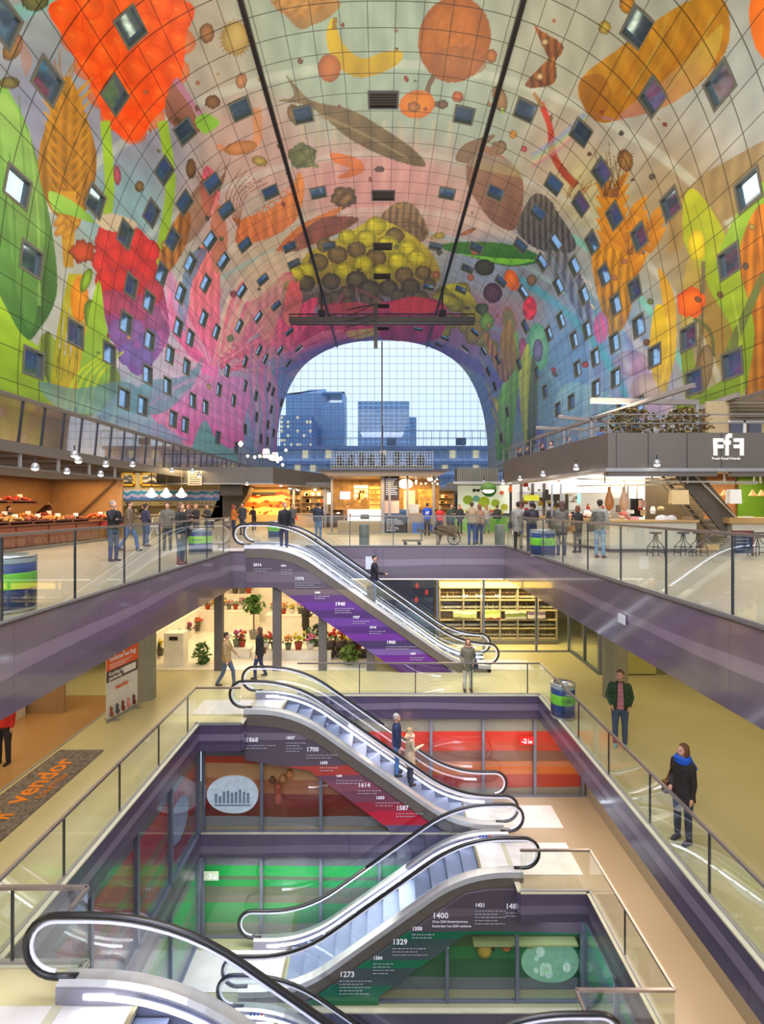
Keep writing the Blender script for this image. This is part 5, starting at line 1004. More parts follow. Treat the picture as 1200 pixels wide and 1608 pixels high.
o=text('lettering','F',WHT,fs,(xl+1.1,17.88,zl),.78,ext=.015,bold=.03); o.scale=(-1,1,1)
text('lettering','Fresh Food Friends',WHT,fs,(xl-.02,17.88,zl-.17),.125,ext=.004,bold=.002); q=at(942,713,18.0); text('lettering','7-17',WHT,fs,(at(943,0,18.6).x,18.35,q.z),.2,rot=(PI/2,0,PI/2+.1+PI),ext=.004)
# terrace railing
rl=MB(); 
for k in range(12): 
    u=k/11; x=B1[0]+(B2[0]-B1[0])*u; yy=B1[1]+(B2[1]-B1[1])*u; rl.bar((x,yy,4.1),(x,yy,4.75),.04,.04)
rl.bar((B1[0],B1[1],4.75),(B2[0],B2[1],4.75),.05,.05).bar((B1[0],B1[1],4.45),(B2[0],B2[1],4.45),.03,.03).bar((B1[0],B1[1],4.45),(15.5,17.95,4.45),.03,.03).bar((B1[0],B1[1],4.75),(15.5,17.95,4.75),.04,.04)
mk('terrace_railing',rl,M_((130,124,116),.4),fs)
pg=thing('pergola','grey steel pergola beams over the plants on the right terrace','pergola',(10,19,4.1)); p_=MB()
def pb(x0,y0,d0,x1,y1,d1,w=.14,h=.2): p_.bar(at(x0,y0,d0),at(x1,y1,d1),w,h)
pb(928,629,20,1095,632,20); pb(878,655,22,1030,668,22,.12,.14); pb(842,672,25,960,675,25,.12,.14); pb(1090,605,17,842,688,27,.12,.16); pb(1160,620,20,1010,672,25,.14,.2)
mk('beam',p_,M_((140,130,120),.5),pg)
for px,py0,py1,dd in ((988,628,680,20),(1094,630,680,20),(928,655,690,22),(885,672,700,25),(1147,630,680,21)): a=at(px,py0,dd); mk('post',MB().box(a.x-.06,a.x+.06,a.y-.06,a.y+.06,4.1,a.z),ALU,pg)
bush('tall reddish leafy hedge in the left terrace planter under the pergola',at(990,0,19.5).x,19.5,3.9,1.0,1.35,(120,100,50),900,leaf=.09); bush('tall reddish leafy hedge in the right terrace planter under the pergola',at(1075,0,19.5).x,19.5,3.9,.95,1.35,(124,102,48),800,leaf=.09)
ub=thing('upper_pavilion','beige terrace pavilion with louvres and framed windows at the right edge','building',(15,19,4.1)); R_('wall',1110,560+70,1260,682,M_((190,165,120)),2.5,.1,ub,18)
for k in range(7): R_('louvre',1148,628+k*5,1215,630+k*5,M_((110,100,85)),2.3,.1,ub,18)
for px in (1143,1172): R_('window_pane',px+4,664,px+24,681,M_((70,70,80),.1),2.4,.06,ub,18); 
R_('window_frame',1145,660,1200,663,WHITE,2.35,.08,ub,18); R_('window_frame',1168,660,1172,682,WHITE,2.35,.08,ub,18)
# butcher row counters
BU=thing('butcher_stall','bright white tiled butcher stall running back along the right side','stall',(9,22,0))
TI=mat('white brick tile',(214,206,186),.3); 
m,nt,b=new_mat('brick tile'); bt=nt.nodes.new('ShaderNodeTexBrick'); bt.inputs['Scale'].default_value=6; bt.inputs['Color1'].default_value=(*lin((216,208,188)),1); bt.inputs['Color2'].default_value=(*lin((206,198,176)),1); bt.inputs['Mortar'].default_value=(*lin((160,150,130)),1); bt.inputs['Mortar Size'].default_value=.015
g_=nt.nodes.new('ShaderNodeNewGeometry'); mp=nt.nodes.new('ShaderNodeMapping'); mp.inputs['Rotation'].default_value=(PI/2,0,0); nt.links.new(g_.outputs['Position'],mp.inputs[0]); nt.links.new(mp.outputs[0],bt.inputs['Vector']); nt.links.new(bt.outputs['Color'],b.inputs['Base Color']); b.inputs['Roughness'].default_value=.3; TI=m
mk('counter',MB().prism([(7.9,18.1),(10.9,18.1),(10.9,18.8),(8.9,18.9),(8.0,28),(7.1,28)],.12,1.05,'z'),TI,BU,label='white brick-tiled counter'); mk('worktop',MB().prism([(7.85,18.0),(10.95,18.0),(10.95,18.9),(9,19),(8.1,28),(7.05,28)],1.05,1.12,'z'),M_((190,150,90)),BU); mk('plinth',MB().prism([(7.95,18.15),(10.9,18.15),(10.9,18.8),(9,19),(8.1,28),(7.2,28)],0,.12,'z'),M_((110,104,92)),BU)
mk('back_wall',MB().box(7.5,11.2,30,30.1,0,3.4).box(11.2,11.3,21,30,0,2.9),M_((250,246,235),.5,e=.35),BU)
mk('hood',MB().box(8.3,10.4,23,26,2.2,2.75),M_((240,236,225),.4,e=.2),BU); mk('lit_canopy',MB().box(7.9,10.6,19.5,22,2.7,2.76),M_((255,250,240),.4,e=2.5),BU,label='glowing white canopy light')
mk('display_case',MB().prism([(7.3,24.5),(7.95,18.9),(8.5,18.9),(7.9,24.5)],1.12,1.5,'z'),glass_mat('case glass',(.95,.97,.97),.8,.02,.04),BU)
for k in range(22):
    u=random.random(); x=7.6+.55*(1-u)+random.uniform(0,.5); yy=18.6+u*6; mk('meat_cut',MB().ball((x,yy,1.2),random.uniform(.08,.16),.12,.07,7,4),M_(((190,90,80),(220,150,130),(170,60,50),(230,200,160))[k%4]),BU,smooth=True)
for k in range(5): px=(866,880,985,1000,1010)[k]; R_('steel_post',px,760,px+2.5,812,STEEL,.3+k,.06,BU,19)
R_('oven',992,783,1010,812,M_((36,32,30),.3),1.5,.6,BU,19); R_('steel_cabinet',966,782,991,815,M_((190,188,184),.3),1.6,.6,BU,19); R_('sign_panel',907,775,912,790,M_((110,190,180),e=.4),4,.05,BU,19); R_('control_box',1007,785,1015,797,M_((190,150,130)),.2,.2,BU,19)
fr=MB(); 
for a,b2 in (((905,752,20),(1190,758,18.2)),((905,763,20),(1190,759,18.2)),((1020,756,18.2),(1190,757,18.2))): fr.bar(at(*a),at(*b2),.06,.06)
for px in (950,1024,1080,1138,1185,1195): fr.bar(at(px,735,18.2),at(px,759,18.2),.05,.05)
mk('hanging_rail',fr,M_((205,198,180),.4),BU)
for i,(px,c_) in enumerate(((957,(190,120,60)),(980,(226,180,140)))):
    q=at(px,802,18.6); t=thing('cured_ham',('brown cured ham hanging left above the butcher counter','pale netted ham hanging right above the butcher counter')[i],'ham',(q.x,q.y,q.z),'hams on hooks')
    mk('meat',MB().lathe([(.03,0),(.13,.12),(.16,.3),(.12,.5),(.06,.68),(.05,.85)],q,10),M_(c_,.45),t,smooth=True); mk('hook',MB().tube([(q.x,q.y,q.z+.8),(q.x+.04,q.y,q.z+.9),(q.x,q.y,q.z+1.1)],.012,5),STEEL,t)
def clutter(par,x0,x1,y0,y1,z0,z1,n,cols,r=(.05,.16),name='goods'):
    for k in range(n):
        x,yy,z=random.uniform(x0,x1),random.uniform(y0,y1),random.uniform(z0,z1); a,b3=random.uniform(*r),random.uniform(*r); c_=cols[k%len(cols)]
        mk(name,MB().lathe([(a*.8,0),(a,b3),(a*.5,b3*2)],(x,yy,z),8) if k%3 else MB().box(x-a,x+a,yy-.05,yy+.05,z,z+b3*2),M_(c_,.5,e=.1 if sum(c_)>560 else 0),par)
clutter(BU,7.8,11,29,29.9,1.1,2.9,34,((200,60,50),(235,225,205),(90,80,70),(220,190,60),(150,150,150),(170,110,70)))
clutter(BU,8.2,10.8,19.2,22,1.13,1.5,26,((214,120,110),(240,236,226),(120,110,100),(200,170,120),(170,60,50)))
for k in range(3): mk('shelf',MB().box(7.8,11.1,29.6,29.95,1.35+k*.5,1.38+k*.5),M_((150,140,125)),BU)
for k in range(5): mk('shelf_unit',MB().box(7.9+k*.65,7.94+k*.65,29.5,29.95,.9,2.9),M_((120,112,100)),BU)
mk('yellow_board',MB().box(7.6,8.4,27.9,27.95,1.9,2.2),M_((220,225,60),.5,e=.3),BU); mk('dark_board',MB().box(8.7,9.6,27.9,27.95,1.9,2.5),M_((60,54,50)),BU)
clutter(b_,-17,-11.2,30,30.8,1.12,1.3,26,((230,225,210),(120,80,50),(60,90,60),(240,210,120),(90,60,50)),(.04,.1))
clutter(gs,5.0,8.2,33.3,34.2,1.0,1.3,30,((220,60,40),(240,190,50),(110,160,50),(240,130,40),(200,210,90)),(.06,.14),'fruit')
clutter(ck,-2.6,.6,29.9,30.6,1.02,1.2,18,((240,235,220),(200,140,70),(150,90,50)),(.04,.1))
clutter(os_,-10,-7,37.6,38.2,1.0,1.2,18,((250,230,120),(240,120,50),(220,60,40)),(.05,.12))
# stairs
sr=thing('staircase','dark steel staircase climbing from the stools up to the terrace','stairs',(11,18.6,0))
A_=at(1030,735,19.0); B_=at(1115,838,19.0); C_=at(1072,735,18.5); D_=at(1160,842,18.5)
mk('stringer',MB().bar(A_,B_,.06,.1),M_((150,140,120)),sr); mk('stringer',MB().bar(C_,D_,.08,.75,up=(0,0,1)),M_((92,82,68)),sr,label='broad dark stair side plate'); mk('handrail',MB().bar(at(1085,740,18.3),at(1165,822,18.3),.05,.05),M_((190,180,160),.3),sr); mk('handrail',MB().bar(at(1038,758,19.2),at(1118,855,19.2),.04,.04),ALU,sr)
for k in range(13): u=(k+.5)/13; p=A_.lerp(B_,u); q=C_.lerp(D_,u); mk('tread',MB().box(p.x,q.x+.1,18.5,19.1,p.z-.15,p.z-.11),M_((140,128,105)),sr)
mk('back_panel',MB().box(at(1015,0,20).x,at(1105,0,20).x,20,20.1,0,2.9),M_((104,90,70)),sr)
# green painted bar at far right
gb=thing('green_wall_bar','bar with green back wall and copper lamps at the right edge','stall',(14,20,0)); R_('back_wall',1160,745,1260,815,M_((90,130,20)),3,.1,gb,18.5); R_('back_wall',1095,745,1160,815,M_((150,100,60)),3.2,.1,gb,18.5); R_('counter',1150,822,1260,868,TI,0,.7,gb,18.2); R_('worktop',1146,813,1260,822,M_((190,150,90)),-.1,.9,gb,18.2)
for i,px in enumerate((1137,1182,1196)): q=at(px,778,18.8); mk('copper_lamp',MB().lathe([(.03,.2),(.06,.12),(.13,0),(.12,-.02)],q,10),M_((205,140,90),.3,e=.5),label=('copper pendant lamp by the stair rail','clear pendant lamp before the green wall','copper pendant lamp at the very right edge')[i],cat='lamp',group='pendant lamps of the green bar')
# bags
for i,(px,py,w,h_,c_) in enumerate(((1069,791,.56,.62,(222,190,130)),(1156,790,.38,.62,(245,236,215)))):
    q=at(px,py,17.75); t=thing('shopping_bag',('large straw shopping bag hanging before the stair','white shopping bag hanging right of the stair')[i],'bag',(q.x,q.y,q.z),'hanging bags')
    mk('body',MB().prism([(q.x-w/2,q.z),(q.x+w/2,q.z),(q.x+w/2-.03,q.z+h_*.72),(q.x-w/2+.03,q.z+h_*.72)],q.y,q.y+.22),M_(c_),t,bevel=.02); mk('handle',MB().tube([(q.x-.12,q.y+.02,q.z+h_*.65),(q.x-.1,q.y-.01,q.z+h_*1.08),(q.x+.1,q.y-.01,q.z+h_*1.08),(q.x+.12,q.y+.02,q.z+h_*.65)],.016,6),M_((170,130,80)),t)
    mk('hanger',MB().box(q.x-.01,q.x+.01,q.y,q.y+.02,q.z+h_,2.62),DSTEEL,t)
for i,(px,w) in enumerate(((995,.3),(1040,.5),(1055,.35),(1080,.25),(1172,.4))): q=at(px,812,18.4); mk('paper_stack',MB().ball((q.x,q.y,1.16),w/2,.15,.14,8,5) if i in(1,2) else MB().box(q.x-w/2,q.x+w/2,q.y-.1,q.y+.15,1.12,1.24),M_(((230,160,150),(240,236,230),(236,232,226),(150,120,90),(235,230,220))[i]),label=('pink packets on the left of the wooden worktop','crumpled white paper heap on the worktop','smaller white paper heap on the worktop','wooden caddy on the worktop beside the stairs','white plates on the right bar worktop')[i],cat='paper')
# stools
def stool(P=[]):
    t=thing('bar_stool','','stool'); r=MB()
    mk('seat',MB().lathe([(.17,.72),(.18,.74),(.17,.77)],(0,0,0),12),M_((70,60,50)),t,local=True)
    for s1 in (-1,1):
        for s2 in (-1,1): mk('leg',MB().tube([(s1*.03,s2*.03,.72),(s1*.05,s2*.05,.5),(s1*.17,s2*.17,.3),(s1*.19,s2*.19,0)],.014,5),M_((50,46,44)),t,local=True)
    mk('foot_ring',MB().box(-.18,.18,-.185,-.165,.28,.3).box(-.18,.18,.165,.185,.28,.3).box(-.185,-.165,-.18,.18,.1,.12).box(.165,.185,-.18,.18,.1,.12),M_((50,46,44)),t,local=True); return t
s0=stool()
for i,(px,l) in enumerate(((1030,'dark metal bar stool at the left of the tiled counter'),(1073,'dark metal bar stool below the straw bag'),(1097,'dark metal bar stool at the foot of the staircase'),(1190,'dark metal bar stool right of the chalkboard'))):
    q=onz(px,873,0); o=s0 if i==0 else dup(s0); o.location=(q.x,q.y,0); tags(o,l,'stool','stools at the tiled counter')
q=onz(1167,873,0); t=thing('pavement_chalkboard','dark blue chalkboard with red frame standing beside the stair foot','sign',(q.x,q.y,0)); mk('board',MB().box(q.x-.3,q.x+.3,q.y,q.y+.03,.08,.75),M_((40,46,66)),t); mk('frame',MB().box(q.x-.34,q.x+.34,q.y-.01,q.y+.05,.75,.82).box(q.x-.34,q.x-.3,q.y-.01,q.y+.05,0,.8).box(q.x+.3,q.x+.34,q.y-.01,q.y+.05,0,.8),M_((110,50,50)),t)
for k in range(5): mk('chalk_line',MB().box(q.x-.22,q.x+random.uniform(0,.22),q.y-.005,q.y,.2+k*.11,.22+k*.11),M_((150,160,180)),t)
area('butcher light',(9,22.5,2.85),(3,7),630,(255,244,225)); area('right bar light',(13,19.8,2.75),(5,2.5),286,(255,232,190)); 
# white cafe chair
t=thing('cafe_stool','white curved metal stool by the bar behind the dark blue jacket','stool',(onz(243,846,0).x,25,0)); x=onz(243,846,0).x; x=(243-600)/820*25
mk('seat',MB().lathe([(.2,.62),(.2,.66)],(x,25,0),12),WHITE,t)
for s1 in (-1,1): mk('leg',MB().tube([(x+s1*.05,25,.62),(x+s1*.12,25,.4),(x+s1*.24,25,.2),(x+s1*.26,25,0)],.02,6),WHITE,t)
mk('backrest',MB().tube([(x-.2,25.15,.64),(x-.18,25.2,1.05),(x+.18,25.2,1.05),(x+.2,25.15,.64)],.018,6),WHITE,t)
# cart and barrow
CW=M_((120,96,66),.7,var=.3); x0,x1=at(632,0,21.6).x,at(663,0,21.6).x
t=thing('flat_trolley','low platform trolley with tall push handle beside the barrow','trolley',((x0+x1)/2,21.6,0)); mk('platform',MB().box(x0,x1,21.3,21.9,.16,.22),CW,t); mk('push_handle',MB().tube([(x1-.03,21.35,.2),(x1,21.35,1.3),(x1,21.85,1.3),(x1-.03,21.85,.2)],.018,6),STEEL,t)
for xx in (x0+.12,x1-.12):
    for yy in (21.4,21.8): mk('wheel',MB().prism([(xx+.07*math.cos(a),.07+.07*math.sin(a)) for a in [2*PI*k/12 for k in range(12)]],yy-.02,yy+.02),BLACK,t)
x0,x1=at(668,0,21.5).x,at(722,0,21.5).x; t=thing('wooden_barrow','old wooden wheelbarrow full of earth before the middle kiosk','barrow',((x0+x1)/2,21.6,0))
mk('tray',MB().prism([(x0+.35,.72),(x0+.5,.42),(x1-.25,.42),(x1,.75),(x0+.3,.68)],21.3,21.9),CW,t); mk('load',MB().ball(((x0+x1)/2+.15,21.6,.7),.5,.28,.12,10,5),M_((90,70,45),.9,var=.4),t); 
for yy in (21.35,21.85): mk('shaft',MB().bar((x0-.35,yy,.62),(x1-.1,yy,.36),.05,.06),CW,t); mk('leg',MB().bar((x0+.65,yy,.4),(x0+.55,yy,0),.05,.05),CW,t)
xw=x1-.22; w=MB().tube([(xw+.26*math.cos(a),21.6,.27+.26*math.sin(a)) for a in [2*PI*k/24 for k in range(24)]],.025,6,closed=True); 
for k in range(6): a=PI*k/6; w.bar((xw-.25*math.cos(a),21.6,.27-.25*math.sin(a)),(xw+.25*math.cos(a),21.6,.27+.25*math.sin(a)),.025,.02)
mk('wheel',w,M_((90,76,60)),t)
# bins
def bin_(x,y,z,label,r=.4,h=.86,P=[]):
    if P: return dup(P[0],(x,y,z),label,scale=(r/.4,r/.4,h/.86))
    t=thing('litter_bin',label,'bin',(0,0,0),'blue and green litter bins')
    bd=mk('body',MB().lathe([(.385,.05),(.39,.3),(.39,.56),(.39,.8)],(0,0,0),24),M_((44,66,116),.35),t,local=True,smooth=True); mk('green_band',MB().lathe([(.393,.36),(.395,.37),(.395,.59),(.393,.6)],(0,0,0),24),M_((120,200,60),.4),t,local=True,smooth=True)
    mk('top_band',MB().lathe([(.393,.74),(.395,.75),(.395,.8),(.393,.81)],(0,0,0),24),M_((150,165,170),.35),t,local=True,smooth=True)
    mk('lid',MB().lathe([(.39,.8),(.4,.84),(.38,.86),(.2,.82),(.12,.7),(.001,.7)],(0,0,0),24),STEEL,t,local=True,smooth=True); mk('base_ring',MB().lathe([(.37,0),(.39,.02),(.39,.06),(.37,.07)],(0,0,0),24),ALU,t,local=True)
    lt=MB()
    for k in range(8):
        a=-PI/2-.35+k*.1; lt.bar((.397*math.cos(a),.397*math.sin(a),.44),(.397*math.cos(a),.397*math.sin(a),.5+.03*(k%2)),.02,.004)
    mk('band_mark',lt,M_((60,110,60)),bd,local=True); t.location=(x,y,z); P.append(t); return t
bin_(-5.75,8.0,0,'large blue and green litter bin cut by the left edge beside the glass balustrade',.44,.9)
q=onz(858,875,0); bin_(q.x+.0,q.y+.35,0,'blue and green litter bin among the shoppers on the right'); q=onz(888,1130,Z1); bin_(q.x,q.y+.2,Z1,'blue and green litter bin on the gallery near the green-jacket man',.33,.95)
bin_(-6.15,17.7,0,'blue and green litter bin in front of the long-haired woman'); bin_(-5.35,26.3,0,'blue and green litter bin behind the escalator head')
mk('steel_bin',MB().lathe([(.2,0),(.21,.05),(.21,.82),(.18,.86)],((572-600)/820*21.4,21.4,0),16),M_((90,92,88),.4,.4),label='grey slatted cylindrical bin behind the far balustrade',cat='bin',smooth=True); mk('steel_bin',MB().lathe([(.2,0),(.21,.05),(.21,.82),(.18,.86)],((785-600)/820*21.3,21.3,0),16),M_((96,98,90),.4,.4),label='grey slatted bin right of the beige-jacket shoppers',cat='bin',smooth=True)
# ---- gallery floor: shops ----
d=20.75; WN=thing('wine_shelving','tall wine shelving filled with bottles behind the gallery glass','shelving',(5,22,Z1))
WX0,WX1=2.45,7.4; rows=[-2.36,-2.80,-3.56,-3.98]
sh=mk('back_board',MB().box(WX0,WX1,22.5,22.6,Z1,-1.35),M_((150,120,80)),WN)
for z in rows+[-3.2,-1.85]: mk('shelf_board',MB().box(WX0,WX1,22.1,22.5,z-.04,z),M_((196,176,130)),WN)
mk('lower_cabinet',MB().box(WX0,WX1,21.9,22.5,Z1,-4.03),M_((104,102,96)),WN); mk('lit_header',MB().box(WX0,WX1,22.0,22.5,-1.84,-1.6),M_((250,220,130),e=.6),WN)
for x in (2.45,3.45,4.2,5.0,5.75,6.6,7.4): mk('upright',MB().box(x-.03,x+.03,22.08,22.5,Z1,-1.85),M_((150,140,120)),WN)
for i,(x0,x1) in enumerate(((3.0,4.0),(4.35,5.0),(5.2,6.1),(6.15,6.9))): mk('picture_panel',MB().box(x0,x1,22.05,22.08,-3.16,-2.84),stripes('vineyard print %d'%i,[(-3.3,((120,116,80),(150,60,50),(170,170,160),(110,90,130))[i]),(-3.1,((180,190,120),(230,220,150),(120,130,70),(200,190,190))[i]),(-2.95,((220,220,200),(170,190,90),(210,215,210),(120,100,130))[i]),(-2.8,(200,200,190))],.2,2.5,.5,.3,seed=i),WN)
for px in (726,748,777,850): q=at(px,938,21.9); text('lettering','Gall',M_((250,250,235),.5,e=.8),WN,(q.x,21.95,q.z),.16,ext=.003)
for ri,z in enumerate(rows):
    for k in range(60):
        x=WX0+.1+k*.081
        if ri==0 and x<2.5: continue
        bottle(x,22.3,z,'wine bottle standing on the %s shelf of the gallery wine wall'%('highest','second','third','lowest')[ri],'wine bottles, %s shelf'%('highest','second','third','lowest')[ri],(1,0,0,2)[ri] if k%3 else random.choice((0,1,2,4)))
nw+=1; glazing(nw,1.2,7.5,20.8,Z1,-1.3,[2.2,4.05,6.15,7.45]); nw+=1
o=mk('window_%d'%nw,MB().box(7.5,7.53,18,20.8,Z1,-1.3),SHOPG,kind='structure'); mk('window_frame',MB().box(7.45,7.58,17.95,18.05,Z1,-1.3).box(7.45,7.58,18,20.8,Z1,Z1+.08).box(7.46,7.56,19.3,19.38,Z1,-1.3),MUL,o)
mk('wall_gallery_right',MB().box(7.55,15,18,18.1,Z1,-1.3),M_((130,124,92)),kind='structure'); mk('shop_door',MB().box(8.0,9.4,17.9,17.98,Z1+.05,-2.0),M_((170,160,90),.2,e=.1),label='pale glass shop door behind the right round column',cat='door')
mk('wall_gallery_back',MB().box(-15,15,27,27.2,Z1,-1.2),M_((200,180,130)),kind='structure'); mk('dark_screen_wall',MB().box(-.4,2.1,20.9,21,Z1,-1.3),M_((52,52,66),.3),label='dark blue advertising wall with red spots beside the wine shop',cat='wall panel')
for px,py in ((655,920),(670,930),(654,942)): q=at(px,py,20.85); mk('red_mark',MB().ball(q,.07,.03,.12),M_((190,60,50),e=.3),label='small red picture on the dark advertising wall at height %d'%0 if False else {655:'upper left red picture on the dark advertising wall',670:'right red picture on the dark advertising wall',654:'lower red picture on the dark advertising wall'}[px],cat='picture')
mk('shelving_side',MB().box(9.2,12,22,22.3,Z1,-1.6),M_((60,80,50),var=.5,vs=12),label='green glass side shelving seen through the wine shop side window',cat='shelving')
area('wine light',(4.6,21.5,-1.45),(5,.8),272,(255,228,160)); area('right shop light',(10,20,-1.4),(3,2),60,(230,240,190))
# flower shop
WB=M_((246,238,220),.6); mk('wall_flower_left',MB().box(-9.6,-9.5,18.5,27,Z1,-1.25),WB,kind='structure'); mk('wall_flower_back',MB().box(-9.5,-.2,26.5,26.6,Z1,-1.25),WB,kind='structure'); mk('floor_flower_shop',MB().box(-9.5,-.4,18.45,26.5,Z1+.005,Z1+.02),M_((236,228,208),.3),kind='structure')
for i,x in enumerate((-5.78,-3.72,-2.1,-.4)): mk('column_%d'%(i+1),MB().box(x-.14,x+.14,18.4,18.65,Z1,-1.25),M_((104,98,96)),kind='structure')
area('flower light',(-5,22.5,-1.35),(8,7),430,(255,228,180))
FCOL=[(200,50,40),(230,140,50),(230,200,60),(220,120,150),(240,230,220),(170,60,120),(200,80,40)]; FN=['red','orange','yellow','pink','white','magenta','rust']
def pot(x,y,z,label,i,s=1.0,kind=0):
    t=thing('potted_flowers',label,'plant',(x,y,z),'flowers in the flower shop'); pc=((170,60,40),(230,225,215),(90,80,70),(120,120,110))[i%4]
    mk('pot',MB().lathe([(.1*s,0),(.15*s,.24*s),(.155*s,.26*s)],(x,y,z),10),M_(pc),t,smooth=True)
    g=MB(); f=MB()
    for k in range(40):
        a=random.uniform(0,2*PI); r=random.uniform(0,.26)*s; zz=z+random.uniform(.22,.5)*s; p=Vector((x+r*math.cos(a),y+r*math.sin(a),zz)); d1=Vector((random.gauss(0,1),random.gauss(0,1),random.gauss(0,1))).normalized()*.1*s; d2=d1.cross(Vector((0,.3,1))).normalized()*.03*s
        g.add([p-d1,p+d2,p+d1,p-d2],[(0,1,2,3)])
    for k in range(14): a=random.uniform(0,2*PI); r=random.uniform(0,.24)*s; f.ball((x+r*math.cos(a),y+r*math.sin(a),z+random.uniform(.36,.6)*s),.05*s,n=6,m=4)
    mk('leaves',g,M_(((70,110,40),(90,140,50),(60,90,50))[i%3],.7),t); mk('blossom',f,M_(FCOL[i%7],.6),t); return t
def table(x0,x1,y0,y1,h,label,c=(240,232,214)):
    t=thing('display_table',label,'table',((x0+x1)/2,y0,Z1)); mk('tabletop',MB().box(x0,x1,y0,y1,Z1+h-.05,Z1+h),M_(c),t); mk('front_panel',MB().box(x0+.02,x1-.02,y0+.03,y0+.07,Z1,Z1+h-.05),M_(c,.7),t); mk('side_panel',MB().box(x0+.02,x0+.06,y0+.05,y1-.05,Z1,Z1+h-.05).box(x1-.06,x1-.02,y0+.05,y1-.05,Z1,Z1+h-.05),M_(c,.7),t)
table(-8.6,-5.9,24.2,25.2,.95,'long cream display table deep in the flower shop on the left'); table(-5.2,-2.6,23.2,24,.95,'long cream counter before the dark-coated florist'); table(-4.9,-1.9,19.6,20.2,.35,'low cream plinth of bouquets behind the middle columns'); table(-6.0,-5.0,19.8,20.4,.4,'small low plinth near the tan-coated passer-by'); table(-9.3,-8.5,19.5,25,1.0,'white flower shelf along the left wall')
i=0
for (x0,x1,yy,z,n,s,wh) in ((-8.4,-6.0,24.6,.95,7,.9,'on the long left table'),(-5.0,-2.8,23.6,.95,6,.9,'on the florist counter'),(-4.7,-2.1,19.9,.35,6,1.0,'on the low middle plinth'),(-5.8,-5.2,20.1,.4,2,1.0,'on the small plinth'),(-2.0,-.8,20.6,0,4,1.5,'on the floor by the violet panel'),(-7.8,-6.4,25.8,1.5,4,1.2,'on the back wall stand'),(-4.8,-1.2,25.9,1.3,7,1.3,'along the back wall')):
    for k in range(n):
        pot(x0+(x1-x0)*(k+.5)/n+random.uniform(-.05,.05),yy,Z1+z,'%s flowers in a pot %s, %s from the left'%(FN[i%7],wh,('first','second','third','fourth','fifth','sixth','seventh')[k]),i,s*random.uniform(.85,1.15)); i+=1
for k in range(7): pot(-8.9,19.9+k*.7,Z1+1.0,'%s flowers on the white side shelf, %s from the shop front'%(FN[k],('first','second','third','fourth','fifth','sixth','seventh')[k]),k,.95)
for k in range(5): pot(-8.45,19.9+k*1.0,Z1+.1,'%s flower bucket standing below the white side shelf, %s from the front'%(FN[(k+3)%7],('first','second','third','fourth','fifth')[k]),k+2,1.0)
mk('stand',MB().box(-8.0,-6.3,25.6,26,Z1,Z1+1.5),M_((230,220,200)),label='tall cream back stand on the left of the flower shop',cat='stand'); mk('stand',MB().box(-5,-1,25.7,26.2,Z1,Z1+1.3),M_((226,216,196)),label='wide cream back stand on the right of the flower shop',cat='stand')
fo=bush('tall leafy plant in a grey pot left of the long cream counter',-5.6,22.8,Z1+1.15,.5,.75,(80,120,50),160,leaf=.16,cat='plant',name='potted_tree'); mk('trunk',MB().bar((-5.6,22.8,Z1+.3),(-5.6,22.8,Z1+1.3),.05,.05),M_((90,70,50)),fo.parent); mk('pot',MB().lathe([(.16,0),(.22,.36),(.2,.36)],(-5.6,22.8,Z1+.02),12),M_((120,118,112)),fo.parent); bush('dry twiggy bouquet in the wooden crate by the shop front',-8.6,18.7,Z1+.55,.3,1.1,(150,120,70),220,leaf=.06)
cr_=thing('wooden_crate','weathered wooden crate holding dry twigs at the flower shop corner','crate',(-8.6,18.7,Z1)); mk('slats',MB().box(-8.9,-8.3,18.45,18.5,Z1,Z1+.55).box(-8.9,-8.3,18.9,18.95,Z1,Z1+.55).box(-8.9,-8.86,18.5,18.9,Z1,Z1+.55).box(-8.34,-8.3,18.5,18.9,Z1,Z1+.55),M_((140,122,96),.8,var=.3),cr_)
mk('white_cabinet',MB().box(-7.9,-7.2,18.9,19.4,Z1,Z1+1.2),WB,label='white cabinet with a small black label at the shop corner',cat='cabinet'); mk('cabinet_label',MB().box(-7.7,-7.4,18.87,18.9,Z1+.95,Z1+1.08),DARK,label='small dark label plate fixed to the white shop cabinet',cat='label')
ar=thing('wicker_heap','pile of dark wicker baskets behind the violet panel edge','baskets',(-1.6,20.2,Z1))
for k in range(7): x=-2.0+(k%4)*.42; z=Z1+.0+(k//4)*.35; mk('basket',MB().lathe([(.16,0),(.22,.15),(.2,.3)],(x,20.0,z),10),M_((90,74,64),.8,var=.3,vs=20),ar,smooth=True)
for i,(x_,yy,z_,r_,h_,l) in enumerate(((-8.2,25.9,1.5,.5,1.0,'broad green plant above the tall cream back stand'),(-4.4,25.8,1.7,.4,.8,'dark leafy plant on the back stand behind the florist'),(-2.0,25.8,1.7,.4,.8,'bright leafy plant at the right of the wide back stand'),(-6.6,19.2,0,.35,.8,'bushy floor plant just left of the first dark column'),(-2.6,20.8,.2,.45,.9,'dense green bouquet bucket beside the wicker heap'),(-1.2,19.2,0,.4,.7,'low yellow-green plant under the violet panel edge'))):
    bush(l,x_,yy,Z1+z_,r_,h_,((80,120,50),(50,84,44),(120,150,60))[i%3],170,cat='plant',name='leafy_plant',leaf=.1)
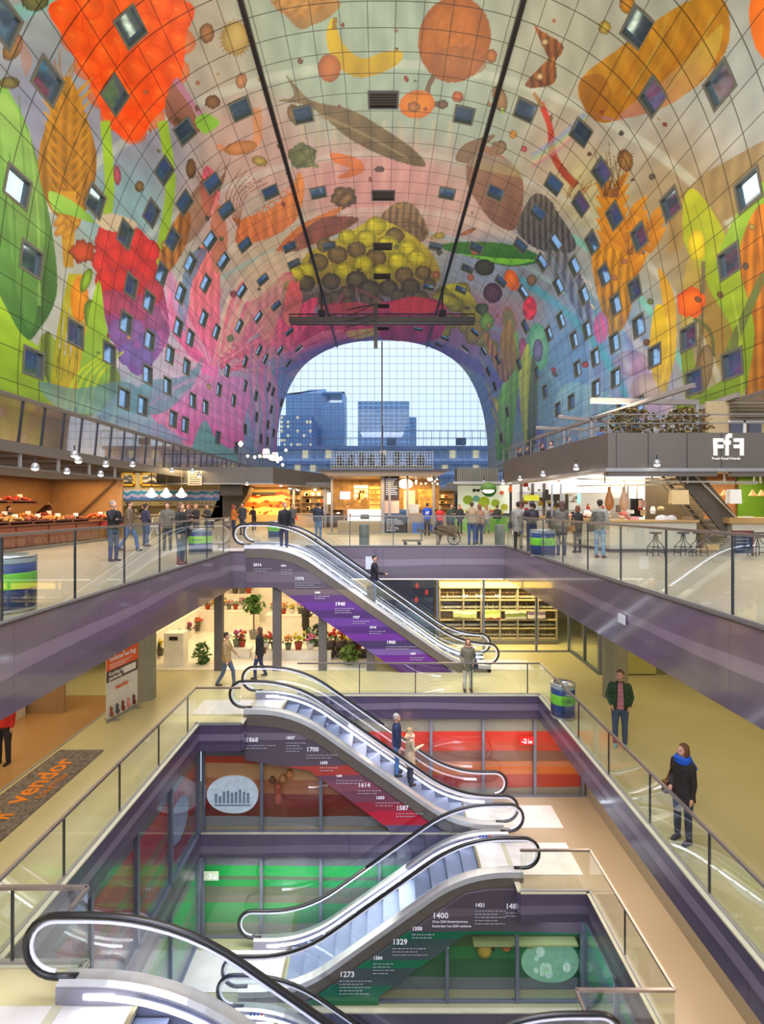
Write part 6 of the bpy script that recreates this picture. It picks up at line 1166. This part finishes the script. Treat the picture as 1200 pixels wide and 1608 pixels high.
# round columns, banner, mat
for s,(x,yy,l) in ((1,(-7.22,15.8,'5')),(2,(7.1,15.9,'6'))): mk('column_%s'%l,MB().lathe([(.36,Z1),(.36,-1.2)],(x,yy,0),28),M_((148,144,124),.6),kind='structure',smooth=False)
q0=onz(167,1135,Z1); q1=onz(216,1107,Z1); bn=thing('roll_up_banner','orange and white roll-up banner leaning by the round column','banner',((q0.x+q1.x)/2,(q0.y+q1.y)/2,Z1)); dv=(q1-q0); L=dv.length; ang=math.atan2(dv.y,dv.x); u=dv.normalized(); 
def bq(nm,a0,a1,z0,z1,m,off=0): 
    n_=Vector((u.y,-u.x,0)); p=q0+u*a0*L+n_*off; r=q0+u*a1*L+n_*off
    return mk(nm,MB().slab((p.x,p.y,Z1+z0),(r.x,r.y,Z1+z0),(r.x,r.y,Z1+z1),(p.x,p.y,Z1+z1),-.012),m,bn)
bq('sheet',0,1,.08,2.1,M_((232,226,220),.5)); bq('orange_field',.0,1,1.36,2.1,M_((245,88,24),.5),.014); bq('dark_field',0,1,1.05,1.36,M_((90,70,66),.5),.014); bq('base_bar',-.03,1.03,0,.07,ALU,.03)
def bt_(s,a0,z,sz,m,bold=.004): 
    n_=Vector((u.y,-u.x,0)); p=q0+u*a0*L+n_*.03; text('lettering',s,m,bn,(p.x,p.y,Z1+z),sz,rot=(PI/2,0,ang),ext=.002,bold=bold)
WT=M_((245,240,235)); bt_('prettige',.08,1.78,.22,WT); bt_('toiletervaring',.06,1.6,.2,WT); bt_('Korting bij',.05,1.22,.14,WT); bt_('parkeren',.05,1.1,.14,WT); bt_('vendor',.25,.78,.19,M_((240,100,40))); 
for k in range(3): bq('small_print',.08,.8-.1*k,1.5-.05*k,1.515-.05*k,WT,.02)
bq('white_label',.52,.92,1.12,1.3,WT,.02)
for k,c_ in enumerate(((150,80,60),(90,90,100),(140,70,50),(230,150,130),(120,60,60))):
    n_=Vector((u.y,-u.x,0)); p=q0+u*(.12+.18*k)*L+n_*.025; mk('portrait',MB().ball((p.x,p.y,Z1+.32),.055,.02,.07,8,5).ball((p.x,p.y,Z1+.18),.08,.02,.09,8,5),M_(c_),bn)
for a0 in (.15,.85): p=q0+u*a0*L; mk('foot',MB().bar((p.x-.2*u.y,p.y+.2*u.x,Z1+.02),(p.x+.25*u.y,p.y-.25*u.x,Z1+.02),.05,.02),ALU,bn)
mt=thing('door_mat','long grey door mat with orange lettering at the toilet shop threshold','mat',(-7.1,11,Z1)); mk('pile',MB().box(-7.65,-6.6,9.0,12.4,Z1+.003,Z1+.018),mat('grey mat pile',(128,116,110),.95,var=.35,vs=14),mt)
OR=M_((245,140,30),.8); text('lettering','vendor',OR,mt,(-7.0,10.15,Z1+.022),.62,rot=(0,0,PI/2),ext=.002,bold=.012); text('lettering','TOILETTEN',OR,mt,(-6.75,10.3,Z1+.022),.19,rot=(0,0,PI/2),ext=.002)
for k in range(2):
    yy=9.35+k*.38; mk('pictogram',MB().lathe([(.07,0),(.07,.004)],(-7.42,yy,Z1+.02),10).box(-7.34,-7.05,yy-.07,yy+.07,Z1+.02,Z1+.024).box(-7.28,-7.2,yy-.17,yy+.17,Z1+.02,Z1+.024).box(-7.06,-6.9,yy-.08,yy-.03,Z1+.02,Z1+.024).box(-7.06,-6.9,yy+.03,yy+.08,Z1+.02,Z1+.024),OR,mt)
mk('trim_20',MB().box(-7.8,-7.74,4,15,Z1,Z1+.012),ALU,kind='structure'); mk('floor_toilet_shop',MB().box(-12,-7.8,4,16,Z1+.002,Z1+.01),screed('brown glossy floor',(170,128,82),(186,146,98),.2),kind='structure')
mk('wall_toilet_back',MB().box(-12,-8.9,14.6,14.7,Z1,-1.3),M_((158,126,92),.5),kind='structure'); mk('bench',MB().box(-10.9,-9.9,6,14.5,Z1,Z1+.7),WHITE,label='long low white counter inside the toilet shop',cat='counter')
area('toilet shop light',(-10,11,-1.4),(2,7),60,(255,220,180)); mk('wall_gallery_left',MB().box(-15,-14.9,-2,27,Z1,-1.2),M_((170,150,110)),kind='structure'); mk('wall_gallery_east',MB().box(14.9,15,-2,18,Z1,-1.2),M_((170,160,110)),kind='structure')
# ================= people =================
SKIN=[(214,160,130),(196,140,110),(226,178,150),(170,118,90)]
def cap_tube(mb,pts,rad,n=8,flat=1.0):
    mb.tube(pts,rad,n,flat=flat)
    for p,r in zip(pts,rad): mb.ball(p,r*.98,n=8,m=5)
def rings(mb,rs,n=16,lean=lambda z:(0,0)):
    "stack of ellipses (z,rx,ry,yoff)"
    b=len(mb.v)
    for z,rx,ry,yo in rs:
        dx,dy=lean(z)
        for k in range(n):
            t=2*PI*k/n; mb.v.append((rx*math.cos(t)+dx,ry*math.sin(t)+yo+dy,z))
    for i in range(len(rs)-1):
        for k in range(n): mb.f.append((b+i*n+k,b+i*n+(k+1)%n,b+(i+1)*n+(k+1)%n,b+(i+1)*n+k))
    mb.f.append(tuple(b+k for k in range(n))[::-1]); mb.f.append(tuple(b+(len(rs)-1)*n+k for k in range(n)))
ARMS={ # elbow and wrist offsets from the shoulder: (out, forward, down)
 'down':((.06,.02,-.28),(.05,.06,-.53)),'pocket':((.08,-.05,-.26),(.01,.1,-.43)),'hold':((.06,.05,-.27),(.0,.27,-.2)),'fold':((.06,.06,-.26),(-.2,.2,-.2)),'phone':((.05,.1,-.24),(-.06,.3,-.06)),
 'rail':((.04,.12,-.25),(.02,.38,-.28)),'back':((.05,-.1,-.27),(.05,-.06,-.52)),'face':((.02,.15,-.2),(-.08,.18,.06)),'swing':((.04,.12,-.25),(.03,.28,-.42))}
def person(label,x,y,z,rz,H=1.72,top=(40,42,50),legs=(50,66,100),shoes=(40,34,30),hair=(70,52,40),skin=0,arms=('down','down'),hem=.86,step=0.,fem=False,long=False,near=False,vox=None,
           scarf=None,bag=None,bagside=1,hood=None,shirt=None,backpack=None,print_=None,sit=False,hemflare=0,cap=None,open_=False,turn=0,boots=False,lean=0,smock=None,group=None,phone=False):
    s=H/1.75; sk=M_(SKIN[skin],.5,var=.04); P=thing('person',label,'person',(0,0,0),group)
    vox=vox or (.011 if near else .022)
    sw=.172 if fem else .195; hp=.165 if fem else .155
    def fin(nm,mb,m,v=vox,sm=True,smf=2,lab=None):
        o=mk(nm,mb,m,P,local=True,smooth=sm,label=lab)
        if v:
            r=o.modifiers.new('skin','REMESH'); r.mode='VOXEL'; r.voxel_size=v; r.use_smooth_shade=True
            if smf: q=o.modifiers.new('soft','SMOOTH'); q.iterations=smf; q.factor=.5
        return o
    # legs: hip, knee, ankle
    L=[]
    for sd in (-1,1):
        st=step*sd
        if sit: hip=Vector((sd*.1,0,.52)); kn=Vector((sd*.12,-.42,.54)); an=Vector((sd*.12,-.42,.1))
        else:
            hip=Vector((sd*.09,0,.9)); kn=Vector((sd*.1,-st*.26-(.05 if step else .01),.48)); an=Vector((sd*.105,-st*.42+(.06 if st<0 else 0),.085+(.05 if st<0 else 0)))
        L.append((hip,kn,an))
    dz=-.38 if sit else 0
    ln=lambda zz:(0,-lean*max(0,zz-(.95+dz)))
    body=MB(); zt=lambda zz: zz+dz
    rings(body,[(zt(.84),hp*.85,.1,0),(zt(.95),hp,.112,0),(zt(1.08),.135,.1,0),(zt(1.22),.15,.108,0),(zt(1.36),sw*.92,.105,0),(zt(1.43),sw*.75,.085,0),(zt(1.47),.07,.06,0)],16,ln)
    ly=ln(zt(1.5))[1]
    hc=Vector((0,ly-.01,zt(1.635))); ct,st_=math.cos(turn),math.sin(turn)
    cap_tube(body,[(0,ly*.95,zt(1.42)),(0,ly,zt(1.53))],[.058,.052])
    # head: cranium, jaw, nose, ears, chin, brow
    def hd(mb,px,py,pz,a,b,c,n=14,m=10): mb.ball((hc.x+px*ct-py*st_,hc.y+px*st_+py*ct,hc.z+pz),a,b,c,n,m)
    hd(body,0,.01,.03,.077,.093,.088); hd(body,0,-.03,-.035,.058,.062,.075); hd(body,0,-.065,-.085,.025,.022,.02,8,6)
    hd(body,0,-.094,-.012,.013,.02,.024,8,6); hd(body,0,-.082,.028,.05,.014,.012,8,5); hd(body,0,-.088,-.052,.024,.01,.008,8,5)
    for sd in (-1,1): hd(body,sd*.08,.012,-.005,.012,.022,.03,8,6); hd(body,sd*.045,-.06,-.03,.025,.025,.025,8,5)
    # arms
    A=[]
    for i,sd in enumerate((-1,1)):
        e,w=ARMS[arms[i]]; S=Vector((sd*(sw-.02),ly*.9,zt(1.4))); E=S+Vector((sd*e[0],-e[1],e[2])); W=S+Vector((sd*w[0],-w[1],w[2])); A.append((S,E,W))
        cap_tube(body,[S,S.lerp(E,.5),E,E.lerp(W,.4),W],[.05,.045,.036,.036,.025])
        d=(W-E).normalized(); side=Vector((0,0,1)).cross(d); side=side.normalized() if side.length>.1 else Vector((0,1,0)); 
        if arms[i] in('down','back','swing','pocket'): side=Vector((0,1,0))
        side=(side-d*side.dot(d)).normalized(); nrm=d.cross(side)
        pc=W+d*.045; 
        mb=body; mb.ball(tuple(pc),.024,.034,.042,8,6); cap_tube(body,[W,W+d*.03,W+d*.08],[.024,.03,.028])
        cur=nrm*(-sd if nrm.x*sd>0 else sd)*.35 if abs(nrm.x)>.3 else nrm*-.35
        for f in range(4):
            b0=W+d*.08+side*(-.027+.018*f); l=(.03,.036,.034,.027)[f]; b1=b0+d*l+cur*l*.3; b2=b1+(d+cur).normalized()*l*.8; b3=b2+(d+cur*2).normalized()*l*.5
            body.tube([b0,b1,b2,b3],[.0095,.009,.0085,.007],6)
        b0=W+d*.025-side*.028; body.tube([b0,b0-side*.02+d*.025,b0-side*.026+d*.05,b0-side*.022+d*.068],[.012,.011,.0095,.008],6)
    for hip,kn,an in L: cap_tube(body,[hip,hip.lerp(kn,.5),kn,kn.lerp(an,.35),an],[.085,.074,.054,.054,.038])
    fin('body',body,sk)
    # trousers
    t=MB(); rings(t,[(zt(.8),hp*.9,.11,0),(zt(.9),hp+.012,.125,0),(zt(1.0),hp+.002,.12,0)],16)
    for hip,kn,an in L: cap_tube(t,[hip,hip.lerp(kn,.5),kn,kn.lerp(an,.4),an+Vector((0,0,.02))],[.102,.088,.068,.066,.056 if not boots else .05])
    fin('trousers',t,M_(legs,.8,var=.12,vs=5),max(vox,.014))
    # shoes
    for sd,(hip,kn,an) in zip((-1,1),L):
        sh=MB(); bz=an.z-.085; sh.ball((an.x,an.y-.055,bz+.04),.046,.125,.04,10,6); sh.ball((an.x,an.y+.02,bz+.06),.045,.055,.055,10,6); sh.box(an.x-.04,an.x+.04,an.y-.16,an.y+.06,bz,bz+.02)
        if boots: sh.tube([(an.x,an.y+.01,bz+.06),(an.x,an.y+.0,bz+.3)],[.052,.062],10)
        o=fin('shoe',sh,M_(shoes,.5),max(.012,vox))
    # top garment
    j=MB(); h0=zt(hem); k=1.0
    rs=[(h0,hp+.035+hemflare,.14+hemflare*.7,0),(max(h0+.05,zt(.95)),hp+.03+hemflare*.5,.14,0),(zt(1.08),(.15 if fem else .165)+.01,.132,0),(zt(1.22),.178,.138,0),(zt(1.36),sw+.015,.132,0),(zt(1.435),sw*.84,.108,0),(zt(1.475),.095,.085,0),(zt(1.505),.075,.075,0)]
    rings(j,rs,20,ln)
    for (S,E,W) in A: cap_tube(j,[S,S.lerp(E,.5),E,E.lerp(W,.5),E.lerp(W,.93)],[.076,.066,.056,.052,.045])
    fin('jacket',j,M_(top,.75,var=.18,vs=7),max(vox,.014))
    if shirt: 
        q=MB(); q.prism([(-.05,zt(1.5)),(.05,zt(1.5)),(.065,zt(1.2)),(.075,h0+.02),(-.075,h0+.02),(-.06,zt(1.2))],-.155,-.12); 
        f=fin('shirt',q,M_(shirt,.7,var=.3,vs=30),None,False)
    if open_:
        q=MB(); 
        for sd in (-1,1): q.tube([(sd*.06,-.07,zt(1.5)),(sd*.075,-.14,zt(1.35)),(sd*.085,-.158,zt(1.1)),(sd*.09,-.16,h0+.03)],.014,6)
        fin('lapel',q,M_(tuple(int(v*.8) for v in top),.7),None)
    if print_ is not None:
        q=text('lettering',print_[0],M_(print_[1],.6),P,(0,0,0),.2,rot=(PI/2,0,PI),ext=.003,bold=.008,align='CENTER'); q.location=(0,.145,zt(1.15))
    if smock: 
        q=MB(); 
        for kx in range(9):
            for kz in range(11):
                if (kx+kz)%2: 
                    for yy in (-1,1): a0=-.95+kx*.21; q.ball(((sw+.0)*math.sin(a0),yy*.142*math.cos(a0)*.98,zt(.88)+kz*.05),.026,.012,.02,6,4)
        fin('check_pattern',q,M_(smock,.8),None)
    # hair
    h=MB(); hd(h,0,.025,.045,.087,.096,.088,16,10)
    if fem or long:
        hd(h,0,.06,-.03,.08,.06,.1,12,8)
        if long: rings(h,[(hc.z-.2,.085,.045,hc.y+.09),(hc.z-.1,.09,.06,hc.y+.07),(hc.z+.02,.09,.08,hc.y+.05)],12)
        else: hd(h,0,.065,-.075,.075,.05,.07,12,8)
        for sd in (-1,1): hd(h,sd*.078,.015,-.04,.02,.045,.075,8,6)
    else: hd(h,0,.05,-.0,.078,.06,.075,12,8)
    # keep the face clear
    h.v=[(a,min(max(b,-9),b) if c_>hc.z+.055 else b,c_) for a,b,c_ in h.v]
    o=fin('hair',h,M_(hair,.7,var=.3,vs=20),.014,smf=1)
    if near:
        e=MB()
        for sd in (-1,1): hd(e,sd*.03,-.083,.008,.011,.008,.006,8,5)
        fin('eyes',e,DARK,None)
        e=MB(); hd(e,0,-.096,-.052,.02,.006,.005,8,5); fin('mouth',e,M_((170,90,84),.5),None)
    if cap: e=MB(); hd(e,0,.02,.06,.09,.1,.075); fin('cap',e,M_(cap,.7),None)
    if scarf: e=MB(); e.tube([(.1*math.cos(a),.095*math.sin(a)+ly-.01,zt(1.5)+.012*math.sin(3*a)) for a in [2*PI*k/20 for k in range(20)]],.05,8,closed=True); e.tube([(.11*math.cos(a),.11*math.sin(a)+ly,zt(1.45)) for a in [2*PI*k/20 for k in range(20)]],.04,8,closed=True); e.bar((.08,ly+.1,zt(1.48)),(.16,ly+.15,zt(1.32)),.1,.03); fin('scarf',e,M_(scarf,.8,var=.15,vs=9),.014)
    if hood: e=MB(); e.tube([(.1*math.cos(a),.09*math.sin(a)+ly+.02,zt(1.51)+.03*math.sin(a)) for a in [2*PI*k/20 for k in range(20)]],.05,8,closed=True); e.ball((0,ly+.1,zt(1.5)),.1,.05,.07); fin('hood',e,M_(hood,.9,var=.2,vs=20),.016)
    if bag:
        bx=bagside*(sw+.09); e=MB(); z0=zt(.78); e.prism([(-.15,z0),(.15,z0),(.17,z0+.22),(-.17,z0+.22)],bx-.05,bx+.05,'x'); g=fin('handbag',e,M_(bag,.5),None,False); e=MB(); e.tube([(bx,-.1,z0+.2),(bx-bagside*.05,-.03,zt(1.25)),(bagside*.14,0,zt(1.49)),(bx-bagside*.05,.06,zt(1.25)),(bx,.1,z0+.2)],.012,5); fin('bag_strap',e,M_(bag,.5),None)
    if backpack: e=MB(); e.ball((0,.2+ly,zt(1.2)),.15,.09,.22); fin('backpack',e,M_(backpack,.7),None)
    if phone: W=A[1][2]; e=MB(); e.box(W.x-.06,W.x+.01,W.y-.1,W.y-.085,W.z-.02,W.z+.11); fin('phone',e,DARK,None,False)
    P.location=(x,y,z); P.rotation_euler=(0,0,rz); P.scale=(s,s,s); return P
def L0(px,feet,dx=0): q=onz(px,feet,0); return q.x,q.y,0
def L1(px,feet): q=onz(px,feet,Z1); return q.x,q.y,Z1
JE=(62,84,124); BK=(30,30,34)
# big figures on the gallery and escalators
x,y,z=L1(984,1172); person('man in a green padded jacket over a checked shirt standing by the gallery glass',5.75,y,z,-.35,1.84,(46,74,46),(70,86,108),(40,190,190),(110,78,52),arms=('pocket','pocket'),shirt=(190,120,130),near=True,hem=.88,open_=True,turn=-.5)
x,y,z=L1(1058,1318); person('woman in a dark brown coat with bright blue scarf leaning at the gallery glass',5.22,9.05,z,-1.1,1.68,(44,34,32),(46,52,74),(60,56,70),(112,74,44),fem=True,arms=('pocket','down'),scarf=(30,90,200),bag=(120,80,44),bagside=-1,near=True,hem=.78,long=False,turn=-.3,hemflare=.02)
person('woman in a grey-green fur-hooded parka, white trousers and brown boots',(735-600)/50.2,16.35,Z1,0,1.66,(128,122,100),(226,220,208),(76,48,38),(120,70,50),fem=True,arms=('pocket','pocket'),hood=(170,140,110),bag=(40,44,90),bagside=1,near=True,hem=.72,boots=True,scarf=None)
def stepz(px,feet_y,d): return EYE-(feet_y-VY)*d/F
person('dark-haired man in a black jacket and pale jeans riding the upper escalator down',(588-600)*19.0/F,19.0,stepz(588,948,19.0),PI/2,1.74,(34,34,42),(96,130,180),(220,220,224),(30,24,22),arms=('rail','down'),near=True,turn=-.9)
person('grey-haired man in a navy jacket and blue trousers on the middle escalator',(623-600)*15.0/F,15.0,stepz(623,1217,15.0),PI/2,1.76,(44,54,92),(86,130,190),(36,34,40),(190,184,172),arms=('down','down'),near=True)
person('blonde woman in a beige coat behind the grey-haired man on the middle escalator',(644-600)*15.05/F,15.1,stepz(646,1232,15.1),PI/2+.3,1.64,(204,180,148),(70,70,90),(60,50,50),(206,176,130),fem=True,arms=('hold','down'),near=True,hem=.62,scarf=(190,150,130),hemflare=.03)
x,y,z=L0(446,848); person('bald man in a black coat stepping onto the upper escalator',(446-600)*19.1/F,19.1,-.02,.6,1.76,(32,32,36),(60,60,90),(40,40,60),(150,110,90),arms=('down','down'),hem=.78,lean=.15)
x,y,z=L1(356,1078); person('man in a tan coat striding past the flower shop',x,y,z,PI/2,1.74,(176,146,96),(84,100,120),(60,50,44),(60,46,36),arms=('down','swing'),step=.5,hem=.8)
x,y,z=L1(410,1062); person('woman in a black coat with a brown shoulder bag outside the flower shop',x,17.6,z,-PI/2,1.72,(30,28,30),(50,60,100),(40,34,40),(90,60,44),fem=True,arms=('down','down'),bag=(130,76,50),bagside=-1,hem=.75,step=.3)
person('florist in a dark coat standing inside the flower shop among pots',at(480,0,22.4).x,22.4,Z1+.02,PI*.8,1.66,(44,38,34),(50,44,40),(30,30,30),(60,46,40),fem=True,arms=('hold','down'),hem=.6)
person('person in a red jacket cut by the left edge inside the toilet shop',(6-600)*11.75/F,11.75,Z1,0,1.72,(206,44,36),(44,42,48),(30,28,30),(60,40,30),arms=('down','down'))
# shoppers on the market floor, left side
def S(label,px,feet,rz,H=1.72,**k): x,y,z=L0(px,feet); return person(label,x,y,z,rz,H,vox=.026,**k)
S('grey-haired man in a black leather jacket with raised arms by the produce stall',178,881,1.2,1.76,top=(30,28,30),legs=(60,76,110),hair=(160,150,140),arms=('face','fold'),hem=.92)
S('man in a brown jacket walking behind the black leather jacket man',203,866,1.9,1.78,top=(112,96,76),legs=(80,110,160),hair=(70,50,40),arms=('down','hold'),step=.6,shoes=(50,40,36))
S('man in a dark blue jacket standing with his back to the bar',229,858,2.6,1.7,top=(52,52,78),legs=(70,90,130),hair=(60,46,40),arms=('pocket','pocket'))
S('bearded man in a grey coat beside the long-haired woman',263,864,.2,1.74,top=(110,104,92),legs=(62,62,72),hair=(70,54,44),arms=('down','hold'),hem=.8)
S('long-haired woman in a black coat with reddish boots close to the left glass',284,886,1.4,1.7,top=(36,34,32),legs=(70,90,120),hair=(120,86,54),fem=True,long=True,arms=('down','hold'),shoes=(140,70,66),boots=True,bag=(70,66,60))
for px,ft,l,c,hc_ in ((308,850,'seated woman with curly light hair at the bar tables',(40,36,36),(180,130,80)),(326,846,'seated man in a dark jumper at the bar tables',(60,54,50),(110,80,60)),(296,845,'seated woman with red hair at the bar tables',(80,70,70),(170,90,60)),(224,838,'barman in a dark green shirt behind the bar counter',(50,60,44),(130,80,50))):
    x,y,z=L0(px,ft); person(l,x,y,z,-.5,1.7,c,(50,50,60),hair=hc_,fem='woman' in l,arms=('hold','hold'),vox=.03)
S('woman with red hair in an orange jacket near the orange stall',367,840,2.2,1.68,top=(206,110,40),legs=(50,60,90),hair=(150,60,36),fem=True,long=True,arms=('hold','down'))
S('tall man in a dark grey coat beside the woman in orange',381,840,-.4,1.8,top=(60,60,62),legs=(52,58,70),hair=(50,40,36),arms=('down','down'))
S('stooping person in black at the orange stall counter',399,832,-2.4,1.6,top=(36,30,30),legs=(50,40,40),hair=(40,32,30),arms=('hold','hold'),lean=.3)
S('woman carrying a bright red bag behind the escalator head',459,836,.2,1.72,top=(80,80,80),legs=(50,50,56),hair=(60,50,44),fem=True,bag=(220,40,30),arms=('down','down'))
for px,ft,c,l in ((473,826,(60,60,70),'slim far shopper in grey between the red bag and the lit kiosk'),(483,826,(210,200,190),'far shopper in a pale top before the small kiosk'),(492,828,(44,44,60),'far shopper in dark blue left of the navy jacket man')): S(l,px,ft,.5,1.72,top=c,legs=(50,60,80))
S('man in a navy jacket and jeans seen from behind left of the middle kiosk',500,848,PI-.3,1.78,top=(46,48,68),legs=(90,120,160),hair=(50,40,36),arms=('hold','down'))
S('person sitting low in a brown top serving behind the kiosk counter',546,836,0,1.7,top=(150,110,80),hair=(60,40,30))
S('man in a blue football shirt numbered 07 leaning at the kiosk counter',671,841,PI,1.78,top=(40,80,180),legs=(50,46,60),hair=(70,50,40),arms=('hold','hold'),print_=('07',(240,240,245)))
S('child-height shopper in a bright red jacket at the kiosk',691,841,PI-.3,1.62,top=(220,50,44),legs=(60,50,60),hair=(190,150,110),fem=True,arms=('hold','hold'))
S('shopper in a dark green coat right of the red jacket',709,842,.3,1.72,top=(56,66,50),legs=(60,60,64),hair=(70,50,40),arms=('fold','fold'))
S('dim shopper in black just behind the dark green coat',722,838,.3,1.7,top=(50,50,44),legs=(50,48,50),hair=(120,90,60))
S('man in a beige jacket and blue jeans with his back turned by the barrow',741,856,PI,1.78,top=(172,146,108),legs=(60,80,140),hair=(90,66,50),arms=('down','hold'))
S('woman in a tan jacket holding a dark bag right of the beige man',753,854,PI+.2,1.7,top=(160,120,90),legs=(50,60,110),hair=(140,90,60),fem=True,bag=(50,44,44),arms=('down','down'))
S('woman with long light hair walking beyond the beige pair',764,838,PI,1.68,top=(170,160,140),legs=(110,110,110),hair=(170,120,70),fem=True,long=True,step=.3)
S('shopper in a dark top before the green stall counter',781,836,PI,1.68,top=(60,60,56),legs=(90,160,70),hair=(90,60,44))
for px,ft,c,l in ((705,829,(150,110,70),'distant shopper in tan under the hanging bulbs'),(716,830,(60,50,46),'distant shopper in brown under the hanging bulbs'),(729,831,(80,50,50),'distant shopper in dark red left of the green stall')): S(l,px,ft,2.5,1.74,top=c,legs=(50,50,60))
S('man in a light grey parka at the near end of the butcher row',814,864,PI-.4,1.76,top=(150,144,130),legs=(50,48,46),hair=(60,46,40),arms=('phone','down'),hem=.66,shoes=(60,44,36),bag=(60,50,60))
S('person in a black jacket with dark scarf watching the butcher stall',835,866,PI,1.76,top=(40,34,42),legs=(44,46,60),hair=(50,40,50),arms=('hold','hold'),backpack=(40,34,38))
S('shopper half hidden behind the long brown hair woman',867,852,PI,1.7,top=(60,56,54),legs=(60,60,64),hair=(80,60,44),arms=('hold','down'))
S('woman with very long brown hair and grey sleeves behind the glass balustrade',882,872,PI,1.76,top=(104,98,88),legs=(66,70,96),hair=(92,62,46),fem=True,long=True,bag=(70,80,56),bagside=1,arms=('down','down'),hem=.72)
S('short-haired woman in a black jacket with a tan handbag',907,868,PI+.3,1.62,top=(40,36,36),legs=(60,66,76),hair=(120,70,44),fem=True,bag=(170,116,66),arms=('down','down'),boots=True,shoes=(50,44,44))
S('man in a black and white checked shirt and light jeans looking up at the hams',942,876,PI-.8,1.8,top=(150,146,130),legs=(120,156,180),hair=(50,36,30),arms=('down','hold'),smock=(44,40,40),shoes=(110,80,54),bag=(60,60,60),turn=.4)
x,y,z=L0(28,845); person('stall keeper in black with a headscarf behind the produce trays',(14-600)*20.5/F,20.5,.0,1.2,1.6,(30,28,30),(40,40,40),hair=(34,30,34),fem=True,arms=('hold','hold'),vox=.03)
for px,py,d,c,l in ((958,800,21.5,(240,236,230),'butcher in white beside the hams'),(925,800,23,(232,226,220),'butcher in white deep behind the counter')): x=at(px,0,d).x; person(l,x,d,0,0,1.7,c,(230,226,220),hair=(70,50,40),arms=('hold','hold'),vox=.03)
# diners along the right terrace
for i,(px,py,c,hc_,l) in enumerate(((816,706,(60,60,66),(90,60,44),'seated diner in dark grey at the far end of the right terrace'),(828,702,(40,40,46),(44,34,30),'seated diner with black hair second from the terrace end'),(851,706,(50,40,40),(40,30,30),'diner bending low behind the terrace rail'),(866,702,(150,140,130),(60,46,40),'diner in a pale top on the right terrace'),(893,690,(60,60,70),(40,34,34),'dark-haired diner by the middle of the terrace rail'),(946,676,(44,80,160),(40,34,30),'diner in a bright blue jacket at the terrace corner'))):
    u=(px-784)/(962-784); d=29-u*10; q=at(px,py,d+.4); person(l,q.x,q.y,3.36,random.uniform(-1,1),1.7,c,(50,50,60),hair=hc_,sit=True,arms=('hold','hold'),vox=.035)
# ================= light =================
w=bpy.data.worlds.new('dusk sky'); SC.world=w; w.use_nodes=True; nt=w.node_tree; bg=nt.nodes['Background']
tc=nt.nodes.new('ShaderNodeTexCoord'); sp=nt.nodes.new('ShaderNodeSeparateXYZ'); nt.links.new(tc.outputs['Generated'],sp.inputs[0])
cr=nt.nodes.new('ShaderNodeValToRGB'); nt.links.new(sp.outputs['Z'],cr.inputs['Fac'])
for i,(p_,c_) in enumerate(((0,(196,212,230)),(.32,(222,230,240)),(.6,(120,165,220)))):
    e=cr.color_ramp.elements[i] if i<2 else cr.color_ramp.elements.new(p_); e.position=p_; e.color=(*lin(c_),1)
nt.links.new(cr.outputs['Color'],bg.inputs['Color']); bg.inputs['Strength'].default_value=1.5
for i,(x,y,p_) in enumerate(((-7,26,2100),(7,26,2100),(-7,48,2100),(7,48,2100),(0,72,2800),(0,93,2000))):
    area('uplight %d'%i,(x,y,5.4),(5,14),p_,(255,240,222),(PI,0,0))
area('shaft fill',(0,9,29),(16,16),13500,(228,228,250)); area('entrance fill',(0,-9,14),(26,14),5200,(240,236,245),(PI/2-.35,0,0)); area('hall fill',(0,45,28),(16,40),5200,(255,236,205))  # added fill lamps, unseen: above shaft and hall, and behind camera for entrance daylight
for i,(x,y,sx,sy,p) in enumerate(((-9,10,5,18,240),(9,10,5,18,250),(0,18,7,1.6,50))): area('gallery light %d'%i,(x,y,-1.3),(sx,sy),p,(255,236,188))
area('lower light a',(5.6,10,-4.95),(1,10),170,(255,236,214)); area('lower light b',(2,15.4,-4.95),(6,.8),90,(255,232,214)); area('basement light',(-1,13.5,-8.05),(7,1.2),150,(240,242,235)); area('basement light b',(4.2,10,-8.02),(.8,6),60,(220,230,255))
SC.view_settings.exposure=0.0
